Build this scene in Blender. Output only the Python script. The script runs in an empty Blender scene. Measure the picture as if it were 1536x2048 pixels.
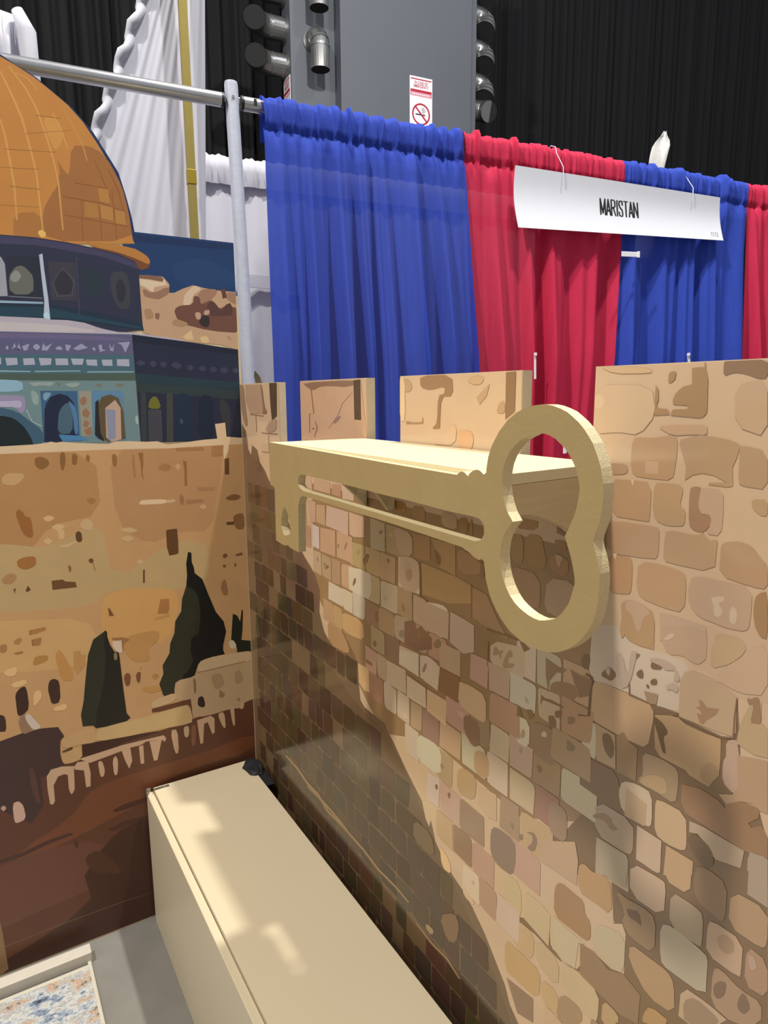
import bpy, bmesh, math, random
from mathutils import Vector, Matrix
from mathutils.geometry import tessellate_polygon

scene = bpy.context.scene
col = scene.collection

# ------------------------------------------------------------------ camera
cam_data = bpy.data.cameras.new('camera')
cam = bpy.data.objects.new('camera', cam_data)
col.objects.link(cam)
cam_data.sensor_fit = 'HORIZONTAL'
cam_data.sensor_width = 36.0
cam_data.lens = 36.0 * 1358.08 / 1536.0
cam_data.clip_start = 0.05
cam_data.clip_end = 200
YAW, PITCH, ROLL = math.radians(58.6662), math.radians(9.8243), math.radians(-0.4349)
fwd = Vector((-math.sin(YAW) * math.cos(PITCH), math.cos(YAW) * math.cos(PITCH), -math.sin(PITCH)))
rgt = Vector((math.cos(YAW), math.sin(YAW), 0))
upv = rgt.cross(fwd)
r2 = rgt * math.cos(ROLL) + upv * math.sin(ROLL)
u2 = upv * math.cos(ROLL) - rgt * math.sin(ROLL)
cam.matrix_world = Matrix(((r2.x, u2.x, -fwd.x, 1.8550), (r2.y, u2.y, -fwd.y, -0.6621), (r2.z, u2.z, -fwd.z, 1.5), (0, 0, 0, 1)))
scene.camera = cam

# ------------------------------------------------------------------ light of the hall
world = bpy.data.worlds.new('hall_ambient')
scene.world = world
world.use_nodes = True
world.node_tree.nodes['Background'].inputs[0].default_value = (0.95, 0.97, 1.0, 1)
world.node_tree.nodes['Background'].inputs[1].default_value = 0.43

def lamp(name, loc, power, radius, color, aim=None, spot=None):
    d = bpy.data.lights.new(name, 'POINT' if spot is None else 'SPOT')
    d.energy = power
    d.shadow_soft_size = radius
    d.color = color
    if spot:
        d.spot_size = math.radians(spot)
        d.spot_blend = 0.4
    o = bpy.data.objects.new(name, d)
    o.location = loc
    if aim is not None:
        o.rotation_euler = (Vector(aim) - Vector(loc)).to_track_quat('-Z', 'Y').to_euler()
    col.objects.link(o)
    return o

# the high-bay lamp behind the stone panel, the one over the aisle in front of it, then an added fill lamp and one farther along the hall
lamp('high_bay_or_fill_lamp', (0.97, 1.32, 7.03), 1560, 0.10, (1.0, 0.96, 0.88))
lamp('high_bay_or_fill_lamp', (0.99, -2.88, 6.95), 1450, 0.17, (1.0, 0.94, 0.86))
lamp('high_bay_or_fill_lamp', (1.6, -8.0, 6.95), 500, 1.2, (1.0, 0.90, 0.76))  # added fill: a broad soft lamp put in to brighten the stone panel
lamp('high_bay_or_fill_lamp', (0.5, 4.6, 9.0), 300, 0.25, (0.93, 0.96, 1.0))

scene.view_settings.view_transform = 'Standard'
scene.view_settings.look = 'None'
scene.view_settings.exposure = 0.0
scene.view_settings.gamma = 1.0
scene.view_settings.use_curve_mapping = False

# ------------------------------------------------------------------ helpers
def ink(c):
    """0-255 colour values as measured -> linear"""
    return [(v / 255 / 12.92 if v <= 10 else ((v / 255 + 0.055) / 1.055) ** 2.4) for v in c]

MATS = {}
def mat(name, color, rough=0.6, metal=0.0, noise=0.08, nscale=30.0, bump=0.0, bscale=200.0, stretch=None,
        spec=0.5, trans=0.0, alpha=1.0):
    if name in MATS:
        return MATS[name]
    m = bpy.data.materials.new(name)
    m.use_nodes = True
    nt = m.node_tree
    N, L = nt.nodes, nt.links
    p = N['Principled BSDF']
    color = ink(color)
    tc = N.new('ShaderNodeTexCoord')
    mp = N.new('ShaderNodeMapping')
    L.new(tc.outputs['Object'], mp.inputs[0])
    if stretch:
        mp.inputs['Scale'].default_value = stretch
    nz = N.new('ShaderNodeTexNoise')
    nz.inputs['Scale'].default_value = nscale
    nz.inputs['Detail'].default_value = 4
    L.new(mp.outputs[0], nz.inputs['Vector'])
    mx = N.new('ShaderNodeMix')
    mx.data_type = 'RGBA'
    mx.inputs['A'].default_value = [c * (1 - noise) for c in color] + [1]
    mx.inputs['B'].default_value = [min(1, c * (1 + noise)) for c in color] + [1]
    L.new(nz.outputs['Fac'], mx.inputs['Factor'])
    L.new(mx.outputs['Result'], p.inputs['Base Color'])
    p.inputs['Roughness'].default_value = rough
    p.inputs['Metallic'].default_value = metal
    p.inputs['Specular IOR Level'].default_value = spec
    if bump:
        b = N.new('ShaderNodeTexNoise')
        b.inputs['Scale'].default_value = bscale
        b.inputs['Detail'].default_value = 3
        L.new(mp.outputs[0], b.inputs['Vector'])
        bp = N.new('ShaderNodeBump')
        bp.inputs['Strength'].default_value = bump
        bp.inputs['Distance'].default_value = 0.002
        L.new(b.outputs['Fac'], bp.inputs['Height'])
        L.new(bp.outputs[0], p.inputs['Normal'])
    if trans or alpha < 1:
        out = N['Material Output']
        sh = p.outputs[0]
        if trans:
            tr = N.new('ShaderNodeBsdfTranslucent')
            L.new(mx.outputs['Result'], tr.inputs[0])
            ms = N.new('ShaderNodeMixShader')
            ms.inputs[0].default_value = trans
            L.new(sh, ms.inputs[1]); L.new(tr.outputs[0], ms.inputs[2])
            sh = ms.outputs[0]
        if alpha < 1:      # open weave: tiny gaps between the threads
            tp = N.new('ShaderNodeBsdfTransparent')
            ms2 = N.new('ShaderNodeMixShader')
            ms2.inputs[0].default_value = 1 - alpha
            L.new(sh, ms2.inputs[1]); L.new(tp.outputs[0], ms2.inputs[2])
            sh = ms2.outputs[0]
        L.new(sh, out.inputs[0])
    MATS[name] = m
    return m

def print_mat(name, gain, rough, spec=0.5):
    """flat print on vinyl: colour of each printed patch comes from the mesh's colour attribute"""
    m = bpy.data.materials.new(name)
    m.use_nodes = True
    N, L = m.node_tree.nodes, m.node_tree.links
    p = N['Principled BSDF']
    a = N.new('ShaderNodeAttribute'); a.attribute_name = 'ink'
    nz = N.new('ShaderNodeTexNoise'); nz.inputs['Scale'].default_value = 14; nz.inputs['Detail'].default_value = 3
    tc = N.new('ShaderNodeTexCoord'); L.new(tc.outputs['Object'], nz.inputs['Vector'])
    mr = N.new('ShaderNodeMapRange'); mr.inputs['To Min'].default_value = 0.93; mr.inputs['To Max'].default_value = 1.07
    L.new(nz.outputs['Fac'], mr.inputs['Value'])
    g = N.new('ShaderNodeVectorMath'); g.operation = 'SCALE'
    L.new(a.outputs['Color'], g.inputs[0]); L.new(mr.outputs[0], g.inputs['Scale'])
    h = N.new('ShaderNodeVectorMath'); h.operation = 'MULTIPLY'
    h.inputs[1].default_value = gain
    L.new(g.outputs[0], h.inputs[0])
    L.new(h.outputs[0], p.inputs['Base Color'])
    p.inputs['Roughness'].default_value = rough
    p.inputs['Specular IOR Level'].default_value = spec
    MATS[name] = m
    return m

def link(name, me, m=None, parent=None):
    o = bpy.data.objects.new(name, me)
    col.objects.link(o)
    if m is not None:
        me.materials.append(m)
    if parent is not None:
        o.parent = parent
        o.matrix_parent_inverse = parent.matrix_world.inverted() if parent.type == 'MESH' else Matrix.Translation(-Vector(parent.location))
    return o

def obj(name, bm, m, parent=None, smooth=False, angle=35):
    me = bpy.data.meshes.new(name)
    bmesh.ops.recalc_face_normals(bm, faces=bm.faces)
    if smooth:
        lim = math.radians(angle)
        for f in bm.faces:
            f.smooth = True
        for e in bm.edges:
            if len(e.link_faces) == 2 and e.calc_face_angle(0) > lim:
                e.smooth = False
    bm.to_mesh(me)
    bm.free()
    return link(name, me, m, parent)

def tag(o, label, cat, group=None):
    o['label'] = label
    o['category'] = cat
    if group:
        o['group'] = group
    return o

def thing(name, label, cat, loc=(0, 0, 0), group=None):
    o = bpy.data.objects.new(name, None)
    o.empty_display_size = 0.05
    o.location = loc
    col.objects.link(o)
    return tag(o, label, cat, group)

def struct(o):
    o['kind'] = 'structure'
    return o

def add_box(bm, c, s, bevel=0.0, rot=None, seg=2):
    t = Matrix.Translation(c)
    if rot is not None:
        t = t @ rot.to_4x4()
    r = bmesh.ops.create_cube(bm, size=1.0, matrix=t @ Matrix.Diagonal((s[0], s[1], s[2], 1)))
    if bevel:
        es = list({e for v in r['verts'] for e in v.link_edges})
        bmesh.ops.bevel(bm, geom=es, offset=bevel, segments=seg, affect='EDGES', profile=0.5)

def add_tube(bm, pts, radius, n=16, cap=True):
    pts = [Vector(p) for p in pts]
    rad = radius if isinstance(radius, (list, tuple)) else [radius] * len(pts)
    rings = []
    ref = None
    for i, p in enumerate(pts):
        d = (pts[min(i + 1, len(pts) - 1)] - pts[max(i - 1, 0)]).normalized()
        if ref is None:
            ref = Vector((0, 0, 1)) if abs(d.z) < 0.9 else Vector((1, 0, 0))
        a = (ref - d * ref.dot(d)).normalized()
        ref = a
        b = d.cross(a)
        rings.append([bm.verts.new(p + (a * math.cos(2 * math.pi * k / n) + b * math.sin(2 * math.pi * k / n)) * rad[i]) for k in range(n)])
    for i in range(len(rings) - 1):
        for k in range(n):
            bm.faces.new((rings[i][k], rings[i][(k + 1) % n], rings[i + 1][(k + 1) % n], rings[i + 1][k]))
    if cap:
        bm.faces.new(rings[0][::-1])
        bm.faces.new(rings[-1])
    return rings

def dec(v):
    """flat run of half-millimetre coordinates -> points in metres"""
    return [(v[i] / 2000, v[i + 1] / 2000) for i in range(0, len(v), 2)]

def add_prism(bm, loops, frame, depth):
    """outline (and holes) in the plane frame(a, b, d), extruded from d = 0 to d = depth"""
    tri = tessellate_polygon([[Vector((a, b, 0)) for a, b in lp] for lp in loops])
    flat = [p for lp in loops for p in lp]
    F = [bm.verts.new(frame(a, b, 0)) for a, b in flat]
    B = [bm.verts.new(frame(a, b, depth)) for a, b in flat]
    for t in tri:
        if len(set(t)) == 3:
            try:
                bm.faces.new([F[i] for i in t]); bm.faces.new([B[i] for i in reversed(t)])
            except ValueError:
                pass
    k = 0
    for lp in loops:
        n = len(lp)
        for i in range(n):
            a, b = k + i, k + (i + 1) % n
            bm.faces.new((F[a], F[b], B[b], B[a]))
        k += n

class Print:
    """flat printed patches, each a hair above the one before it"""
    def __init__(self, frame):
        self.frame = frame; self.v = []; self.f = []; self.c = []
    def add(self, pts, colour, lift):
        tri = tessellate_polygon([[Vector((a, b, 0)) for a, b in pts]])
        k = len(self.v)
        self.v += [self.frame(a, b, lift) for a, b in pts]
        c = ink(colour)
        want = self.frame(0, 0, 1) - self.frame(0, 0, 0)
        for t in tri:
            t = [k + i for i in t]
            n = (self.v[t[1]] - self.v[t[0]]).cross(self.v[t[2]] - self.v[t[0]])
            if n.length < 1e-12:
                continue
            if n.dot(want) < 0:
                t.reverse()
            self.f.append(t); self.c.append(c)
    def build(self, name, m, parent):
        me = bpy.data.meshes.new(name)
        me.from_pydata([tuple(v) for v in self.v], [], self.f)
        at = me.color_attributes.new('ink', 'FLOAT_COLOR', 'CORNER')
        vals = []
        for c in self.c:
            vals += (c + [1.0]) * 3
        at.data.foreach_set('color', vals)
        return link(name, me, m, parent)

def text_mesh(body, size, xscale=1.0, bold=0.0):
    cu = bpy.data.curves.new('lettering', 'FONT')
    cu.body = body
    cu.size = size
    cu.offset = bold
    cu.align_x = 'CENTER'; cu.align_y = 'CENTER'
    cu.resolution_u = 4
    o = bpy.data.objects.new('lettering', cu)
    col.objects.link(o)
    bpy.context.view_layer.update()
    me = bpy.data.meshes.new_from_object(o.evaluated_get(bpy.context.evaluated_depsgraph_get()))
    col.objects.unlink(o)
    bpy.data.objects.remove(o)
    for v in me.vertices:
        v.co.x *= xscale
    return me

# hall grid: s runs along the drape rail, d towards the camera's side, both turned six degrees from the booth
HA = math.radians(6.0)
HU = Vector((math.sin(HA), math.cos(HA), 0))
HN = Vector((math.cos(HA), -math.sin(HA), 0))
P0 = Vector((-0.4166, 0.1613, 0))
def hall(s, d, z):
    return P0 + HU * s + HN * d + Vector((0, 0, z))
HROT = Matrix((HU, HN, Vector((0, 0, 1)))).transposed()      # local x = s, y = d, z up

WALL_SMALL = [
(169,140,100,3039,12,3151,14,3155,15,3157,18,3160,100,3060,99,3042,95,3036,82),
(189,169,131,3164,17,3299,15,3304,16,3306,19,3308,88,3303,97,3289,100,3173,99,3168,98,3166,95),

]
WALL_BASE = [
(196,165,131,2,8,4200,8,4200,3060,2535,3061,2535,2745,2275,2745,2275,3061,1652,3061,1652,2651,1413,2651,1413,3061,804,3061,804,2651,549,2651,549,3061,2,3061),
(194,160,122,2,2560,2500,2560,2500,2290,1440,2240,2,2400),
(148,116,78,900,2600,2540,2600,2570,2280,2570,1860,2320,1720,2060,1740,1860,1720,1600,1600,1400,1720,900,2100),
(198,166,126,1560,1660,1860,1770,2060,1750,2320,1730,2580,1860,2500,1500,2340,1400,2200,1400,2000,1400,1700,1460),
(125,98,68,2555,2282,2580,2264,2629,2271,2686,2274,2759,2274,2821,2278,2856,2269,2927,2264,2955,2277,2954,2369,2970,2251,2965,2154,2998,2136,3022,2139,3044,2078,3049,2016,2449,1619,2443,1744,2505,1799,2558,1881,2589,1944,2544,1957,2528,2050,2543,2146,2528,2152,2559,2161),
(196,174,148,2581,2418,2630,2432,2659,2429,2684,2406,2706,2399,2737,2403,2770,2405,2824,2406,2841,2384,2832,2325,2826,2298,2822,2286,2805,2279,2766,2273,2737,2272,2700,2273,2673,2273,2642,2272,2616,2269,2583,2264,2567,2268,2558,2281,2556,2304,2559,2348,2560,2376,2561,2402),
(192,160,128,2838,2493,3002,2542,3017,2379,2954,2366,2880,2399,2846,2397),
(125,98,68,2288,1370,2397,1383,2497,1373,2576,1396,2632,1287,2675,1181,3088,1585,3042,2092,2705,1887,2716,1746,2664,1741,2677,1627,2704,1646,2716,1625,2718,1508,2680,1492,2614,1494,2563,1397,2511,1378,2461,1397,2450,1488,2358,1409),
(195,165,130,2324,1634,2378,1641,2434,1648,2521,1658,2554,1651,2552,1622,2557,1615,2570,1624,2581,1622,2596,1609,2617,1612,2655,1634,2673,1640,2680,1633,2670,1623,2639,1603,2623,1584,2615,1556,2606,1537,2594,1515,2561,1506,2491,1504,2451,1503,2419,1503,2388,1504,2341,1505,2319,1520,2308,1557,2304,1585,2303,1618),
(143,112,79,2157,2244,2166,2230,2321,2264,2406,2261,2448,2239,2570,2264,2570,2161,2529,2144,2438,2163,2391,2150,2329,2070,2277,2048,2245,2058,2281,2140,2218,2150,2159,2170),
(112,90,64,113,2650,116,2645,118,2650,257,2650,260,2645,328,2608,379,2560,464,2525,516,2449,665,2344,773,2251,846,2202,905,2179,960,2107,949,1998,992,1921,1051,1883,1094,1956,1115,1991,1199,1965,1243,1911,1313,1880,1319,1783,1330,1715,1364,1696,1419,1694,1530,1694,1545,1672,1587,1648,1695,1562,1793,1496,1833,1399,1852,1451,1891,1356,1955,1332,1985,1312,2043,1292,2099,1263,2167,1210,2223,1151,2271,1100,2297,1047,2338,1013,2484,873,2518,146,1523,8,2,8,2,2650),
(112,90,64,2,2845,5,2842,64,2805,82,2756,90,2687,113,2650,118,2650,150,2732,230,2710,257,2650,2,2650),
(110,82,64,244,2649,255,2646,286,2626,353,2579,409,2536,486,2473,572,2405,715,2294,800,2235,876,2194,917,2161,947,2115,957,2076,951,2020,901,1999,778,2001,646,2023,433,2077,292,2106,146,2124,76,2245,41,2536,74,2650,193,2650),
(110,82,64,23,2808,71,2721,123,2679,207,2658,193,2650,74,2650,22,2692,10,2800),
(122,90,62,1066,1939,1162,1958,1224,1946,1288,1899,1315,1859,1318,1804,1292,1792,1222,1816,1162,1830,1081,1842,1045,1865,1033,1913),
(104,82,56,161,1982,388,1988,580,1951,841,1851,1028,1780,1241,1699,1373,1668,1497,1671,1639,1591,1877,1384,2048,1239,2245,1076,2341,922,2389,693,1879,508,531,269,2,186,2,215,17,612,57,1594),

]
WALL_STONES = [
(185,146,117,640,2415,642,2407,647,2405,713,2405,719,2408,720,2415,720,2519,644,2516,641,2514,640,2510),
(167,141,105,726,2406,826,2402,834,2404,835,2412,829,2509,826,2517,818,2520,721,2520),
(182,162,127,1431,2409,1434,2401,1442,2398,1536,2404,1543,2407,1546,2415,1541,2517,1437,2522,1433,2521,1432,2516),
(176,146,106,1551,2421,1555,2410,1567,2406,1669,2407,1670,2509,1668,2513,1664,2515,1551,2516),
(174,134,104,794,2300,795,2296,799,2295,869,2293,875,2295,877,2302,878,2376,874,2392,862,2397,805,2398,796,2394,793,2384),
(171,147,99,1261,2296,1388,2296,1384,2391,1381,2398,1372,2400,1266,2396,1262,2395,1260,2391),
(184,154,107,1391,2315,1397,2299,1414,2294,1489,2294,1501,2298,1505,2308,1504,2391,1503,2395,1498,2397,1388,2400),
(187,151,111,1504,2291,1613,2293,1616,2397,1506,2399),
(182,150,118,907,2186,980,2182,983,2183,984,2187,982,2280,980,2287,975,2290,915,2290,907,2286,904,2275),
(173,142,107,987,2205,991,2189,1005,2183,1072,2180,1078,2182,1080,2189,1081,2271,1078,2282,1068,2286,988,2288),
(169,135,102,1086,2177,1169,2183,1170,2289,1085,2290),
(188,151,115,1177,2193,1179,2186,1187,2184,1288,2180,1283,2292,1200,2286,1184,2279,1179,2264),
(186,160,117,1397,2186,1398,2182,1402,2180,1486,2181,1497,2184,1501,2196,1503,2280,1500,2287,1493,2290,1394,2290),
(200,177,140,1508,2179,1614,2178,1626,2182,1631,2194,1629,2290,1522,2286,1510,2282,1506,2271),
(181,147,107,1627,2184,1715,2178,1725,2181,1729,2193,1728,2291,1634,2289,1631,2288,1629,2284),
(191,158,126,1735,2189,1737,2182,1742,2180,1808,2181,1811,2183,1812,2186,1814,2279,1813,2282,1811,2284,1744,2286,1739,2284,1737,2276),
(198,174,146,2281,2184,2366,2181,2365,2277,2363,2284,2358,2287,2293,2287,2287,2285,2285,2278),
(183,163,129,2372,2188,2373,2184,2377,2182,2451,2179,2460,2182,2463,2194,2463,2268,2458,2285,2443,2290,2367,2289),
(181,146,108,2471,2186,2565,2185,2560,2283,2558,2287,2555,2289,2473,2290,2470,2289,2469,2285),
(200,180,146,1188,2101,1193,2088,1206,2083,1271,2082,1274,2083,1275,2086,1274,2173,1187,2175),
(192,174,147,1278,2085,1279,2082,1283,2080,1358,2081,1373,2086,1379,2101,1381,2172,1378,2179,1371,2182,1284,2183,1277,2181,1275,2174),
(156,121,88,1382,2082,1384,2079,1388,2078,1483,2081,1491,2083,1493,2089,1490,2163,1485,2173,1474,2176,1381,2177),
(172,139,99,1488,2090,1491,2084,1499,2081,1609,2078,1610,2156,1604,2170,1586,2175,1513,2176,1494,2171,1488,2157),
(186,158,125,1610,2095,1614,2085,1624,2082,1684,2082,1698,2087,1703,2102,1704,2174,1701,2180,1695,2182,1626,2177,1612,2171,1607,2157),
(176,148,114,1703,2088,1706,2081,1714,2079,1804,2083,1822,2088,1828,2103,1827,2175,1825,2178,1821,2179,1710,2177,1706,2176,1704,2172),
(183,140,109,1833,2086,1936,2086,1940,2087,1941,2090,1940,2161,1936,2170,1924,2173,1852,2174,1836,2169,1831,2156),
(185,145,118,2068,2084,2156,2082,2160,2177,2075,2173,2071,2172,2070,2169),
(184,152,121,2166,2083,2257,2086,2259,2174,2258,2177,2254,2178,2159,2174),
(192,177,149,2260,2082,2368,2087,2370,2162,2366,2171,2354,2174,2260,2178),
(185,156,122,2382,2098,2385,2089,2394,2085,2466,2079,2461,2170,2459,2177,2453,2179,2388,2174,2380,2170,2377,2161),
(170,133,96,2471,2087,2474,2080,2481,2078,2554,2083,2570,2088,2576,2103,2581,2171,2579,2177,2572,2180,2468,2183),
(177,141,104,990,1985,1095,1982,1099,1984,1100,1987,1100,2058,1094,2073,1079,2078,995,2083),
(179,146,99,1101,1989,1103,1982,1108,1980,1176,1979,1180,2058,1176,2072,1164,2077,1106,2077,1100,2075,1098,2068),
(173,146,104,1431,1988,1432,1984,1436,1983,1520,1981,1531,1984,1534,1994,1534,2056,1529,2070,1513,2076,1433,2080,1429,2079,1428,2075),
(142,110,83,1537,1981,1638,1979,1643,2076,1642,2080,1638,2081,1537,2081),
(178,137,106,2167,1987,2171,1980,2180,1978,2302,1979,2307,1980,2309,1984,2304,2081,2195,2081,2175,2076,2168,2060),
(164,133,97,2434,1996,2438,1986,2453,1982,2573,1979,2579,1980,2580,1984,2577,2057,2570,2072,2549,2077,2439,2079),
(187,145,116,1382,1892,1385,1881,1395,1877,1470,1875,1473,1961,1470,1971,1460,1975,1379,1979),
(181,152,118,1477,1898,1481,1883,1492,1878,1543,1878,1548,1880,1550,1887,1551,1956,1548,1971,1536,1976,1478,1976,1473,1974,1471,1967),
(185,143,117,1943,1887,1945,1883,1949,1881,2067,1876,2068,1971,2065,1979,2056,1981,1948,1980,1939,1978,1937,1971),
(155,129,95,2072,1884,2075,1878,2082,1876,2153,1879,2168,1885,2173,1901,2169,1977,2168,1981,2164,1982,2085,1976,2075,1972,2071,1961),
(193,170,133,2171,1882,2172,1878,2175,1877,2258,1879,2261,1881,2262,1884,2262,1961,2259,1971,2250,1974,2185,1976,2179,1973,2177,1967),
(188,153,127,2266,1882,2267,1878,2271,1877,2349,1878,2359,1881,2363,1891,2365,1974,2270,1979,2263,1977,2261,1970),
(160,128,88,2366,1882,2367,1878,2371,1877,2464,1878,2471,1880,2474,1887,2475,1978,2376,1980,2369,1978,2367,1971),
(188,171,133,2478,1891,2483,1881,2496,1877,2605,1875,2604,1963,2599,1974,2586,1978,2496,1977,2482,1974,2478,1963),
(163,120,89,1408,1788,1415,1771,1432,1765,1523,1765,1523,1851,1517,1867,1499,1874,1405,1878),
(196,171,140,1528,1787,1533,1770,1547,1765,1606,1766,1616,1770,1619,1781,1619,1865,1618,1869,1615,1871,1543,1877,1529,1873,1525,1856),
(194,169,136,1624,1783,1627,1771,1636,1767,1710,1764,1709,1864,1707,1871,1701,1874,1635,1877,1629,1875,1627,1867),
(174,146,108,1718,1769,1719,1765,1722,1764,1779,1771,1787,1775,1790,1786,1795,1869,1794,1873,1791,1874,1722,1868),
(154,120,97,1797,1780,1801,1768,1812,1764,1886,1762,1897,1765,1900,1777,1898,1858,1894,1870,1883,1874,1810,1873,1799,1869,1796,1857),
(184,150,111,1901,1770,2022,1771,2026,1863,2023,1870,2015,1872,1908,1876),
(187,171,135,2034,1769,2152,1767,2152,1858,2147,1869,2134,1873,2027,1878),
(196,169,139,2161,1786,2166,1769,2182,1764,2261,1764,2260,1870,2258,1874,2255,1876,2174,1876,2163,1872,2160,1861),
(187,161,122,2272,1766,2374,1768,2378,1849,2373,1864,2356,1869,2268,1870),
(152,110,85,2385,1770,2452,1766,2464,1771,2469,1787,2474,1872,2391,1874,2384,1872,2383,1865),
(196,172,140,1681,1660,1685,1648,1695,1644,1775,1643,1774,1751,1772,1760,1766,1762,1688,1764,1681,1761,1679,1753),
(174,146,105,1888,1668,1893,1651,1907,1645,1961,1643,1975,1649,1979,1666,1980,1759,1891,1759,1887,1757,1886,1753),
(161,131,97,2227,1645,2314,1643,2318,1645,2319,1649,2313,1761,2229,1759),
(183,151,108,2324,1645,2440,1642,2454,1646,2458,1659,2455,1761,2347,1758,2326,1752,2320,1735),
(199,173,150,1826,1543,1830,1526,1841,1522,1897,1527,1899,1529,1901,1533,1907,1624,1905,1636,1897,1639,1832,1634,1829,1632,1828,1628),
(187,151,124,1910,1520,2010,1523,2022,1527,2025,1539,2023,1639,1923,1642,1916,1639,1913,1631),
(152,122,92,2027,1520,2144,1523,2153,1525,2155,1533,2151,1628,2149,1632,2145,1633,2039,1636,2030,1634,2027,1626),
(184,145,118,2273,1541,2278,1529,2292,1525,2412,1523,2410,1628,2407,1635,2398,1638,2284,1637,2279,1635,2277,1631),
(183,150,107,1886,1433,1891,1417,1907,1411,1989,1406,1981,1517,1892,1517,1889,1515,1888,1512),
(143,111,81,1993,1412,2079,1408,2090,1411,2093,1423,2092,1498,2086,1515,2070,1520,1996,1516,1989,1513,1987,1506),
(180,140,114,2093,1428,2098,1412,2115,1407,2207,1407,2207,1515,2116,1516,2099,1510,2093,1494),
(203,178,144,2043,1302,2045,1298,2048,1296,2130,1295,2136,1297,2138,1305,2133,1388,2129,1399,2120,1403,2054,1402,2048,1399,2046,1392),
(171,134,104,2134,1322,2138,1306,2152,1300,2212,1297,2221,1301,2224,1312,2223,1382,2218,1398,2205,1404,2139,1408,2136,1406,2134,1402),
(195,168,141,2221,1303,2222,1299,2226,1298,2319,1296,2327,1298,2329,1306,2331,1402,2329,1406,2326,1408,2227,1408),
(157,126,93,2626,1177,2718,1181,2729,1185,2733,1198,2729,1296,2635,1294,2624,1290,2621,1277),
(186,156,118,2734,1199,2737,1187,2748,1184,2832,1186,2833,1286,2832,1290,2828,1291,2743,1291,2736,1289,2734,1281),
(186,148,128,2843,1201,2847,1190,2857,1187,2939,1187,2943,1296,2842,1293),
(167,140,103,2944,1183,3019,1185,3033,1191,3038,1207,3040,1281,3038,1288,3032,1291,2948,1297),
(169,132,100,3045,1196,3048,1189,3056,1186,3154,1183,3167,1187,3172,1199,3174,1285,3171,1293,3163,1295,3060,1293,3052,1291,3048,1284),
(165,137,101,3177,1183,3179,1178,3185,1177,3333,1180,3336,1279,3331,1291,3314,1296,3177,1300),
(191,160,121,2448,1097,2454,1081,2473,1075,2568,1070,2573,1071,2574,1075,2572,1154,2565,1170,2547,1176,2454,1182,2449,1181,2447,1177),
(177,154,111,2578,1088,2582,1077,2592,1073,2665,1073,2675,1076,2678,1087,2676,1176,2578,1178),
(150,118,78,2674,1080,2676,1072,2682,1070,2773,1074,2766,1166,2763,1173,2757,1176,2683,1183,2679,1181,2678,1177),
(187,154,120,2773,1088,2777,1077,2790,1073,2893,1074,2898,1076,2899,1080,2901,1176,2899,1180,2894,1181,2780,1177,2775,1175,2773,1171),
(186,172,133,2901,1080,2905,1072,2914,1070,3042,1070,3037,1158,3029,1174,3009,1180,2912,1182,2902,1180,2899,1172),
(184,154,121,3042,1078,3045,1070,3053,1068,3157,1069,3157,1170,3155,1175,3151,1176,3057,1181,3045,1178,3041,1166),
(146,118,83,3159,1087,3162,1077,3172,1073,3243,1074,3249,1077,3251,1084,3245,1178,3162,1173),
(151,112,84,2486,977,2491,965,2504,961,2616,958,2609,1070,2502,1071,2488,1068,2484,1056),
(162,127,86,2616,976,2619,964,2628,960,2685,964,2697,969,2701,985,2698,1067,2615,1073),
(152,128,93,2703,973,2706,965,2715,962,2832,957,2838,958,2839,962,2842,1065,2733,1070,2713,1065,2705,1049),
(184,152,121,2844,984,2850,968,2870,963,2979,960,2986,1057,2983,1064,2974,1067,2846,1067),
(182,151,114,2985,975,2987,969,2996,966,3110,965,3105,1052,3101,1063,3089,1066,2997,1066,2993,1065,2991,1061),
(149,117,86,3109,961,3223,965,3237,969,3241,980,3237,1070,3132,1072,3119,1068,3114,1056),
(156,121,86,2592,857,2594,853,2599,852,2730,855,2731,948,2726,959,2711,963,2585,958),
(156,129,86,2726,864,2730,857,2739,854,2874,848,2871,949,2867,956,2858,959,2737,958,2731,956,2729,953),
(180,157,120,2878,850,2995,852,3016,858,3024,874,3024,954,3023,958,3017,959,2904,954,2882,948,2875,932),
(173,133,96,3034,850,3177,849,3183,956,3051,953,3035,949,3030,938),
(171,141,100,2520,745,2634,745,2642,747,2645,754,2641,825,2635,840,2617,846,2539,848,2527,844,2522,834),
(183,151,110,2643,754,2648,742,2663,739,2791,743,2785,843,2783,847,2778,848,2657,850,2652,849,2650,845),
(176,147,105,2795,752,2798,745,2805,743,2880,744,2891,748,2894,759,2897,839,2895,846,2888,848,2805,844,2794,840,2791,829),
(156,131,89,2901,752,2902,748,2906,747,2994,747,2998,748,2999,752,2999,842,2906,844,2902,843,2901,839),
(186,150,116,3006,755,3008,749,3016,746,3106,745,3113,747,3115,754,3111,848,3003,844),
(170,132,100,3121,757,3123,750,3129,748,3207,746,3213,748,3215,754,3212,829,3209,840,3200,844,3131,850,3125,848,3122,842),
(160,121,94,2542,628,2653,634,2667,639,2671,650,2670,722,2665,733,2652,736,2561,737,2547,734,2543,722),
(168,135,106,2677,635,2767,631,2769,717,2764,733,2750,738,2677,738,2673,737,2672,733),
(185,159,123,2770,633,2872,632,2880,635,2882,642,2874,739,2791,735,2780,731,2776,720),
(183,142,113,2881,651,2885,635,2899,631,2971,637,2972,739,2893,737,2884,733,2881,721),
(178,136,106,2975,636,2977,632,2983,631,3129,632,3133,737,3131,741,3125,742,2990,737,2980,735,2976,727),
(163,130,95,3129,629,3216,627,3232,633,3238,650,3240,734,3239,739,3234,740,3129,742),
(183,152,121,2549,538,2552,528,2563,524,2636,522,2646,526,2650,537,2651,628,2572,626,2557,620,2551,605),
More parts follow.
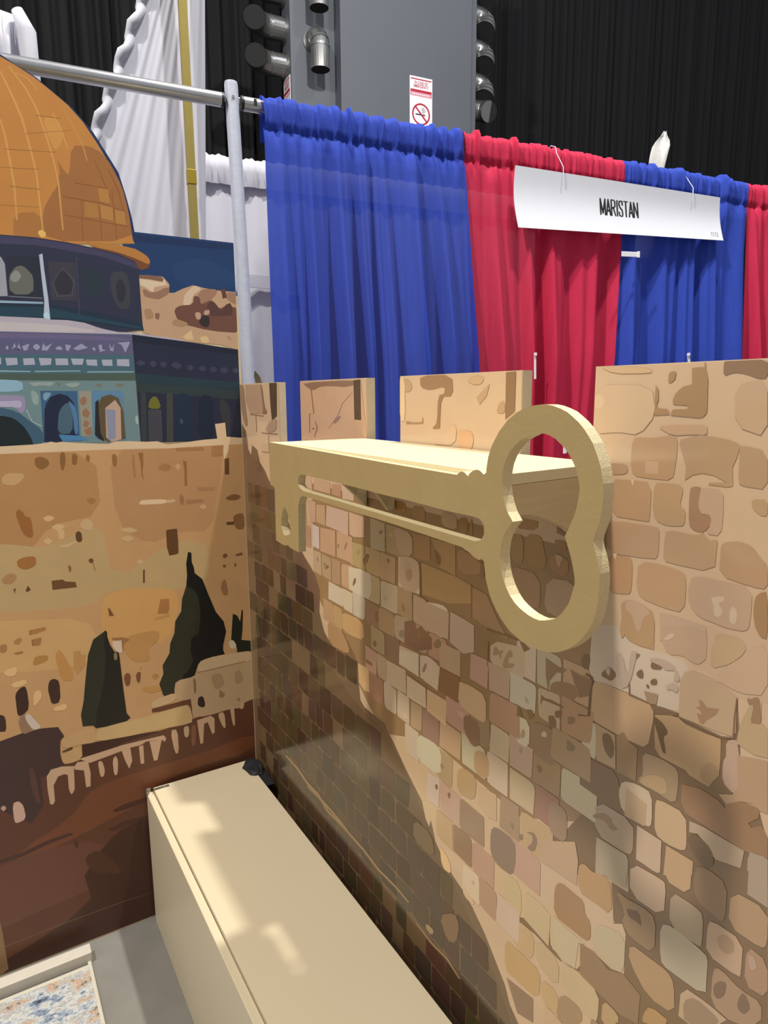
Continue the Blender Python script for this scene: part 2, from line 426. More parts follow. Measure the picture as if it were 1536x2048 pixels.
(177,151,114,2654,526,2778,520,2787,522,2790,529,2789,604,2782,620,2762,625,2665,625,2656,623,2653,616),
(176,148,120,2790,517,2894,522,2913,528,2919,543,2918,620,2916,624,2911,626,2816,627,2796,622,2790,605),
(174,142,108,2924,540,2930,529,2945,525,3046,523,3061,526,3065,537,3060,625,2947,626,2927,621,2920,606),
(143,110,87,3068,524,3186,520,3201,524,3205,535,3203,627,3089,627,3075,624,3070,613),
(165,131,98,2568,409,2690,412,2688,504,2683,515,2671,518,2580,516,2572,513,2569,506),
(152,123,95,2689,430,2694,419,2707,414,2797,412,2810,415,2815,425,2819,500,2815,511,2801,515,2685,519),
(199,178,145,2819,426,2821,419,2828,416,2915,410,2923,412,2925,419,2930,506,2928,514,2921,516,2819,517),
(180,155,113,2933,417,3035,417,3048,420,3052,431,3049,516,2932,516),
(189,169,134,3053,410,3188,413,3187,518,3084,516,3065,510,3058,494),
(173,145,104,2597,322,2601,306,2616,301,2697,303,2693,396,2690,403,2684,406,2610,408,2603,406,2601,398),
(188,148,119,2701,301,2803,304,2823,309,2829,324,2831,405,2698,407),
(159,124,92,2838,302,2968,302,2973,304,2975,308,2979,407,2841,408,2836,407,2834,403),
(179,149,112,2975,312,2977,305,2985,302,3097,300,3100,407,2991,409,2983,406,2980,399),
(174,149,121,3097,299,3239,302,3237,408,3100,406),
(153,115,78,2555,197,2648,200,2666,205,2671,220,2669,300,2559,296,2554,295,2553,291),
(196,163,137,2677,211,2679,205,2685,203,2752,201,2766,206,2771,220,2775,297,2679,295),
(175,139,104,2779,222,2784,208,2800,203,2886,202,2891,290,2890,293,2886,294,2795,293,2783,290,2779,281),
(186,149,107,2895,211,2897,205,2903,202,2981,198,2982,298,2894,301),
(181,154,118,2988,205,2990,201,2994,200,3087,198,3099,202,3103,212,3105,294,3103,298,3098,299,2999,300,2986,297,2982,286),
(158,131,89,3106,212,3107,206,3113,203,3180,200,3189,203,3193,213,3197,282,3195,292,3186,295,3127,295,3113,290,3108,277),
(172,133,97,2518,100,2666,99,2661,194,2660,197,2654,199,2517,202),
(183,153,120,2667,105,2668,102,2674,101,2810,98,2807,191,2804,198,2794,200,2676,194,2671,193,2669,189),
(181,140,110,2819,113,2822,107,2831,105,2932,103,2946,106,2951,116,2955,197,2836,197,2822,194,2817,184),
(189,170,137,2954,96,3070,96,3079,98,3081,105,3083,191,3082,195,3077,197,2959,201),
(153,124,86,3079,114,3083,103,3095,100,3176,99,3187,103,3192,113,3193,196,3091,199,3084,197,3081,190),
(176,147,107,2178,11,2179,8,2182,7,2256,12,2262,14,2264,20,2269,82,2265,94,2251,98,2189,96,2179,92,2176,83),
(167,142,105,2272,14,2365,17,2368,18,2370,21,2367,89,2365,95,2358,97,2275,99,2271,98,2270,95),
(175,138,99,2375,17,2378,11,2385,9,2480,14,2475,103,2374,99),
(195,164,135,2483,16,2589,10,2593,11,2595,14,2591,82,2587,91,2574,94,2487,94,2480,92,2478,87),
(152,128,88,2595,10,2696,12,2702,91,2701,94,2697,95,2607,100,2600,98,2598,92),
(170,140,103,2705,27,2710,15,2726,11,2809,12,2808,87,2805,96,2794,98,2711,93,2707,91,2706,88),
(185,162,120,2811,24,2815,16,2825,14,2908,15,2911,16,2912,19,2909,86,2907,91,2900,93,2821,93,2815,91,2812,86),
(193,181,146,2914,17,2915,14,2920,13,3021,15,3029,17,3032,22,3036,78,3031,90,3014,95,2920,97),
(178,142,112,87,3055,325,3055,330,2908,144,2901,87,2965),
(195,155,122,804,3060,1371,3057,1413,2839,1413,2832,986,2786,804,2788),
(178,142,105,2659,2894,2667,2897,2679,2898,2699,2898,2720,2900,2753,2906,2768,2905,2772,2898,2774,2884,2773,2855,2771,2836,2768,2815,2755,2807,2725,2806,2702,2806,2672,2807,2659,2814,2654,2833,2653,2852,2654,2881),
(174,140,106,2778,2889,2781,2899,2829,2911,2889,2904,2911,2897,2916,2893,2910,2867,2903,2849,2907,2811,2897,2807,2853,2807,2854,2812,2894,2816,2863,2828,2836,2830,2815,2824,2797,2811,2798,2839,2788,2864),
(174,140,106,2928,2893,2959,2888,2973,2869,2977,2827,2968,2811,2941,2812,2928,2813,2920,2816,2917,2831,2916,2866,2915,2883,2915,2892),
(176,140,108,2601,2832,2628,2833,2640,2831,2644,2828,2646,2822,2644,2813,2632,2808,2602,2805,2590,2810,2590,2826),
(178,142,106,2611,2794,2647,2796,2673,2797,2702,2797,2714,2777,2714,2728,2713,2708,2710,2706,2684,2705,2622,2704,2598,2723,2597,2774),
(178,144,106,2727,2797,2739,2799,2753,2800,2776,2800,2787,2798,2793,2793,2794,2782,2790,2760,2792,2750,2800,2748,2804,2740,2804,2721,2802,2713,2795,2709,2784,2707,2763,2705,2749,2706,2734,2711,2726,2720,2721,2740,2720,2759,2721,2786),
(184,152,122,2844,2799,2875,2800,2888,2790,2890,2766,2891,2744,2890,2715,2882,2703,2863,2702,2858,2706,2863,2717,2863,2726,2858,2739,2852,2744,2843,2743,2837,2747,2832,2759,2831,2771,2831,2791),
(158,122,92,2815,2797,2822,2800,2827,2800,2835,2800,2837,2795,2835,2782,2834,2772,2834,2759,2837,2751,2842,2744,2848,2742,2857,2745,2862,2742,2866,2734,2864,2725,2856,2710,2847,2704,2834,2704,2825,2706,2816,2713,2813,2729,2811,2763,2811,2781,2812,2792),
(179,143,110,2743,2650,2743,2645,2741,2630,2736,2623,2702,2618,2622,2612,2590,2624,2588,2650),
(179,143,110,2640,2694,2709,2696,2738,2695,2741,2689,2742,2675,2743,2650,2588,2650,2587,2661,2592,2679,2607,2689),
(178,144,108,2882,2650,2882,2636,2855,2622,2791,2621,2763,2622,2758,2627,2756,2637,2756,2650),
(178,144,108,2777,2695,2822,2694,2841,2697,2844,2704,2849,2702,2860,2692,2868,2689,2878,2693,2882,2693,2883,2688,2883,2672,2882,2650,2756,2650,2756,2660,2757,2675,2759,2690),
(176,140,106,2993,2650,2995,2624,2989,2613,2973,2612,2950,2613,2909,2617,2892,2632,2892,2650),
(176,140,106,2902,2692,2921,2697,2935,2698,2952,2695,2962,2689,2972,2678,2979,2671,2988,2664,2993,2651,2993,2650,2892,2650,2892,2665,2892,2681,2894,2687),
(180,138,98,2611,2608,2647,2611,2664,2611,2671,2606,2674,2589,2675,2548,2673,2530,2669,2522,2652,2518,2616,2512,2600,2532,2598,2586),
(180,144,106,2706,2609,2746,2612,2773,2611,2800,2608,2812,2603,2816,2595,2818,2575,2818,2532,2806,2515,2777,2514,2751,2515,2715,2519,2698,2526,2691,2538,2689,2557,2690,2594),
(182,150,120,2844,2605,2875,2607,2904,2608,2949,2610,2966,2593,2967,2548,2965,2527,2961,2519,2951,2514,2930,2512,2914,2511,2895,2513,2880,2514,2861,2516,2848,2521,2834,2533,2827,2546,2824,2567,2825,2582,2830,2598),
(160,122,84,2974,2594,2980,2601,2985,2605,2993,2608,2998,2588,3003,2534,3002,2513,2993,2513,2987,2517,2979,2529,2975,2540,2972,2556,2971,2569,2972,2585),
(176,140,100,2650,2495,2663,2504,2675,2507,2694,2507,2711,2504,2735,2496,2744,2474,2745,2424,2731,2405,2693,2405,2676,2409,2668,2419,2663,2418,2658,2407,2654,2409,2649,2423,2648,2435,2651,2450,2651,2464,2647,2484),
(184,154,126,2757,2498,2789,2502,2872,2499,2878,2448,2787,2419,2786,2444,2761,2433),
(178,144,106,2955,2789,2973,2791,2981,2784,2982,2766,2980,2759,2971,2758,2964,2761,2954,2768,2950,2774,2948,2784),
(178,136,98,2650,2438,2745,2466,2747,2406,2710,2403,2677,2406,2659,2419,2654,2405,2647,2423),
(182,150,120,2784,2477,2848,2494,2875,2485,2878,2447,2877,2427,2868,2416,2862,2411,2852,2409,2842,2410,2826,2416,2812,2415,2793,2409,2781,2413,2769,2429,2763,2443,2760,2462),
(182,152,114,2906,2495,2936,2497,2952,2495,2961,2486,2963,2477,2957,2465,2950,2455,2939,2443,2925,2431,2899,2415,2889,2420,2888,2449,2889,2462,2893,2467,2894,2474,2894,2488),
(190,156,124,2974,2485,2997,2499,3008,2481,3013,2420,3002,2393,2969,2383,2943,2382,2910,2389,2905,2402,2927,2428,2940,2443,2953,2456,2959,2465,2964,2475),
(184,149,110,2576,2262,2592,2267,2605,2269,2623,2271,2642,2271,2673,2272,2698,2272,2731,2271,2746,2269,2754,2262,2757,2251,2757,2231,2754,2208,2749,2171,2735,2155,2705,2153,2685,2152,2663,2152,2640,2153,2601,2155,2582,2157,2572,2160,2569,2183,2570,2239),
(172,142,106,2586,2153,2651,2148,2658,2058,2597,2054,2590,2070),
(190,172,140,2541,2145,2585,2151,2591,2111,2592,2053,2546,2054),
(150,118,82,2655,2148,2676,2168,2694,2150,2719,2143,2719,2056,2662,2054),
(160,132,98,2743,2143,2772,2147,2792,2148,2815,2146,2825,2143,2831,2136,2833,2125,2834,2106,2833,2089,2831,2064,2818,2055,2786,2058,2764,2058,2738,2057,2727,2060,2728,2067,2730,2073,2737,2080,2738,2095,2734,2129),
(176,142,102,2762,2250,2801,2265,2822,2268,2842,2260,2888,2259,2926,2263,2929,2215,2928,2178,2907,2140,2858,2144,2850,2151,2783,2152,2767,2166,2763,2204),
(125,97,65,2541,2043,2583,2047,2648,2051,2666,2037,2675,2010,2683,1955,2598,1953,2544,1957),
(192,168,135,2690,2041,2715,2049,2735,2051,2758,2050,2768,2032,2771,1989,2770,1968,2764,1959,2744,1955,2702,1953,2682,1963,2673,1989,2672,2008,2677,2029),
(190,158,118,2799,2045,2842,2046,2860,2032,2864,1994,2865,1973,2863,1958,2851,1950,2824,1945,2807,1945,2789,1949,2780,1966,2778,2007,2778,2028,2781,2040),
(148,112,78,2842,2113,2888,2126,2932,2121,2948,2111,2948,2125,2979,2145,3009,2150,3021,2146,3020,2129,3000,2106,3007,2099,3027,2117,3042,2097,3046,2050,3036,2046,2997,2039,2925,2043,2858,2047,2844,2068),
(165,140,112,2627,1944,2694,1945,2721,1931,2723,1895,2723,1875,2720,1862,2717,1855,2710,1851,2684,1848,2627,1846,2603,1866,2601,1922),
(190,162,132,2731,1944,2801,1943,2803,1860,2794,1854,2734,1852),
(168,150,122,2609,1839,2705,1845,2711,1833,2713,1794,2611,1726),
(185,150,108,2814,1940,2885,1942,2885,1908,2812,1859),
(175,150,120,2868,2035,2902,2040,2997,2039,2994,2021,2991,1995,2976,1992,2940,1986,2890,2015,2870,2007),
(165,145,122,3015,2044,3037,2051,3047,2045,3048,2024,3040,2010,3017,1995,3007,2000,3006,2030),
(182,152,118,2819,2353,2829,2381,2850,2392,2891,2390,2907,2386,2953,2369,2957,2290,2947,2279,2916,2276,2886,2274,2823,2271),
(180,152,112,2960,2269,2964,2313,2979,2357,2989,2374,3004,2378,3007,2335,3022,2326,3027,2267,2999,2261),
(182,150,125,2942,2266,2953,2274,2960,2275,2964,2266,2967,2253,2972,2230,2974,2208,2976,2176,2974,2161,2965,2155,2957,2156,2942,2165,2936,2179,2935,2205,2936,2218,2940,2228,2940,2238,2938,2255),
(176,142,108,2964,2242,3000,2253,3027,2260,3037,2148,3021,2146,3008,2155,2979,2145,2949,2122,2931,2136,2962,2151,2971,2174),
(182,150,115,2401,1702,2537,1780,2551,1730,2549,1653,2411,1640),
(168,150,120,2629,1831,2685,1839,2708,1824,2711,1779,2710,1759,2707,1753,2694,1750,2664,1745,2644,1746,2621,1751,2611,1770,2608,1811),
(190,160,130,2747,1912,2785,1931,2801,1922,2803,1878,2801,1859,2796,1854,2781,1852,2749,1853,2735,1864,2733,1893),
(185,150,110,2830,1939,2868,1938,2883,1919,2883,1871,2868,1852,2829,1850,2814,1869,2814,1920),
(188,158,128,2739,1837,2789,1843,2812,1844,2818,1841,2821,1820,2821,1770,2799,1749,2744,1746,2721,1765,2719,1815),
(165,142,112,2848,1833,2884,1835,2903,1834,2915,1830,2920,1812,2921,1770,2920,1751,2916,1745,2897,1742,2853,1740,2836,1760,2835,1812),
(178,160,130,2820,1731,2836,1741,2863,1743,2912,1740,2934,1735,2938,1725,2939,1714,2939,1692,2939,1673,2940,1644,2918,1630,2862,1625,2836,1624,2824,1629,2818,1652,2814,1706),
(182,150,118,2954,1831,2996,1832,3013,1815,3014,1773,3014,1753,3013,1744,2995,1740,2950,1739,2932,1753,2931,1791,2932,1811,2936,1825),
(170,136,100,2994,1934,3038,1938,3058,1923,3061,1879,3060,1858,3054,1848,3035,1844,2994,1844,2977,1864,2977,1913),
(142,112,80,2896,1936,2910,1944,2927,1946,2956,1942,2968,1921,2969,1871,2966,1849,2960,1844,2943,1845,2906,1851,2892,1871,2891,1916),
(165,142,118,3008,2044,3046,2050,3056,1944,3012,1946),
(178,140,95,2556,1719,2566,1731,2578,1735,2599,1730,2614,1733,2633,1742,2646,1743,2660,1735,2666,1713,2669,1666,2658,1647,2629,1647,2604,1645,2570,1642,2555,1657,2553,1698),
(160,122,82,2474,1604,2487,1619,2503,1624,2533,1623,2551,1622,2569,1623,2578,1614,2582,1593,2588,1584,2599,1579,2604,1566,2606,1537,2602,1522,2592,1513,2576,1509,2544,1508,2518,1506,2484,1504,2470,1524,2469,1577),
(150,120,85,2686,1730,2703,1728,2722,1729,2754,1735,2774,1736,2793,1733,2801,1711,2802,1655,2787,1632,2748,1629,2726,1632,2710,1646,2705,1658,2710,1676,2705,1694,2686,1720),
(185,165,130,2640,1596,2695,1617,2717,1600,2718,1535,2711,1507,2692,1499,2673,1498,2644,1501,2628,1502,2618,1504,2615,1523,2617,1570),
(188,168,132,2464,1498,2589,1496,2565,1483,2557,1392,2517,1389,2469,1391),
(190,165,125,2354,1497,2406,1503,2457,1493,2455,1386,2350,1403),
(190,165,122,2281,1505,2316,1505,2332,1482,2337,1424,2329,1397,2305,1386,2286,1389,2262,1407,2256,1434,2264,1485),
(188,155,112,2318,1377,2374,1382,2396,1363,2394,1310,2380,1286,2345,1276,2324,1277,2306,1291,2298,1314,2296,1358),
(185,148,98,2281,1272,2317,1272,2353,1274,2406,1278,2426,1257,2425,1197,2400,1171,2336,1164,2303,1160,2279,1159,2269,1184,2267,1247),
(188,160,120,2428,1378,2478,1374,2498,1352,2498,1300,2477,1283,2422,1292,2402,1314,2406,1361),
(190,165,125,2523,1377,2552,1389,2581,1393,2627,1389,2645,1369,2644,1322,2641,1299,2635,1289,2607,1285,2541,1287,2514,1307,2512,1354),
(145,115,85,2571,1487,2620,1498,2669,1483,2718,1508,2771,1490,2769,1402,2715,1383,2645,1387,2576,1391),
(172,138,98,2746,1612,2786,1614,2810,1616,2832,1617,2845,1614,2856,1605,2862,1583,2866,1537,2851,1515,2810,1507,2780,1516,2745,1548,2731,1571,2731,1599),
(175,138,90,2783,1422,2782,1437,2786,1453,2796,1477,2814,1487,2850,1489,2847,1473,2802,1432),
(185,155,120,2895,1613,2934,1618,2962,1619,2993,1617,2977,1591,2906,1527,2878,1525,2879,1587),
(165,132,100,2955,1717,2963,1726,2978,1726,3006,1717,3027,1716,3052,1720,3063,1711,3065,1683,3054,1661,3021,1631,2997,1621,2966,1623,2953,1643,2952,1693),
(165,130,98,3030,1828,3056,1825,3068,1805,3072,1759,3063,1739,3034,1734,3022,1754,3021,1808),
(188,155,108,2443,1259,2481,1264,2498,1249,2504,1208,2491,1188,2451,1181,2434,1195,2430,1239),
(140,112,85,2279,1134,2399,1158,2402,1076,2332,1049),
(160,130,95,2526,1279,2571,1285,2589,1277,2590,1251,2575,1227,2536,1192,2515,1179,2499,1184,2496,1206,2505,1257),
(180,148,105,2669,1381,2698,1379,2710,1372,2711,1357,2699,1339,2668,1311,2656,1318,2657,1363),
(178,150,118,2890,1999,2997,2036,2993,1995,2938,1981),
(192,164,131,2198,2252,2281,2266,2315,2270,2320,2266,2321,2241,2319,2185,2306,2161,2277,2158,2244,2159,2189,2165,2167,2184,2166,2229),
(146,113,77,2428,2203,2443,2214,2461,2221,2493,2228,2511,2227,2526,2218,2529,2211,2522,2200,2512,2187,2492,2165,2471,2155,2438,2153,2425,2163,2423,2189),
(206,187,154,2296,2051,2333,2053,2348,2035,2348,1986,2335,1967,2301,1967,2286,1986,2282,2032),
(146,117,84,2364,2060,2406,2068,2429,2069,2446,2062,2453,2040,2454,1993,2450,1970,2439,1959,2417,1957,2373,1963,2354,1985,2350,2036),
(198,184,148,1783,1758,1838,1765,1872,1766,1902,1761,1913,1735,1912,1674,1878,1650,1792,1651,1759,1674,1761,1732),
(176,142,102,2100,1841,2118,1855,2135,1859,2162,1856,2172,1837,2171,1792,2155,1772,2115,1768,2098,1781,2095,1820),
(138,112,88,2190,1613,2204,1629,2229,1636,2280,1638,2302,1627,2306,1597,2306,1569,2299,1529,2282,1511,2245,1506,2221,1507,2197,1517,2186,1539,2185,1588),
(150,122,92,2438,1843,2444,1850,2456,1854,2483,1855,2496,1851,2503,1840,2506,1817,2506,1772,2494,1753,2463,1750,2448,1755,2439,1772,2436,1792,2436,1826),
(143,110,79,2040,1939,2053,1950,2071,1953,2105,1952,2120,1934,2124,1892,2118,1870,2097,1857,2078,1859,2052,1879,2040,1897,2037,1924),
(199,164,121,2016,2054,2058,2059,2091,2060,2133,2056,2150,2035,2152,1983,2142,1962,2115,1959,2083,1961,2028,1969,2005,1990,2001,2035),
(143,105,70,1900,2063,2014,2067,2006,1973,1895,1977),
(185,150,114,1898,2156,2017,2160,2017,2071,1902,2067),
(206,178,145,1781,2069,1902,2067,1890,1972,1781,1984),
(211,187,152,1626,2042,1772,2069,1772,1981,1624,1991),
(197,168,133,1542,1970,1685,1977,1690,1880,1541,1874),
(206,178,140,1693,1959,1815,1956,1821,1877,1693,1875),
(206,168,124,1826,1954,1942,1956,1941,1862,1824,1872),
(192,160,120,2119,1722,2163,1739,2210,1746,2213,1655,2175,1645,2120,1666),
(180,148,104,2014,1734,2035,1750,2058,1756,2095,1755,2109,1738,2107,1694,2099,1673,2081,1661,2060,1655,2022,1651,2007,1667,2006,1711),
(200,180,152,1054,2175,1191,2170,1188,2089,1047,2090),
(204,186,156,1244,2282,1345,2295,1433,2292,1437,2219,1409,2181,1247,2184),
(215,189,157,1637,2406,1772,2404,1779,2295,1636,2290),
(215,192,159,1827,2280,1888,2290,1921,2292,1943,2284,1949,2258,1944,2198,1910,2175,1830,2177,1799,2199,1802,2254),
(206,168,140,1625,2061,1768,2070,1773,1982,1624,1983),
(211,180,145,1793,2072,1822,2079,1848,2079,1885,2071,1898,2048,1894,1996,1868,1976,1806,1979,1782,2000,1782,2050),
(190,150,100,1210,2068,1319,2075,1365,2059,1373,2012,1344,1989,1260,1980,1211,1981,1169,1993,1155,2013,1164,2050),
(198,160,112,1315,1876,1452,1888,1451,1787,1365,1772,1319,1791),
(197,166,126,1726,1960,1791,1957,1817,1939,1817,1895,1790,1876,1722,1873,1697,1891,1699,1941),
(168,130,90,1058,1989,1125,1991,1171,1977,1219,1939,1238,1916,1237,1895,1193,1883,1083,1876,1038,1898,1033,1963),
(196,162,132,827,2627,892,2630,907,2578,833,2574),
(188,152,118,927,2627,1088,2625,1090,2573,924,2575),
(180,136,106,1104,2619,1186,2626,1188,2571,1102,2573),
(198,168,140,1201,2626,1301,2623,1299,2570,1199,2568),
(188,150,120,849,2520,939,2520,933,2423,879,2420),
(184,148,112,943,2509,1033,2517,1033,2423,938,2426),
(196,162,138,1050,2519,1250,2518,1246,2412,1151,2422,1037,2426),
(200,162,130,1257,2519,1385,2516,1383,2433,1294,2419,1258,2425),
(200,176,160,897,2411,968,2407,967,2304,891,2306),
(188,148,114,981,2409,1127,2418,1126,2300,975,2298),
(190,150,116,1143,2420,1280,2415,1280,2303,1138,2303),
(161,119,75,2355,2650,2354,2632,2334,2622,2283,2618,2261,2625,2256,2646,2263,2650),
(161,121,77,2322,2609,2356,2612,2372,2606,2378,2588,2383,2573,2391,2553,2391,2539,2385,2525,2367,2521,2327,2522,2311,2542,2309,2590),
(164,124,82,2258,2595,2287,2603,2299,2587,2301,2536,2291,2516,2264,2515,2251,2532,2248,2574),
(157,117,72,2427,2611,2452,2613,2462,2608,2463,2591,2455,2587,2434,2592,2424,2598,2419,2607),
(161,121,77,2417,2568,2457,2569,2473,2560,2473,2536,2468,2524,2455,2518,2440,2518,2416,2523,2405,2535,2403,2559),
(164,126,91,2276,2503,2342,2503,2370,2482,2374,2429,2367,2405,2345,2398,2324,2398,2295,2406,2277,2419,2261,2444,2254,2465,2251,2492),
(175,143,110,2420,2503,2474,2509,2497,2498,2501,2466,2493,2441,2466,2409,2441,2399,2403,2403,2390,2426,2396,2480),
(161,117,65,1566,2617,1591,2615,1619,2614,1667,2614,1687,2605,1689,2583,1671,2575,1620,2576,1591,2575,1566,2571,1556,2580,1557,2607),
(164,124,82,1744,2611,1790,2613,1809,2602,1809,2573,1792,2562,1748,2563,1730,2574,1727,2600),
(187,152,114,1923,2616,1971,2614,1990,2602,1990,2575,1972,2565,1925,2566,1906,2577,1905,2605),
(161,119,75,2008,2608,2035,2612,2046,2602,2045,2571,2035,2558,2010,2558,2000,2569,1998,2596),
(164,124,82,2060,2611,2067,2612,2070,2600,2070,2568,2068,2555,2061,2556,2059,2568,2058,2599),
(187,154,121,1629,2515,1702,2511,1731,2490,1731,2440,1710,2420,1658,2417,1629,2438,1608,2495),
(166,126,84,1738,2511,1840,2517,1841,2429,1741,2425),
(173,136,91,1847,2513,1983,2516,1985,2409,1898,2422,1879,2464),
(166,129,89,2017,2508,2084,2495,2113,2480,2118,2453,2093,2438,2027,2427,1999,2443,1993,2493),
(197,164,131,1661,2414,1708,2419,1737,2419,1765,2412,1776,2384,1776,2320,1746,2293,1671,2287,1642,2313,1642,2384),
(175,138,91,1785,2415,1985,2409,2066,2399,2068,2338,1956,2308,1796,2300),
(166,129,91,2070,2395,2144,2388,2204,2315,2248,2274,2147,2283,2073,2295),
(192,159,126,1801,2278,1952,2277,1949,2180,1798,2173),
(192,161,131,1959,2282,2029,2277,2085,2270,2087,2181,2031,2157,1958,2174),

]
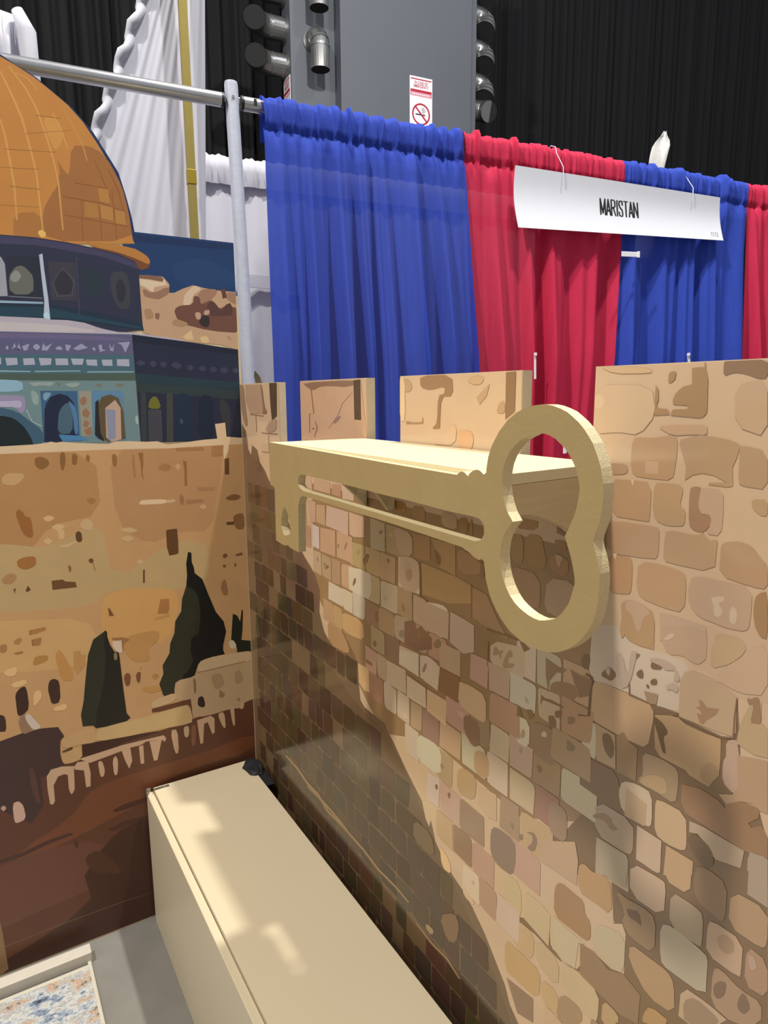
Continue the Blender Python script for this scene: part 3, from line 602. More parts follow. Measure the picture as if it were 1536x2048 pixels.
WALL_DARK = [
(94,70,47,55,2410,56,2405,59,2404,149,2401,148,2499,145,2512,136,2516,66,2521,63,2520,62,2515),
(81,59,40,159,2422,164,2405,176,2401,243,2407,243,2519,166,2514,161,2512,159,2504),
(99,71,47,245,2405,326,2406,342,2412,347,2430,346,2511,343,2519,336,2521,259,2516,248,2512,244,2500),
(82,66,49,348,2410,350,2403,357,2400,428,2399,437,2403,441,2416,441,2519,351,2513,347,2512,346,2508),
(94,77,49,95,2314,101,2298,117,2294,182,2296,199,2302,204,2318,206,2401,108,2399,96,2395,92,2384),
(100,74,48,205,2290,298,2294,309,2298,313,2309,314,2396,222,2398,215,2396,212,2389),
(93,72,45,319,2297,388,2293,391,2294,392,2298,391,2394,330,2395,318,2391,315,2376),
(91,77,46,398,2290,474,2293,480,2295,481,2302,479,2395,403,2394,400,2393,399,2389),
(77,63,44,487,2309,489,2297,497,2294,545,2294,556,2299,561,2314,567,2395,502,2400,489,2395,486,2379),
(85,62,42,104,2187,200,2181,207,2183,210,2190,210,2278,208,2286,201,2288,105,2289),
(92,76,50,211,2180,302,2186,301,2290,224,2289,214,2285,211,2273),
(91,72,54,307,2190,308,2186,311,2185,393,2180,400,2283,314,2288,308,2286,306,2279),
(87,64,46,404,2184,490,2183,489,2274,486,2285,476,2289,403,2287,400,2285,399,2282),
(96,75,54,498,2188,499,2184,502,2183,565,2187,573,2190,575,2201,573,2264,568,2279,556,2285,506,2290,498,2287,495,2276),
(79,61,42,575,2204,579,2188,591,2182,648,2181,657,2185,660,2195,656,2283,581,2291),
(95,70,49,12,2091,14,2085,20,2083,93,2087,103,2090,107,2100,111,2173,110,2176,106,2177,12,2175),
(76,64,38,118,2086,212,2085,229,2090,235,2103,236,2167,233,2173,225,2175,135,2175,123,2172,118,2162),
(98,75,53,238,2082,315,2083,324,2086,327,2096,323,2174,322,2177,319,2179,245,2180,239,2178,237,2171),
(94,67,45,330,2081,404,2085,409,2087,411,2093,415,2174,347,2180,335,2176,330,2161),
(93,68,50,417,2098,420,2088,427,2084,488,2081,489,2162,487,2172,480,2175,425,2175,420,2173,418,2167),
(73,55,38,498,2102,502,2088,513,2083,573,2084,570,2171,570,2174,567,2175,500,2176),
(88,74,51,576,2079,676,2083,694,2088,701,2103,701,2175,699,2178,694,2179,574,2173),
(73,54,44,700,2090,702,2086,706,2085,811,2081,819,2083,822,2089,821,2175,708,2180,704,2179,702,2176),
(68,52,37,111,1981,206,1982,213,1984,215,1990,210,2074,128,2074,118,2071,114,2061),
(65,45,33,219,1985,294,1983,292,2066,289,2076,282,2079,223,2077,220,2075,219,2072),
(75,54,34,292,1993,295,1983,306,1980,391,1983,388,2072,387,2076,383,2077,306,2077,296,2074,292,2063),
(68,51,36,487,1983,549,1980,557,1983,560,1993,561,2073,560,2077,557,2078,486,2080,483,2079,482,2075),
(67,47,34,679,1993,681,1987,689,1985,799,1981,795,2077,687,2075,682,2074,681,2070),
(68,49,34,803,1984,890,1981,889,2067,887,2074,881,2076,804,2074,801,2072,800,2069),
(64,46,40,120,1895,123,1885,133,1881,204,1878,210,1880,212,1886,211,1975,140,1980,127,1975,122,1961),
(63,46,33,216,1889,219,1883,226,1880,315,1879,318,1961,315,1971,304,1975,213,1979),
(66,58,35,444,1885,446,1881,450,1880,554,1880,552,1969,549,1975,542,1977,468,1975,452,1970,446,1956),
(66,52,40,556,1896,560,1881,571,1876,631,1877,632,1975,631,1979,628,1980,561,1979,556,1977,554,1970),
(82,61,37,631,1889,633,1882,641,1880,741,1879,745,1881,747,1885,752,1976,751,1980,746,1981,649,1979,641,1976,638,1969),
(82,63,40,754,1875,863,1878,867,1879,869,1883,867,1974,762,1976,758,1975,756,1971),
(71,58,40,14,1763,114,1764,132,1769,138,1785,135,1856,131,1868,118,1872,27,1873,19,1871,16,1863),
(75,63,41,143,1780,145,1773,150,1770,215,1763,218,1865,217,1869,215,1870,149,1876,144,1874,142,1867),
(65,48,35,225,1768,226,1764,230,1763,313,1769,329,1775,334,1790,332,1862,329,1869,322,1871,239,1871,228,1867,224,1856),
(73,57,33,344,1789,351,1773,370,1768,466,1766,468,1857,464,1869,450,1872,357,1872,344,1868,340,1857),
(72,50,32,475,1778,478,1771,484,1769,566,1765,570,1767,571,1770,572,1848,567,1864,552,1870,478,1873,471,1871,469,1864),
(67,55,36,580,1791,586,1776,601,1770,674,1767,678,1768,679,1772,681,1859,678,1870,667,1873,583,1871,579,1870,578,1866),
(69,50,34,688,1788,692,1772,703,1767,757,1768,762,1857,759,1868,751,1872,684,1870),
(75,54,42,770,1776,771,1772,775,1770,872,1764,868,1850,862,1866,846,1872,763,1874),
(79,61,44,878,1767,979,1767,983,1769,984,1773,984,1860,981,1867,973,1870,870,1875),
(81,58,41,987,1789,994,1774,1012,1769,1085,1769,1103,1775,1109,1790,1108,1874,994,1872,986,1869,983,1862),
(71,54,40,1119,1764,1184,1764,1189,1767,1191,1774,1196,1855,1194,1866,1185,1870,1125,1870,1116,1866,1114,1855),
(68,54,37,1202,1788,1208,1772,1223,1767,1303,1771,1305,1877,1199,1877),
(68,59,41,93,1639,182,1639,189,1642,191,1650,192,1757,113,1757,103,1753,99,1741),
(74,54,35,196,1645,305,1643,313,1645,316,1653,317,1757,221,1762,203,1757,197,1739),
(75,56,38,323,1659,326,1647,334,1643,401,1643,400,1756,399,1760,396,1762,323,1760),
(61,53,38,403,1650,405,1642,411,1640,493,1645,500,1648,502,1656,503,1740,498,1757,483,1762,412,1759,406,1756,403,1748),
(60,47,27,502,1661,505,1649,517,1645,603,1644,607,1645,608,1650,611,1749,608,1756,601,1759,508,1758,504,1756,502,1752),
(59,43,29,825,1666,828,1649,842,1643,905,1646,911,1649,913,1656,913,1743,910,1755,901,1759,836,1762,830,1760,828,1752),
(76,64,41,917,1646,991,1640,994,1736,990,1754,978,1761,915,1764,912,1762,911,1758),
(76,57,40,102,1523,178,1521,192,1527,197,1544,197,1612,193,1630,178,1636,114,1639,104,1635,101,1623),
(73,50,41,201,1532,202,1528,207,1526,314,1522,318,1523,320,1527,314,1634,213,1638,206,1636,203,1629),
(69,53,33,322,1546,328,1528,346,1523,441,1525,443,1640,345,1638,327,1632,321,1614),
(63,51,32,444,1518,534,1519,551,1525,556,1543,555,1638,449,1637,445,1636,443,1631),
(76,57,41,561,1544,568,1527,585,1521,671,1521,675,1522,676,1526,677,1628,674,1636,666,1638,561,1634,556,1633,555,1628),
(64,41,29,687,1537,690,1529,697,1526,798,1519,800,1636,702,1640,690,1637,686,1625),
(74,57,39,803,1520,915,1520,923,1523,926,1531,923,1639,811,1641,806,1640,805,1635),
(63,46,30,928,1528,930,1524,934,1522,1038,1520,1043,1521,1045,1525,1050,1635,1049,1639,1045,1641,931,1638),
(76,57,39,1056,1543,1062,1525,1079,1520,1150,1524,1162,1529,1166,1541,1169,1623,1165,1635,1153,1639,1075,1640,1057,1635,1052,1616),
(71,56,34,1171,1535,1173,1527,1181,1524,1262,1521,1279,1525,1285,1542,1285,1611,1280,1629,1263,1635,1188,1637,1176,1634,1172,1622),
(74,59,37,1290,1532,1291,1528,1296,1526,1402,1522,1406,1635,1303,1636,1291,1632,1287,1621),
(77,56,41,1412,1525,1414,1520,1417,1519,1492,1523,1495,1525,1496,1529,1498,1630,1496,1638,1490,1640,1407,1637),
(63,48,28,96,1406,160,1409,165,1411,167,1418,169,1504,168,1511,163,1514,104,1521,99,1519,97,1511),
(75,58,40,169,1417,172,1410,181,1407,283,1408,291,1411,294,1418,295,1509,293,1517,284,1519,193,1519,173,1513,167,1496),
(73,58,33,297,1431,300,1415,312,1409,370,1407,376,1410,378,1417,380,1493,376,1509,365,1514,302,1515),
(69,56,33,388,1428,392,1411,403,1405,460,1409,457,1509,455,1516,451,1519,400,1520,390,1514,387,1497),
(66,52,42,466,1413,579,1407,588,1409,591,1416,590,1513,589,1517,584,1518,486,1520,473,1517,468,1506),
(78,53,36,595,1420,598,1412,606,1409,700,1406,708,1408,711,1416,717,1517,589,1522),
(76,56,45,796,1417,796,1413,799,1412,864,1408,872,1411,875,1423,873,1512,872,1516,869,1518,810,1514,802,1510,799,1499),
(72,50,37,881,1431,885,1414,896,1409,958,1413,955,1520,885,1521,883,1520,882,1516),
(74,54,39,966,1413,1047,1409,1057,1412,1061,1424,1062,1501,1059,1512,1048,1516,973,1518,967,1516,965,1509),
(73,52,35,1161,1431,1167,1415,1181,1409,1258,1405,1260,1509,1258,1517,1252,1519,1168,1515,1161,1512,1159,1505),
(66,47,30,1264,1410,1375,1405,1379,1495,1374,1511,1357,1517,1279,1518,1266,1514,1262,1503),
(78,58,40,1381,1405,1474,1409,1477,1410,1479,1414,1480,1494,1475,1510,1460,1516,1381,1517),
(79,55,41,1481,1414,1483,1410,1487,1409,1593,1409,1601,1412,1604,1419,1600,1510,1597,1518,1589,1520,1481,1518),
(69,56,36,1607,1427,1611,1411,1626,1406,1686,1411,1701,1417,1706,1434,1710,1521,1609,1516),
(67,53,36,89,1319,93,1304,108,1299,174,1299,185,1302,188,1313,190,1399,111,1401,96,1396,91,1381),
(81,64,44,201,1321,205,1306,217,1300,277,1295,277,1396,275,1404,270,1406,212,1401,200,1395,197,1380),
(68,47,36,278,1321,281,1306,293,1301,351,1299,356,1302,358,1309,363,1385,359,1401,348,1406,295,1401,286,1397,282,1386),
(72,56,34,369,1310,373,1300,385,1296,474,1298,482,1300,484,1307,480,1382,474,1398,457,1402,368,1400),
(66,47,29,487,1312,489,1305,497,1302,578,1297,595,1301,600,1317,598,1399,597,1403,593,1405,512,1405,496,1400,490,1384),
(71,62,39,600,1319,605,1303,621,1297,688,1296,705,1301,710,1317,708,1396,707,1399,703,1401,614,1406,607,1404,604,1397),
(78,63,45,717,1316,721,1305,731,1302,806,1300,813,1302,815,1309,813,1384,808,1399,794,1404,717,1401),
(69,57,33,824,1312,827,1301,835,1298,894,1297,903,1301,906,1312,909,1390,907,1401,898,1404,835,1400,826,1396,823,1385),
(67,51,39,912,1321,918,1305,935,1300,1020,1302,1024,1304,1025,1308,1026,1401,1025,1405,1021,1407,936,1406,919,1401,913,1385),
(68,44,32,1031,1311,1034,1299,1044,1296,1118,1301,1124,1303,1127,1310,1129,1389,1126,1400,1116,1404,1040,1406,1034,1404,1031,1396),
(66,54,42,1137,1297,1210,1299,1210,1400,1153,1404,1143,1400,1139,1384),
(70,59,37,1215,1298,1288,1303,1288,1380,1284,1394,1273,1399,1226,1400,1218,1397,1215,1386),
(78,63,38,1292,1309,1294,1301,1300,1299,1391,1300,1389,1405,1296,1407),
(63,46,39,1396,1312,1400,1301,1410,1297,1491,1298,1490,1391,1487,1403,1477,1406,1403,1403,1397,1401,1395,1393),
(74,58,38,1496,1312,1499,1305,1505,1303,1590,1301,1597,1304,1600,1310,1600,1382,1595,1397,1580,1402,1520,1402,1504,1397,1499,1382),
(77,56,35,1611,1319,1616,1304,1632,1299,1719,1299,1720,1399,1719,1403,1715,1404,1634,1401,1618,1395,1612,1380),
(69,54,37,1719,1304,1719,1300,1722,1299,1788,1298,1796,1302,1798,1313,1796,1384,1792,1400,1781,1405,1724,1403),
(64,49,36,113,1197,116,1186,124,1182,187,1183,190,1184,191,1188,187,1291,125,1291,114,1286,111,1270),
(70,50,38,197,1186,268,1181,282,1185,286,1203,287,1273,282,1290,268,1296,193,1294),
(74,64,39,293,1195,296,1187,305,1185,416,1182,421,1183,422,1187,421,1296,296,1297),
(76,58,36,422,1184,521,1185,516,1275,513,1286,504,1289,438,1291,432,1289,429,1282),
(66,57,34,523,1195,526,1187,534,1184,622,1184,634,1187,638,1199,640,1297,540,1296,528,1292,523,1281),
(60,44,30,642,1180,739,1186,746,1189,749,1197,748,1294,654,1295,647,1293,644,1285),
(76,54,43,752,1190,754,1183,761,1180,833,1181,843,1185,846,1197,845,1270,840,1286,826,1292,754,1292),
(75,56,41,854,1193,856,1186,861,1183,935,1179,933,1289,857,1291,851,1288,850,1281),
(58,45,35,940,1191,943,1184,951,1182,1038,1184,1056,1191,1062,1208,1061,1292,1060,1296,1055,1297,950,1293,945,1292,944,1287),
(68,55,41,1064,1191,1065,1187,1068,1185,1149,1184,1155,1186,1157,1193,1163,1290,1079,1293,1068,1290,1065,1279),
(69,53,34,1161,1189,1164,1182,1170,1179,1238,1179,1252,1184,1257,1201,1257,1268,1253,1285,1238,1290,1161,1293),
(73,58,42,1261,1186,1263,1182,1267,1181,1366,1183,1370,1278,1366,1289,1355,1293,1259,1294),
(63,49,37,1374,1180,1463,1185,1474,1190,1477,1201,1473,1273,1467,1289,1453,1293,1379,1290),
(74,56,39,1482,1196,1484,1189,1490,1187,1566,1184,1570,1273,1566,1290,1553,1294,1493,1291,1484,1287,1481,1276),
(74,57,45,1572,1206,1577,1190,1595,1185,1690,1185,1684,1270,1678,1286,1662,1292,1592,1293,1580,1289,1576,1278),
(73,58,44,1694,1178,1772,1182,1787,1188,1793,1204,1799,1275,1796,1286,1785,1291,1699,1294,1695,1293,1693,1289),
(72,55,40,1799,1192,1802,1185,1809,1182,1904,1180,1908,1182,1909,1186,1909,1293,1800,1294),
(82,64,36,1915,1208,1919,1192,1930,1186,1984,1185,1986,1186,1987,1190,1989,1279,1986,1291,1978,1295,1910,1297),
(74,49,35,67,1095,73,1079,90,1074,176,1076,180,1077,182,1081,189,1175,77,1180,69,1178,66,1171),
(69,49,38,189,1080,190,1076,193,1074,254,1075,266,1081,271,1095,276,1169,275,1173,272,1175,191,1180),
(72,53,33,279,1080,280,1076,283,1075,370,1073,373,1075,374,1079,369,1171,367,1179,361,1181,287,1176,281,1174,279,1167),
(74,59,41,375,1076,478,1072,485,1074,488,1081,489,1171,488,1175,483,1177,374,1179),
(65,56,33,496,1097,501,1081,515,1074,588,1070,588,1168,586,1176,579,1178,512,1180,497,1175,493,1159),
(61,46,35,589,1076,681,1071,676,1155,671,1171,658,1176,590,1176),
(71,52,37,686,1090,690,1079,698,1076,766,1076,765,1164,761,1175,753,1178,688,1175,682,1172,681,1165),
(78,63,45,768,1071,873,1074,867,1176,782,1179,772,1175,768,1164),
(62,48,34,873,1085,875,1078,880,1076,940,1076,948,1079,951,1090,955,1166,953,1173,948,1175,888,1177,876,1172,872,1157),
(71,51,35,961,1078,962,1074,965,1073,1033,1073,1041,1077,1044,1088,1043,1178,975,1177,962,1171,959,1156),
(66,57,41,1046,1085,1049,1079,1058,1076,1179,1075,1173,1167,1170,1174,1161,1176,1050,1174),
(73,55,40,1184,1085,1187,1074,1196,1070,1266,1071,1262,1157,1257,1173,1246,1179,1187,1179,1184,1178,1184,1174),
(70,53,44,1271,1084,1274,1078,1281,1075,1368,1070,1380,1073,1384,1084,1386,1166,1384,1173,1376,1175,1269,1173),
(69,50,38,1390,1085,1394,1074,1405,1071,1500,1074,1498,1160,1494,1170,1483,1174,1408,1173,1396,1170,1392,1159),
(66,52,36,1504,1069,1601,1076,1608,1079,1610,1086,1610,1165,1607,1171,1600,1173,1499,1174),
(66,46,31,1618,1073,1717,1074,1715,1181,1633,1176,1618,1170,1614,1155),
(76,57,42,1718,1095,1724,1079,1744,1073,1823,1071,1843,1076,1848,1092,1845,1167,1842,1174,1833,1177,1732,1178,1723,1176,1720,1169),
(71,59,44,1848,1074,1849,1070,1852,1069,1926,1074,1926,1176,1925,1180,1922,1181,1852,1175,1849,1174,1848,1170),
(78,55,36,1928,1082,1929,1078,1932,1076,1985,1077,1996,1082,2000,1098,2002,1160,1999,1175,1988,1180,1939,1181,1931,1178,1929,1167),
(73,52,41,2006,1076,2081,1070,2090,1073,2094,1085,2095,1169,2093,1176,2088,1179,2023,1179,2014,1175,2010,1165),
(75,51,36,2100,1074,2102,1070,2105,1069,2177,1075,2186,1080,2189,1090,2185,1157,2180,1172,2166,1178,2098,1180),
(68,52,36,187,975,190,968,197,966,301,964,301,1065,300,1069,295,1070,188,1063),
(75,60,39,310,966,438,958,432,1054,427,1066,414,1069,307,1063),
(63,51,39,441,976,444,964,454,960,523,959,533,963,536,975,536,1065,535,1069,532,1071,453,1069,447,1066,444,1059),
(74,50,39,549,962,666,960,670,961,672,965,669,1071,571,1066,553,1059,547,1044),
(69,55,33,672,979,675,969,685,964,765,959,770,1071,672,1065),
(71,55,34,772,963,894,963,889,1047,882,1063,865,1069,796,1069,779,1064,773,1048),
(72,50,40,894,986,899,970,913,964,973,963,988,968,993,985,991,1066,990,1070,986,1071,911,1070,901,1066,897,1055),
(70,56,35,998,985,1003,969,1016,964,1078,964,1081,966,1082,970,1085,1061,1084,1068,1077,1070,993,1068),
(79,62,43,1093,966,1095,962,1100,961,1202,959,1211,961,1214,969,1217,1049,1212,1066,1193,1071,1091,1068),
(78,59,44,1224,960,1294,965,1307,972,1311,987,1307,1067,1225,1067,1222,1066,1221,1062),
(62,45,34,1313,983,1317,967,1330,961,1400,959,1400,1049,1396,1066,1383,1071,1324,1069,1318,1067,1316,1059),
(77,54,36,1405,961,1476,962,1474,1065,1474,1069,1471,1070,1406,1066),
(59,46,33,1482,982,1488,967,1508,962,1606,964,1611,965,1612,969,1609,1044,1602,1059,1582,1064,1480,1063),
(75,63,43,1613,968,1616,961,1623,959,1706,961,1718,965,1721,976,1721,1063,1719,1067,1715,1068,1617,1063),
(73,57,39,1726,986,1732,971,1749,966,1841,965,1841,1055,1837,1066,1825,1069,1736,1066,1728,1064,1726,1057),
(69,51,38,1849,962,1924,965,1933,969,1936,980,1933,1054,1930,1065,1921,1068,1861,1068,1853,1064,1850,1053),
(73,50,37,1938,981,1941,970,1951,966,2028,964,2028,1069,1935,1068),
(68,55,41,2039,962,2111,965,2124,970,2130,986,2135,1053,2132,1063,2122,1067,2046,1065,2040,1063,2038,1056),
(76,55,43,2134,970,2136,966,2139,965,2225,966,2232,969,2234,976,2229,1065,2227,1069,2224,1070,2139,1066,2135,1065,2134,1061),
(72,52,37,86,856,87,852,91,851,178,849,172,954,84,960),
(62,45,28,287,860,288,856,291,855,374,851,371,960,307,956,295,950,290,935),
(70,50,36,382,859,384,855,388,854,473,855,490,860,495,875,494,950,493,954,488,955,391,961,384,959,381,952),
(79,60,38,501,874,507,858,524,852,591,850,608,855,614,871,615,951,612,958,604,961,499,957),
(77,61,42,616,875,620,859,635,853,700,854,710,858,713,869,708,958,625,960,619,958,617,951),
(75,58,41,721,850,833,855,834,952,833,956,828,957,715,958),
(77,57,39,835,857,950,854,954,855,956,859,955,940,949,956,932,961,840,959),
(69,49,37,958,849,1064,854,1077,858,1080,869,1074,945,1070,956,1057,960,967,961,962,959,961,955),
(67,51,42,1082,863,1084,856,1092,853,1188,850,1193,851,1194,855,1198,959,1080,961),
(76,54,38,1203,853,1292,856,1299,858,1301,865,1302,943,1298,954,1288,958,1213,960,1206,957,1204,950),
(80,54,39,1307,853,1414,851,1422,853,1424,861,1423,950,1420,957,1412,959,1303,953),
(69,58,35,1429,852,1494,855,1499,857,1500,865,1497,945,1494,956,1487,960,1429,958,1427,957,1426,953),
(67,58,38,1609,872,1613,857,1625,851,1675,850,1683,854,1685,865,1685,951,1684,955,1681,956,1614,953,1609,951,1607,944),
(80,53,40,1822,856,1940,854,1948,856,1951,863,1944,946,1941,953,1933,955,1825,955),
(73,55,34,1951,849,2042,857,2040,956,2039,960,2036,961,1956,959,1952,958,1951,953),
(67,49,35,2044,852,2118,851,2131,857,2135,873,2133,956,2131,960,2128,961,2051,955,2045,953,2043,945),
(74,60,44,2144,864,2148,853,2159,849,2240,850,2244,851,2245,855,2242,951,2241,955,2237,956,2147,954,2140,952,2139,945),
(63,52,38,2255,870,2260,859,2272,855,2352,852,2363,855,2367,865,2364,948,2362,952,2358,954,2248,958),
(70,53,39,171,742,240,739,248,743,251,754,252,823,248,839,237,845,182,848,176,845,174,838),
(62,47,29,262,753,264,746,269,744,339,747,344,749,346,756,346,846,263,848),
(73,59,41,349,744,454,744,474,748,480,764,478,845,351,846),
(67,42,36,486,755,489,744,497,741,551,745,556,748,558,755,559,845,487,850,484,849,483,845),
(83,63,44,561,750,563,746,566,745,658,740,665,742,668,749,672,823,667,839,651,844,585,846,569,841,563,826),
(67,58,39,674,749,677,742,685,740,794,744,794,845,685,847,677,845,674,838),
(58,42,29,797,755,799,748,804,745,864,740,869,743,871,750,870,839,869,846,864,849,799,846,796,845,796,841),
(64,44,34,881,747,881,743,884,742,947,741,946,837,945,844,941,846,889,848,884,845,883,838),
(74,53,35,956,755,958,748,964,746,1034,742,1040,744,1042,751,1044,840,1042,844,1039,845,952,845),
(68,50,38,1050,743,1122,745,1135,751,1139,766,1136,827,1131,842,1117,847,1045,846),
(62,53,35,1147,747,1148,743,1153,742,1258,742,1266,745,1269,752,1267,839,1265,843,1260,844,1161,847,1148,843,1144,832),
(73,54,35,1276,742,1385,740,1389,742,1390,746,1391,825,1385,841,1368,847,1291,847,1279,843,1275,832),
(70,56,38,1395,747,1475,739,1481,741,1482,749,1481,844,1480,848,1476,849,1410,847,1397,842,1393,827),
(75,55,43,1494,742,1561,739,1574,744,1578,761,1578,849,1494,851,1488,849,1487,841),
(75,55,36,1660,759,1662,748,1671,744,1738,742,1741,744,1742,747,1742,824,1738,839,1725,845,1677,850,1665,845,1661,830),
(66,52,40,1748,763,1754,747,1771,741,1850,739,1857,741,1859,749,1856,851,1765,851,1748,845,1744,829),
(74,49,40,1864,759,1869,748,1881,744,1974,743,1978,744,1979,748,1978,834,1974,845,1962,848,1864,849),
(66,48,37,1985,744,2051,741,2063,745,2068,762,2072,840,2070,847,2064,850,1996,848,1986,844,1983,833),
(74,64,36,2074,743,2197,739,2202,740,2204,744,2207,832,2203,844,2189,848,2076,850),
(72,53,34,2210,743,2315,747,2315,850,2224,845,2213,841,2210,830),
(79,55,45,2315,755,2318,744,2330,741,2403,744,2420,749,2426,765,2426,833,2422,844,2411,847,2327,844,2323,843,2321,839),
(75,49,36,104,636,105,631,110,630,203,635,215,640,220,651,223,718,218,733,200,739,130,740,112,735,106,719),
(79,59,35,355,632,444,633,451,636,453,643,456,734,455,738,451,739,375,736,360,731,355,715),
(75,54,33,582,636,697,636,702,638,703,642,696,738,584,739),
(74,55,41,703,650,708,634,722,630,780,635,795,642,799,658,798,740,713,734,707,731,705,724),
(73,60,43,914,656,920,641,937,635,1023,630,1028,631,1029,635,1030,714,1024,729,1007,735,914,736),
(71,55,41,1033,640,1035,633,1040,631,1104,637,1105,734,1034,735,1031,734,1030,730),
(62,44,34,1111,654,1116,638,1134,633,1218,630,1226,633,1228,640,1225,740,1123,736,1115,734,1112,727),
(69,47,33,1231,632,1344,630,1348,632,1350,636,1348,716,1342,732,1325,738,1238,737,1234,736,1233,732),
(61,49,36,1354,637,1425,630,1434,634,1437,645,1438,736,1437,740,1434,741,1364,735,1361,733,1360,729),
(70,52,39,1450,655,1457,641,1474,635,1544,633,1562,638,1568,654,1571,731,1568,738,1560,740,1472,734,1453,728,1448,713),
(71,57,41,1572,646,1575,635,1585,631,1646,631,1659,637,1664,652,1663,734,1589,735,1580,731,1576,721),
(75,54,38,1668,632,1770,632,1774,633,1776,637,1778,719,1774,730,1762,734,1668,735,1663,734,1662,730),
(70,50,33,1782,634,1783,630,1786,629,1869,637,1873,738,1804,737,1790,731,1785,715),
(65,55,40,1879,636,1966,633,1977,637,1980,648,1979,741,1888,738,1877,734,1874,724),
(76,60,43,1982,634,2063,636,2079,642,2083,657,2082,728,2079,735,2072,737,1981,736),
(70,54,39,2086,651,2090,640,2102,636,2197,631,2201,632,2203,636,2203,735,2092,737,2088,736,2086,732),
(70,55,37,2208,634,2209,630,2213,629,2307,632,2314,635,2317,643,2321,726,2318,737,2306,741,2216,741,2208,739,2205,731),
(71,60,44,2323,630,2451,632,2449,741,2346,739,2334,735,2329,724),
(65,45,39,80,546,84,530,96,525,152,527,161,530,164,541,164,617,162,624,157,627,94,630,86,627,83,616),
(82,64,37,173,519,253,523,269,528,274,544,278,611,275,621,264,625,178,623,174,622,173,618),
(61,47,36,411,532,412,528,415,527,480,521,493,526,498,542,503,607,499,623,486,629,420,630,417,628,415,625),
(70,51,36,507,529,508,525,512,524,608,527,605,626,512,631,509,630,508,626),
(70,57,39,613,536,616,529,623,527,708,524,719,527,723,538,720,624,718,628,714,630,619,631,615,630,614,626),
(71,50,36,730,532,731,528,735,527,831,527,832,623,735,630,728,628,726,621),
(80,58,39,836,529,837,525,841,524,938,523,941,627,856,624,841,619,835,604),
(64,47,37,939,535,942,524,950,521,1021,521,1025,625,944,625),
(71,52,41,1028,547,1034,532,1049,526,1114,523,1125,526,1128,537,1129,621,1127,628,1120,630,1041,629,1030,625,1027,615),
(70,60,38,1140,525,1217,521,1222,523,1224,530,1224,629,1143,631,1137,629,1135,622),
(74,52,33,1317,521,1388,519,1393,521,1395,529,1395,612,1392,623,1384,627,1322,626,1319,624,1318,620),
(71,52,37,1404,530,1405,526,1408,525,1490,523,1484,608,1479,624,1467,629,1415,629,1407,626,1404,615),
(81,62,44,1495,540,1498,528,1505,525,1556,524,1561,526,1562,533,1560,616,1557,627,1550,631,1500,631,1493,627,1491,616),
(73,54,40,1568,539,1573,529,1586,525,1685,523,1694,525,1696,532,1696,606,1690,622,1671,627,1580,626,1571,624,1568,617),
(68,48,40,1697,532,1698,528,1701,527,1778,526,1777,625,1702,625),
(68,54,39,1783,531,1786,523,1791,521,1863,520,1866,521,1867,525,1867,620,1866,624,1863,626,1798,628,1785,623,1781,607),
(64,52,30,1871,529,1872,525,1875,524,1937,524,1949,529,1952,545,1948,608,1943,623,1931,628,1874,627,1869,625,1867,618),
(69,53,40,1956,543,1960,526,1974,521,2049,520,2047,617,2045,624,2039,626,1966,629,1960,627,1957,620),
(75,63,38,2059,519,2151,521,2155,522,2156,526,2153,607,2148,623,2133,628,2062,629,2058,628,2057,624),
(60,47,35,2247,532,2249,524,2256,522,2336,521,2347,525,2350,535,2349,604,2344,619,2329,625,2248,627),
(67,53,30,2349,523,2432,525,2439,527,2440,535,2438,626,2437,630,2434,631,2370,627,2357,621,2352,605),
(63,53,32,15,414,110,414,118,416,120,423,122,514,21,520,17,519,16,515),
(72,54,35,128,430,132,420,144,416,240,413,239,520,130,515,125,513,124,510),
(82,57,36,241,430,244,418,253,414,325,411,327,496,323,512,310,518,242,521),
(66,47,38,329,415,330,411,334,409,409,413,425,419,430,435,432,519,327,521),
(72,58,34,440,422,441,418,444,417,522,416,525,500,522,510,512,513,439,513,435,512,434,509),
(80,62,42,529,409,610,412,616,414,619,422,623,514,622,518,618,519,527,518),
(57,41,27,628,425,631,418,638,416,735,417,732,518,636,520,625,517,622,506),
(79,59,39,740,414,841,414,860,420,867,435,869,520,738,514),
(71,56,38,872,416,874,412,878,411,968,411,975,413,977,420,972,500,968,511,957,515,870,516),
(68,58,38,982,420,984,413,992,411,1076,414,1094,420,1100,436,1100,518,1007,516,989,510,983,494),
(61,52,39,1206,420,1209,412,1217,410,1317,410,1321,411,1323,415,1322,509,1319,517,1311,519,1203,521),
(81,64,37,1331,426,1333,418,1337,416,1397,412,1402,414,1403,421,1403,499,1401,510,1393,514,1340,520,1332,517,1330,506),
(68,54,35,1408,427,1412,415,1421,412,1495,411,1498,518,1412,519,1406,517,1404,510),
(64,49,38,1502,430,1506,420,1518,416,1614,411,1617,509,1615,513,1611,514,1501,513),
(65,44,27,1617,416,1720,416,1724,417,1726,421,1726,515,1619,513),
(60,44,32,1731,424,1733,417,1740,415,1817,413,1833,418,1838,433,1834,508,1833,512,1829,513,1753,514,1738,510,1733,495),
(66,47,30,1847,436,1851,421,1865,415,1934,410,1937,412,1938,416,1941,519,1866,517,1851,512,1847,497),
(81,58,42,1945,429,1949,418,1957,415,2019,414,2022,415,2023,419,2025,519,1939,514),
(80,63,40,2033,418,2034,414,2038,413,2124,416,2128,418,2129,422,2128,498,2122,513,2107,518,2041,519,2031,515,2028,504),
(66,52,37,2132,432,2137,415,2155,410,2243,415,2248,416,2249,420,2246,504,2241,515,2230,519,2147,521,2140,518,2137,511),
(72,50,40,2366,433,2371,417,2386,412,2468,415,2466,505,2462,516,2451,519,2366,519),
(63,53,38,117,306,118,302,121,301,185,305,197,310,201,326,199,401,198,405,195,406,120,410),
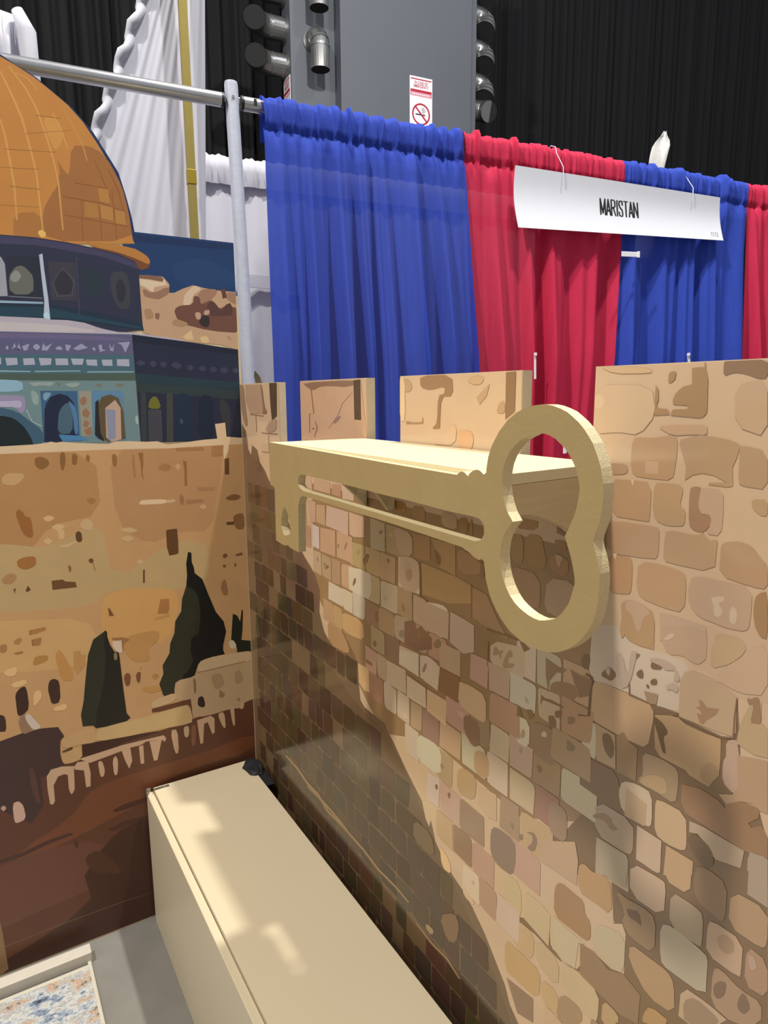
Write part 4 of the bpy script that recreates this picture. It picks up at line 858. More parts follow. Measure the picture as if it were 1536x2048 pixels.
(63,43,29,204,315,206,308,213,306,295,300,306,303,310,314,310,395,308,402,301,404,210,406,206,405,205,401),
(76,54,36,319,323,324,306,335,301,389,304,394,307,396,314,400,389,398,400,389,404,327,409,318,406,316,395),
(73,54,44,406,309,407,305,411,304,501,302,508,305,511,312,515,403,513,407,509,409,408,411),
(70,57,37,521,314,524,302,535,299,609,302,615,304,618,311,621,405,537,406,522,401,518,385),
(73,56,44,742,305,833,306,828,398,826,405,820,408,743,407),
(67,51,33,839,305,841,301,845,300,947,307,955,309,958,316,960,387,954,402,936,408,843,408,838,406,837,402),
(67,56,42,964,304,1070,301,1078,304,1081,310,1086,404,978,408,970,406,967,399),
(69,53,42,1086,305,1087,301,1091,299,1182,303,1194,307,1198,318,1201,399,1198,406,1191,409,1105,411,1093,407,1089,396),
(69,52,33,1207,303,1308,300,1313,395,1311,402,1304,404,1207,409),
(67,50,42,1315,320,1318,309,1330,305,1413,302,1420,304,1423,311,1426,397,1424,404,1417,406,1334,408,1322,404,1318,393),
(80,55,40,1432,316,1436,305,1448,301,1538,299,1542,300,1544,304,1544,409,1454,407,1437,402,1432,386),
(75,55,36,1544,321,1548,310,1561,306,1670,306,1667,409,1549,408),
(64,47,34,1676,312,1678,305,1686,303,1778,306,1791,310,1796,321,1801,405,1679,406),
(60,45,31,1800,308,1802,304,1806,303,1906,304,1910,306,1912,310,1913,396,1910,407,1898,411,1819,411,1808,407,1803,396),
(70,45,39,2037,304,2158,304,2163,305,2165,309,2168,396,2165,403,2156,405,2065,404,2046,399,2039,384),
(65,45,34,2171,307,2172,303,2175,302,2233,303,2244,308,2249,324,2255,410,2173,404),
(76,59,43,2254,305,2364,305,2372,307,2375,314,2376,394,2372,405,2359,409,2255,408),
(80,57,37,2375,321,2378,310,2387,305,2450,300,2464,304,2468,320,2463,406,2379,408),
(81,63,38,15,206,136,200,139,294,137,298,133,299,10,300),
(76,58,35,144,221,149,207,163,203,218,204,232,209,238,223,241,285,238,295,228,298,145,297,142,296,141,293),
(73,50,35,324,204,403,204,399,296,330,299,325,297,323,290),
(80,59,38,405,210,407,204,413,202,491,201,494,202,495,206,495,293,414,294,408,292,406,286),
(74,57,37,497,224,502,210,515,205,586,203,587,295,505,296,499,294,497,288),
(68,53,32,592,218,596,209,608,206,684,206,701,210,706,224,707,292,705,295,701,297,588,296),
(76,49,41,710,215,712,209,719,207,803,205,807,206,808,209,808,281,805,291,795,294,728,298,718,295,714,285),
(74,52,33,819,203,922,199,916,274,910,289,895,293,826,293,819,291,817,285),
(65,44,32,923,204,924,200,928,199,1012,204,1029,209,1035,223,1035,297,948,295,932,290,926,276),
(60,49,33,1035,200,1127,203,1138,207,1142,217,1143,279,1138,293,1123,298,1042,301),
(66,53,36,1147,221,1152,206,1169,201,1236,200,1253,204,1259,218,1261,281,1257,291,1245,295,1171,296,1154,291,1148,277),
(67,58,41,1262,212,1265,206,1273,203,1389,203,1393,289,1391,292,1387,294,1275,299,1266,297,1263,290),
(64,44,35,1395,207,1396,203,1399,202,1478,203,1483,281,1480,296,1468,300,1412,299,1403,295,1400,285),
(79,55,41,1575,199,1651,203,1665,209,1669,224,1664,288,1660,298,1650,301,1574,296),
(70,53,36,1672,198,1761,202,1765,203,1766,206,1772,281,1769,291,1758,294,1669,295),
(66,45,34,1773,207,1775,203,1780,202,1875,199,1894,204,1900,218,1899,286,1897,292,1888,295,1792,295,1779,292,1774,282),
(75,63,42,1905,213,1907,207,1912,204,1968,201,1976,204,1978,214,1974,295,1898,300),
(80,55,42,1986,221,1990,207,2003,202,2063,204,2066,205,2067,209,2065,296,2064,300,2061,301,2002,297,1990,292,1986,277),
(77,51,38,2198,207,2273,203,2279,205,2281,211,2286,283,2283,292,2274,296,2211,294,2197,290,2193,277),
(66,55,37,2291,207,2292,204,2298,202,2425,203,2423,294,2421,297,2416,299,2313,298,2293,293,2287,278),
(69,55,36,102,107,103,104,107,102,188,99,195,101,197,108,195,187,192,197,183,201,107,198),
(74,56,36,201,100,295,100,312,105,317,120,313,180,307,195,291,200,229,196,213,191,207,176),
(75,53,42,317,109,318,106,323,104,419,100,432,103,437,113,439,192,438,196,433,197,342,200,324,195,318,181),
(74,58,40,445,104,551,102,547,200,454,194,447,191,445,185),
(58,44,34,556,105,660,101,672,104,677,114,677,181,671,196,652,200,564,197,556,195,553,188),
(79,59,42,679,106,680,102,684,101,758,105,773,110,778,124,778,189,777,193,773,194,695,196,684,193,681,183),
(74,63,36,779,103,877,101,896,105,902,119,903,195,803,194,784,190,778,176),
(72,53,38,913,105,914,102,916,101,984,104,989,107,991,113,992,188,990,194,985,196,925,194,916,190,914,180),
(59,48,34,1003,103,1086,103,1087,195,1086,199,1083,200,1002,198),
(76,61,39,1090,109,1091,102,1098,100,1177,105,1184,107,1186,114,1182,197,1104,199,1098,197,1095,190),
(73,54,40,1192,117,1195,108,1204,104,1275,101,1278,102,1279,105,1282,194,1281,197,1278,198,1197,193,1194,192,1193,188),
(70,57,42,1283,116,1286,106,1298,103,1381,106,1389,108,1391,114,1388,176,1383,189,1368,195,1293,201,1289,200,1288,196),
(66,49,34,1473,119,1477,109,1490,106,1578,106,1591,109,1595,119,1597,191,1595,195,1591,196,1472,198),
(82,55,44,1698,111,1701,104,1709,102,1797,103,1816,108,1823,122,1826,192,1823,198,1815,201,1720,200,1707,197,1702,187),
(68,53,32,1830,120,1833,110,1843,106,1919,103,1922,104,1924,107,1925,191,1923,198,1917,200,1832,200),
(77,62,36,1934,111,1936,105,1940,103,2003,104,2003,197,1943,197,1935,194,1933,184),
(69,57,36,57,14,58,11,61,10,144,9,147,81,143,94,130,98,63,97,60,95,58,92),
(72,51,42,152,14,230,12,233,13,235,16,241,94,153,96,150,95,149,92),
(71,48,38,329,20,330,17,334,15,412,10,418,12,421,18,426,100,337,100,330,99,328,93),
(73,50,37,434,12,519,16,534,20,539,32,538,80,532,92,516,97,434,100,430,99,429,96),
(74,57,43,547,9,641,9,645,10,647,13,650,76,645,90,630,95,551,100,547,100,546,96),
(72,55,42,655,28,657,20,665,16,727,9,730,10,731,13,732,93,655,95),
(67,42,36,740,14,741,10,746,9,841,14,854,18,858,26,859,88,857,93,849,95,749,98,741,96,738,90),
(77,62,35,866,15,867,11,870,10,931,10,936,12,938,18,938,89,936,95,932,98,880,101,869,97,865,83),
(75,50,35,945,13,946,10,949,9,1036,15,1037,86,1034,94,1024,97,964,95,951,90,946,77),
(73,53,36,1036,10,1160,15,1159,80,1153,92,1134,96,1049,94,1041,92,1038,86),
(61,47,27,1163,31,1169,19,1188,15,1281,15,1286,16,1288,19,1293,92,1292,95,1287,96,1171,95,1166,94,1164,91),
(74,58,41,1299,28,1304,19,1317,16,1406,13,1419,15,1423,24,1417,96,1307,98,1299,96,1297,90),
(73,60,37,1426,15,1502,12,1516,16,1521,29,1524,97,1437,97,1431,95,1429,89),

]
WALL_MARKS = [
(192,158,117,1598,2481,1593,2486,1589,2488,1583,2487,1577,2486,1568,2483,1567,2480,1574,2474,1581,2471,1592,2469,1597,2470,1599,2476),
(153,130,84,1342,2369,1340,2374,1336,2375,1328,2370,1324,2367,1320,2362,1322,2358,1331,2352,1336,2354,1340,2363),
(136,116,91,952,2257,945,2264,940,2264,935,2256,936,2250,944,2242,948,2242,953,2251),
(140,115,87,1039,2239,1031,2248,1021,2250,1005,2249,1001,2246,1010,2239,1017,2233,1030,2224,1036,2224,1040,2233),
(179,157,125,1555,2222,1548,2227,1542,2227,1532,2224,1532,2220,1543,2212,1549,2212,1555,2218),
(160,126,94,1681,2220,1671,2231,1665,2232,1659,2225,1658,2219,1662,2210,1665,2204,1669,2200,1674,2202,1682,2212),
(152,130,104,1679,2119,1671,2128,1662,2128,1645,2120,1639,2112,1639,2100,1646,2096,1664,2096,1673,2101,1679,2112),
(158,133,103,1779,2143,1773,2148,1766,2149,1753,2146,1748,2142,1748,2135,1755,2131,1773,2125,1781,2127,1782,2137),
(147,117,86,1910,2153,1899,2164,1890,2165,1879,2156,1871,2148,1862,2137,1865,2131,1880,2127,1893,2130,1908,2144),
(166,159,127,2342,2114,2336,2120,2332,2122,2325,2123,2323,2121,2324,2116,2325,2112,2327,2108,2330,2107,2337,2106,2340,2107,2343,2111),
(135,111,80,2523,2056,2515,2060,2507,2063,2496,2065,2492,2064,2493,2058,2493,2050,2493,2037,2498,2033,2510,2036,2517,2041,2524,2051),
(200,152,122,2039,1948,2037,1952,2030,1952,2015,1949,2006,1946,1999,1944,2001,1941,2012,1935,2020,1931,2030,1928,2036,1931,2039,1942),
(163,135,109,2321,1954,2316,1954,2313,1956,2310,1958,2309,1957,2307,1951,2307,1946,2309,1939,2310,1937,2313,1938,2316,1941,2321,1950),
(133,104,70,2403,1928,2401,1933,2396,1936,2386,1936,2382,1933,2383,1925,2386,1920,2389,1916,2392,1914,2396,1915,2399,1918,2402,1923),
(205,179,146,1690,1799,1686,1804,1683,1806,1679,1804,1675,1799,1670,1788,1674,1782,1689,1780,1694,1783,1692,1793),
(156,126,94,1929,1706,1922,1711,1916,1710,1910,1702,1910,1696,1916,1689,1921,1690,1929,1700),
(143,118,85,2291,1682,2290,1691,2287,1692,2279,1688,2278,1682,2285,1671,2289,1670,2291,1676),
(182,157,127,2109,1366,2107,1368,2104,1368,2099,1367,2096,1365,2093,1363,2093,1360,2095,1356,2098,1352,2102,1348,2105,1351,2109,1361),
(153,118,104,2915,1251,2912,1259,2907,1261,2898,1259,2893,1255,2889,1248,2890,1243,2897,1238,2904,1235,2913,1233,2917,1236,2916,1244),
(177,154,110,3001,1242,2996,1249,2989,1252,2977,1255,2972,1254,2970,1248,2973,1239,2981,1222,2987,1216,2992,1216,2995,1221,3001,1235),
(156,132,96,2522,1124,2522,1127,2518,1129,2508,1131,2503,1130,2502,1123,2503,1118,2509,1111,2513,1109,2517,1109,2519,1112,2521,1120),
(199,189,140,2968,1114,2972,1130,2965,1132,2945,1122,2935,1114,2929,1104,2933,1098,2948,1092,2957,1094,2964,1104),
(201,167,129,3119,1107,3108,1118,3099,1117,3088,1103,3088,1093,3099,1083,3108,1084,3119,1097),
(154,127,88,3244,1129,3234,1135,3227,1132,3218,1121,3218,1113,3226,1103,3233,1105,3244,1121),
(201,161,132,2954,997,2948,1001,2943,1003,2936,1003,2933,997,2930,980,2936,973,2952,972,2958,977,2957,990),
(157,135,100,3045,1003,3033,1016,3022,1021,3004,1021,2998,1014,3000,996,3006,989,3019,991,3030,993,3044,997),
(126,97,67,3192,1024,3188,1029,3185,1032,3180,1034,3178,1032,3176,1027,3176,1022,3178,1017,3181,1014,3188,1011,3192,1013,3193,1019),
(129,103,70,2813,902,2810,909,2805,911,2795,907,2790,904,2788,899,2788,895,2790,889,2793,889,2799,894,2804,897,2812,899),
(160,140,109,3008,934,3000,938,2990,938,2973,933,2970,929,2978,922,2986,919,2996,916,3003,919,3009,929),
(188,140,103,3117,906,3108,911,3100,916,3087,921,3078,919,3071,908,3070,900,3074,891,3080,887,3089,887,3099,890,3114,900),
(151,120,84,2598,805,2589,808,2582,808,2570,808,2567,802,2572,790,2577,787,2585,790,2590,794,2598,801),
(184,143,112,2737,716,2729,722,2721,721,2708,714,2707,705,2717,690,2725,691,2736,707),
(199,163,128,2622,600,2616,606,2611,606,2605,600,2606,597,2613,593,2618,593,2623,597),
(191,165,124,2719,564,2712,571,2704,573,2693,570,2687,568,2683,567,2683,564,2688,557,2695,554,2707,551,2714,553,2720,559),
(166,136,105,2747,442,2738,450,2732,452,2724,450,2718,448,2710,445,2711,439,2721,425,2730,420,2743,423,2749,428,2750,436),
(216,195,154,2891,453,2891,455,2888,455,2882,454,2878,453,2873,450,2873,446,2878,441,2882,440,2886,444,2889,447,2890,451),
(148,123,99,3046,241,3037,255,3027,257,3011,246,3013,237,3033,224,3043,223,3047,232),
(127,102,76,2588,155,2578,169,2568,172,2553,164,2546,158,2546,148,2551,142,2564,136,2574,137,2587,146),
(153,122,94,2752,162,2742,162,2733,163,2722,163,2713,162,2700,159,2701,153,2714,142,2727,138,2746,139,2754,144,2755,157),
(122,98,73,3174,168,3170,171,3166,173,3161,172,3158,170,3155,165,3157,162,3165,159,3169,160,3174,164),
(206,175,141,2575,44,2564,50,2553,50,2538,42,2536,37,2548,30,2559,31,2574,38),
(166,140,99,2674,35,2669,38,2666,39,2662,36,2661,33,2662,28,2666,27,2673,32),
(184,150,108,2762,71,2758,80,2752,83,2743,81,2740,76,2744,66,2747,60,2752,54,2756,55,2762,64),
(152,142,109,3288,75,3269,89,3258,92,3251,83,3247,76,3243,65,3248,60,3266,59,3278,60,3291,66),
(88,68,48,431,3061,477,3061,528,3061,517,2898,451,2875,439,2945),
(140,108,82,311,3053,326,3055,337,3031,351,2969,366,2937,390,2917,382,2908,337,2903,324,2907,337,2924,334,2957,313,3025),
(154,122,92,2,3060,42,3058,61,3037,67,2985,77,2936,98,2864,94,2835,61,2834,39,2855,14,2911,2,2956,2,3059),
(140,108,82,143,2897,338,2892,339,2896,145,2900),
(140,108,82,224,2891,225,2810,233,2810,231,2892),
(140,108,82,299,2803,517,2806,518,2810,300,2808),
(140,108,82,299,2704,397,2707,398,2710,300,2707),
(140,108,82,393,2795,394,2708,401,2709,400,2795),
(168,138,110,366,2832,406,2858,443,2873,495,2886,515,2877,512,2842,490,2824,437,2814,402,2813,365,2820),
(142,108,82,941,3055,1213,3057,1321,3054,1324,3041,1302,3035,1243,3031,1217,3031,1210,3032,1167,3034,1066,3037,1008,3034,961,3023,926,3022,886,3033,862,3041,842,3050),
(92,70,48,1312,3056,1368,3058,1370,2901,1315,2902),
(130,98,74,917,3030,938,2920,895,2916,891,2831,898,2831,905,2916,948,2920,925,3031),
(150,114,96,1300,3010,1214,2966,1175,2919,1083,2858,1087,2857,1181,2918,1219,2964,1303,3009),
(150,114,96,1137,2889,1166,2906,1184,2913,1202,2914,1196,2906,1164,2888,1145,2881,1131,2882),
(140,106,80,951,2882,969,2859,940,2815,949,2814,982,2859,960,2884),
(140,106,80,924,2853,941,2857,945,2855,941,2848,934,2847,922,2850),
(150,115,80,1818,3061,1918,3060,1958,3045,1961,3008,1949,2993,1913,2993,1898,2973,1894,2923,1893,2900,1894,2892,1885,2888,1862,2887,1853,2887,1854,2890,1859,2894,1872,2902,1878,2925,1881,2976,1890,2997,1909,2998,1917,3005,1920,3020,1902,3023,1856,3016,1825,3015,1792,3021,1779,3031,1779,3053),
(180,145,110,1670,3046,1689,3052,1704,3050,1721,3040,1728,3032,1727,3020,1720,3013,1703,3008,1691,3009,1677,3018,1670,3026,1664,3038),
(190,155,118,2038,3044,2061,3051,2080,3053,2104,3049,2112,3044,2106,3034,2096,3029,2075,3027,2059,3029,2037,3038),
(180,145,108,2079,2989,2140,3029,2126,2993,2094,2968),
(178,140,105,2173,2950,2180,2967,2188,2974,2201,2978,2207,2971,2210,2952,2202,2944,2179,2944),
(135,103,72,2210,3059,2251,3061,2250,2950,2211,2927),
(160,128,92,1692,2907,1736,2903,1789,2906,1795,2926,1797,2902,1692,2897),
(198,165,130,1874,2851,1906,2867,1924,2879,1938,2894,1952,2900,1975,2901,1983,2887,1979,2853,1953,2838,1891,2836,1865,2837,1863,2843),
(200,155,112,2000,2887,2040,2888,2059,2883,2068,2867,2068,2854,2060,2834,2043,2827,2007,2829,1992,2842,1986,2874),
(210,180,138,1655,3061,1660,3061,1675,3061,1683,3030,1686,2942,1679,2907,1659,2906,1652,2933,1652,3047),
(197,166,130,2570,3018,2662,3017,2702,3002,2711,2965,2706,2941,2683,2914,2661,2904,2626,2907,2596,2906,2557,2902,2539,2927,2536,2993),
(204,176,138,2545,2996,2558,2994,2564,2988,2566,2974,2562,2967,2551,2962,2545,2962,2539,2967,2538,2975,2539,2991),
(196,162,122,2586,3061,2613,3060,2646,3057,2682,3053,2696,3049,2696,3044,2673,3043,2614,3044,2580,3049,2555,3060,2560,3061),
(187,150,115,2730,2926,2765,2929,2793,2930,2827,2931,2841,2927,2842,2915,2836,2911,2819,2911,2800,2910,2771,2907,2750,2910,2726,2921),
(187,154,120,2909,3016,2945,3023,2961,3001,2967,2937,2955,2916,2917,2927,2900,2949,2896,2995),
(160,125,85,2796,3050,2811,3051,2824,3051,2830,3044,2835,3026,2838,2966,2837,2957,2831,2949,2820,2946,2792,2948,2752,2950,2754,2960,2759,2963,2792,2964,2792,2972,2756,2974,2755,2984,2760,2996,2770,3006,2780,3012,2799,3016),
(160,125,85,2745,3044,2755,3045,2759,3042,2758,3034,2757,3029,2754,3025,2750,3022,2743,3020,2740,3025,2741,3039),
(160,125,85,2709,3016,2717,3006,2719,2984,2715,2974,2717,2966,2727,2964,2740,2964,2745,2960,2750,2952,2710,2949),
(167,134,98,2824,3061,2825,3047,2828,3047,2827,3061),
(138,108,80,2868,3059,2870,3061,2943,3061,2957,3055,2959,3033,2955,3025,2946,3025,2936,3027,2920,3033,2909,3036,2895,3038,2885,3037,2873,3033,2868,3037,2867,3052),
(190,156,122,2693,2844,2728,2846,2730,2817,2695,2817),
(208,180,146,2656,2797,2665,2797,2662,2783),
(208,180,146,2613,2612,2628,2613,2622,2597),
(196,170,142,2883,2569,2900,2575,2907,2575,2909,2570,2906,2566,2898,2561,2898,2556,2906,2546,2906,2539,2900,2530,2895,2528,2889,2531,2887,2537,2887,2546,2885,2553,2879,2563),
(196,170,142,2923,2552,2927,2559,2930,2560,2936,2555,2938,2549,2938,2536,2937,2529,2933,2524,2930,2523,2925,2526,2923,2532,2922,2544),
(186,154,124,2667,2478,2675,2476,2681,2471,2686,2463,2690,2454,2694,2441,2698,2437,2704,2441,2708,2449,2711,2467,2717,2478,2731,2490,2726,2498,2702,2506,2685,2508,2665,2503,2659,2497,2662,2484),
(196,170,140,2774,2445,2784,2456,2791,2460,2796,2461,2798,2458,2796,2452,2791,2447,2782,2441,2777,2439,2772,2440),
(125,96,68,2530,2308,2534,2319,2539,2324,2549,2328,2554,2328,2558,2323,2559,2316,2558,2304,2556,2296,2551,2288,2546,2286,2537,2289,2533,2294,2530,2301),
(138,106,76,2494,2268,2524,2263,2570,2264,2561,2218,2530,2201,2525,2215),
(135,104,72,2600,2296,2614,2314,2626,2318,2641,2311,2643,2302,2633,2289,2626,2284,2620,2285,2612,2286,2599,2288),
(192,160,132,2611,2309,2616,2318,2620,2319,2626,2314,2626,2308,2623,2297,2619,2296,2612,2303),
(138,106,78,2695,2383,2711,2382,2690,2354),
(122,94,68,2744,2373,2755,2377,2762,2377,2769,2372,2771,2369,2769,2366,2762,2363,2748,2359,2742,2361,2741,2369),
(122,94,68,2721,2343,2723,2331,2721,2326,2714,2324,2709,2325,2704,2328,2703,2332,2707,2339,2711,2343,2717,2347),
(122,94,68,2745,2330,2750,2335,2754,2337,2759,2337,2761,2334,2761,2327,2757,2323,2748,2320,2744,2321,2743,2326),
(122,94,68,2733,2314,2735,2316,2737,2316,2740,2314,2741,2312,2740,2308,2738,2307,2734,2308,2733,2310,2732,2313),
(158,128,96,2727,2296,2766,2302,2763,2275,2739,2270),
(178,154,130,2744,2384,2760,2389,2773,2390,2792,2388,2802,2385,2809,2377,2814,2372,2818,2364,2819,2358,2816,2353,2813,2351,2805,2352,2804,2358,2807,2371,2802,2375,2788,2370,2780,2369,2773,2372,2764,2374,2747,2375,2739,2377,2738,2380),
(180,156,132,2789,2335,2801,2344,2809,2345,2816,2341,2817,2336,2816,2328,2811,2325,2801,2327,2795,2326,2791,2323,2788,2324,2785,2329),
(180,156,134,2645,2363,2655,2366,2663,2355,2674,2324,2680,2328,2682,2367,2687,2384,2699,2385,2699,2365,2689,2313,2679,2288,2665,2279,2657,2284,2648,2306,2644,2325,2642,2351),
(125,96,68,2682,2298,2685,2268,2742,2269,2744,2273,2689,2273,2686,2300),
(125,96,68,2743,2271,2821,2279,2821,2272,2801,2265,2762,2252,2754,2258),
(120,92,62,2616,2138,2628,2142,2637,2139,2646,2127,2650,2115,2650,2098,2648,2088,2643,2080,2637,2080,2627,2087,2620,2095,2615,2108,2612,2118,2612,2131),
(176,144,104,2739,2077,2757,2092,2772,2100,2793,2104,2803,2098,2807,2078,2804,2068,2794,2062,2786,2060,2777,2062,2765,2061,2742,2059,2733,2061,2733,2068),
(110,82,52,2764,2244,2776,2241,2784,2237,2793,2229,2797,2224,2797,2218,2795,2213,2789,2208,2789,2197,2795,2176,2796,2167,2791,2166,2788,2168,2785,2174,2779,2188,2767,2215,2761,2230,2760,2241),
(165,132,95,2889,2178,2897,2190,2903,2195,2912,2197,2919,2195,2926,2188,2924,2175,2912,2150,2903,2142,2891,2148,2886,2155,2886,2168),
(182,150,112,2693,2024,2754,2014,2753,1953,2693,1949),
(145,115,85,2600,1899,2620,1914,2634,1919,2650,1917,2656,1913,2657,1907,2661,1903,2673,1901,2673,1896,2662,1887,2652,1887,2636,1897,2622,1897,2604,1889,2596,1888,2593,1892),
(112,88,58,2874,2003,2885,2012,2897,2011,2918,2002,2928,1991,2933,1973,2932,1962,2923,1952,2915,1948,2905,1950,2894,1957,2876,1972,2869,1982,2869,1995),
(158,122,88,2868,2331,2877,2330,2889,2320,2917,2328,2910,2312,2889,2290,2883,2278,2874,2280,2866,2297,2879,2300,2874,2307,2863,2311,2873,2315),
(125,96,68,2821,2268,2840,2267,2926,2265,2955,2277,2954,2328,2955,2368,2952,2367,2950,2326,2951,2278,2927,2270,2842,2272,2822,2272),
(150,118,85,2976,2377,2981,2376,2985,2378,2989,2383,2993,2385,2998,2385,3002,2373,3007,2344,3006,2332,2999,2330,2994,2329,2988,2326,2986,2335,2989,2358,2987,2367,2981,2365,2977,2367,2975,2374),
(165,132,100,2957,1801,2967,1815,2976,1819,2988,1817,2993,1811,2995,1798,2992,1789,2983,1778,2976,1774,2966,1776,2961,1780,2955,1791),
(110,84,56,2718,1701,2728,1706,2737,1710,2748,1715,2755,1709,2761,1689,2760,1682,2753,1684,2744,1684,2729,1682,2721,1685,2716,1696),
(155,125,95,2893,1582,2909,1602,2929,1608,2964,1604,2975,1599,2972,1589,2954,1570,2912,1532,2893,1530,2888,1562),
(125,98,72,2959,1681,2966,1693,2973,1700,2982,1705,2985,1699,2984,1680,2980,1667,2972,1655,2966,1651,2960,1654,2958,1659,2957,1671),
(125,98,72,3017,1699,3022,1711,3028,1711,3038,1697,3039,1685,3032,1669,3025,1663,3016,1665,3013,1672,3014,1688),
(176,144,120,3029,1813,3036,1814,3041,1809,3046,1797,3045,1789,3038,1780,3033,1780,3029,1789,3027,1797,3026,1808),
(164,133,98,2183,2229,2195,2234,2207,2223,2229,2236,2216,2215,2218,2200,2206,2213,2179,2201),
(164,133,98,2224,2184,2232,2209,2240,2225,2253,2243,2261,2245,2269,2233,2267,2226,2256,2220,2251,2214,2249,2204,2255,2202,2272,2207,2277,2205,2273,2196,2260,2188,2232,2178),
(140,110,75,2403,2270,2453,2261,2485,2263,2467,2246,2447,2242,2422,2209,2417,2171,2405,2218),
(158,121,84,2494,2268,2535,2266,2564,2279,2561,2217,2526,2198),
(110,84,56,2547,2273,2564,2269,2560,2163,2529,2154,2528,2148,2569,2164,2573,2273,2551,2279),
(129,98,65,2295,2089,2319,2055,2292,2049),
(129,98,65,2332,2085,2350,2093,2359,2092,2364,2083,2361,2075,2349,2062,2343,2062,2338,2074,2334,2079,2328,2082),
(129,98,65,2420,2103,2440,2112,2451,2100,2452,2082,2426,2068),
(129,98,65,2450,2131,2468,2139,2473,2136,2469,2123,2462,2115,2452,2109,2446,2111,2444,2124),
(140,110,75,2498,2135,2514,2139,2519,2136,2518,2125,2512,2118,2499,2111,2493,2114,2492,2128),
(129,98,65,2390,2155,2405,2150,2432,2155,2478,2153,2478,2148,2432,2145,2398,2142,2388,2122),
(193,166,133,2397,2041,2403,2048,2408,2051,2415,2049,2417,2045,2416,2037,2412,2033,2403,2031,2398,2031,2395,2036),
(175,143,103,2312,2001,2318,2016,2322,2020,2328,2016,2330,2010,2329,1999,2325,1993,2317,1987,2313,1987,2311,1993),
(143,107,75,1697,1959,1824,1954,1828,1960,1702,1964),
(132,104,76,1955,1616,1964,1622,1968,1622,1971,1614,1969,1607,1962,1597,1958,1598,1953,1609),
(132,104,76,1881,1610,1890,1615,1894,1613,1896,1602,1893,1596,1884,1592,1880,1595,1878,1605),
(140,112,84,2322,1674,2330,1681,2334,1679,2336,1669,2333,1662,2325,1655,2321,1657,2319,1667),
(140,112,84,2352,1700,2373,1711,2384,1711,2393,1702,2394,1688,2387,1661,2376,1649,2358,1647,2356,1654,2370,1672,2375,1684,2374,1697,2368,1701,2351,1697),
(122,90,64,1291,2239,1309,2249,1306,2228,1286,2208,1278,2212),
(187,159,131,1679,2395,1702,2403,1713,2396,1718,2371,1714,2356,1698,2341,1689,2338,1682,2345,1677,2357,1672,2382),
(140,103,75,1678,2166,1742,2187,1773,2139,1849,2143,1850,2112,1764,2079,1678,2077),
(161,126,93,1796,2020,1811,2045,1818,2052,1823,2045,1821,2036,1812,2018,1804,2010,1794,2010),
(122,90,64,1368,2340,1402,2370,1424,2369,1407,2337,1379,2317),
(122,90,64,1035,2239,1051,2248,1057,2248,1057,2239,1048,2233,1026,2225,1020,2225,1027,2233),
(143,105,75,1564,2384,1575,2380,1577,2376,1571,2369,1566,2366,1557,2367,1555,2372,1558,2381),
(143,105,75,1872,2477,1894,2468,1904,2459,1906,2443,1903,2435,1892,2430,1887,2434,1887,2450,1882,2462,1868,2475),
(143,105,75,1469,2148,1484,2152,1488,2148,1485,2135,1486,2127,1492,2119,1489,2111,1477,2100,1470,2100,1465,2113,1462,2124,1463,2140),
(143,105,75,1449,2016,1461,2022,1468,2022,1472,2015,1471,2008,1463,1997,1456,1994,1447,1996,1444,2001,1444,2010),
(143,105,75,1386,1919,1437,1918,1436,1903,1386,1903),
(154,118,86,1149,2362,1159,2366,1162,2364,1160,2353,1157,2347,1149,2344,1146,2346,1145,2357),
(154,118,86,1214,2367,1223,2380,1229,2386,1236,2388,1236,2383,1231,2368,1225,2359,1214,2350,1210,2350,1210,2359),
(143,105,75,1499,2479,1530,2486,1509,2465),
(143,105,75,1381,2327,1393,2348,1403,2359,1417,2369,1420,2367,1414,2353,1404,2342,1384,2326),
(161,124,89,1539,2457,1546,2456,1549,2449,1549,2430,1545,2421,1536,2418,1535,2421,1540,2433,1541,2442,1538,2453),
(187,150,112,2428,2573,2446,2571,2452,2567,2449,2559,2446,2552,2442,2541,2439,2539,2433,2546,2429,2554,2424,2568),
(146,110,75,2427,2648,2461,2633,2456,2626,2427,2631),
(129,96,60,1870,2480,1883,2470,1892,2461,1902,2448,1904,2439,1899,2431,1893,2428,1883,2431,1876,2443,1868,2472),
(143,105,68,2111,2490,2130,2484,2131,2440,2112,2436),
(175,140,107,1694,2366,1717,2377,1727,2373,1730,2351,1723,2338,1703,2326,1693,2331,1687,2352),
(131,96,63,2067,2399,2070,2291,2076,2293,2072,2401),
(131,96,63,1777,2416,1777,2289,1828,2281,1831,2285,1785,2292,1784,2417),
(143,105,70,1678,2162,1736,2172,1751,2153,1786,2181,1854,2155,1854,2115,1684,2090),
(131,96,63,2147,2283,2247,2288,2315,2285,2341,2275,2316,2257,2295,2284,2205,2278,2147,2275),
(131,96,63,2154,2239,2152,2156,2157,2158,2159,2241),
(138,110,74,472,1044,620,1042,746,1019,866,1026,978,991,1138,1002,1330,1003,1462,988,1604,1000,1700,998,1710,1010,1617,1016,1476,1005,1346,1020,1155,1020,998,1010,888,1045,769,1039,645,1062,490,1060),
(138,110,74,749,1006,924,1015,1112,1014,1189,1008,1203,1021,1130,1032,943,1034,764,1021),
(138,110,74,1755,946,1857,933,1954,944,2032,923,2040,934,1965,958,1868,948,1764,958),
(110,90,62,1767,1394,1833,1397,1865,1378,1878,1329,1851,1307,1766,1303,1735,1321,1739,1372),
(122,92,64,1930,1112,1981,1155,2008,1166,2025,1149,2027,1123,2016,1074,1999,1048,1970,1032,1948,1040,1921,1080),
(200,168,132,2058,1307,2098,1296,2110,1287,2103,1277,2089,1274,2062,1276,2049,1285,2045,1304),
(154,124,88,1840,1004,1868,1007,1875,1000,1866,981,1853,974,1830,975,1822,981,1827,997),
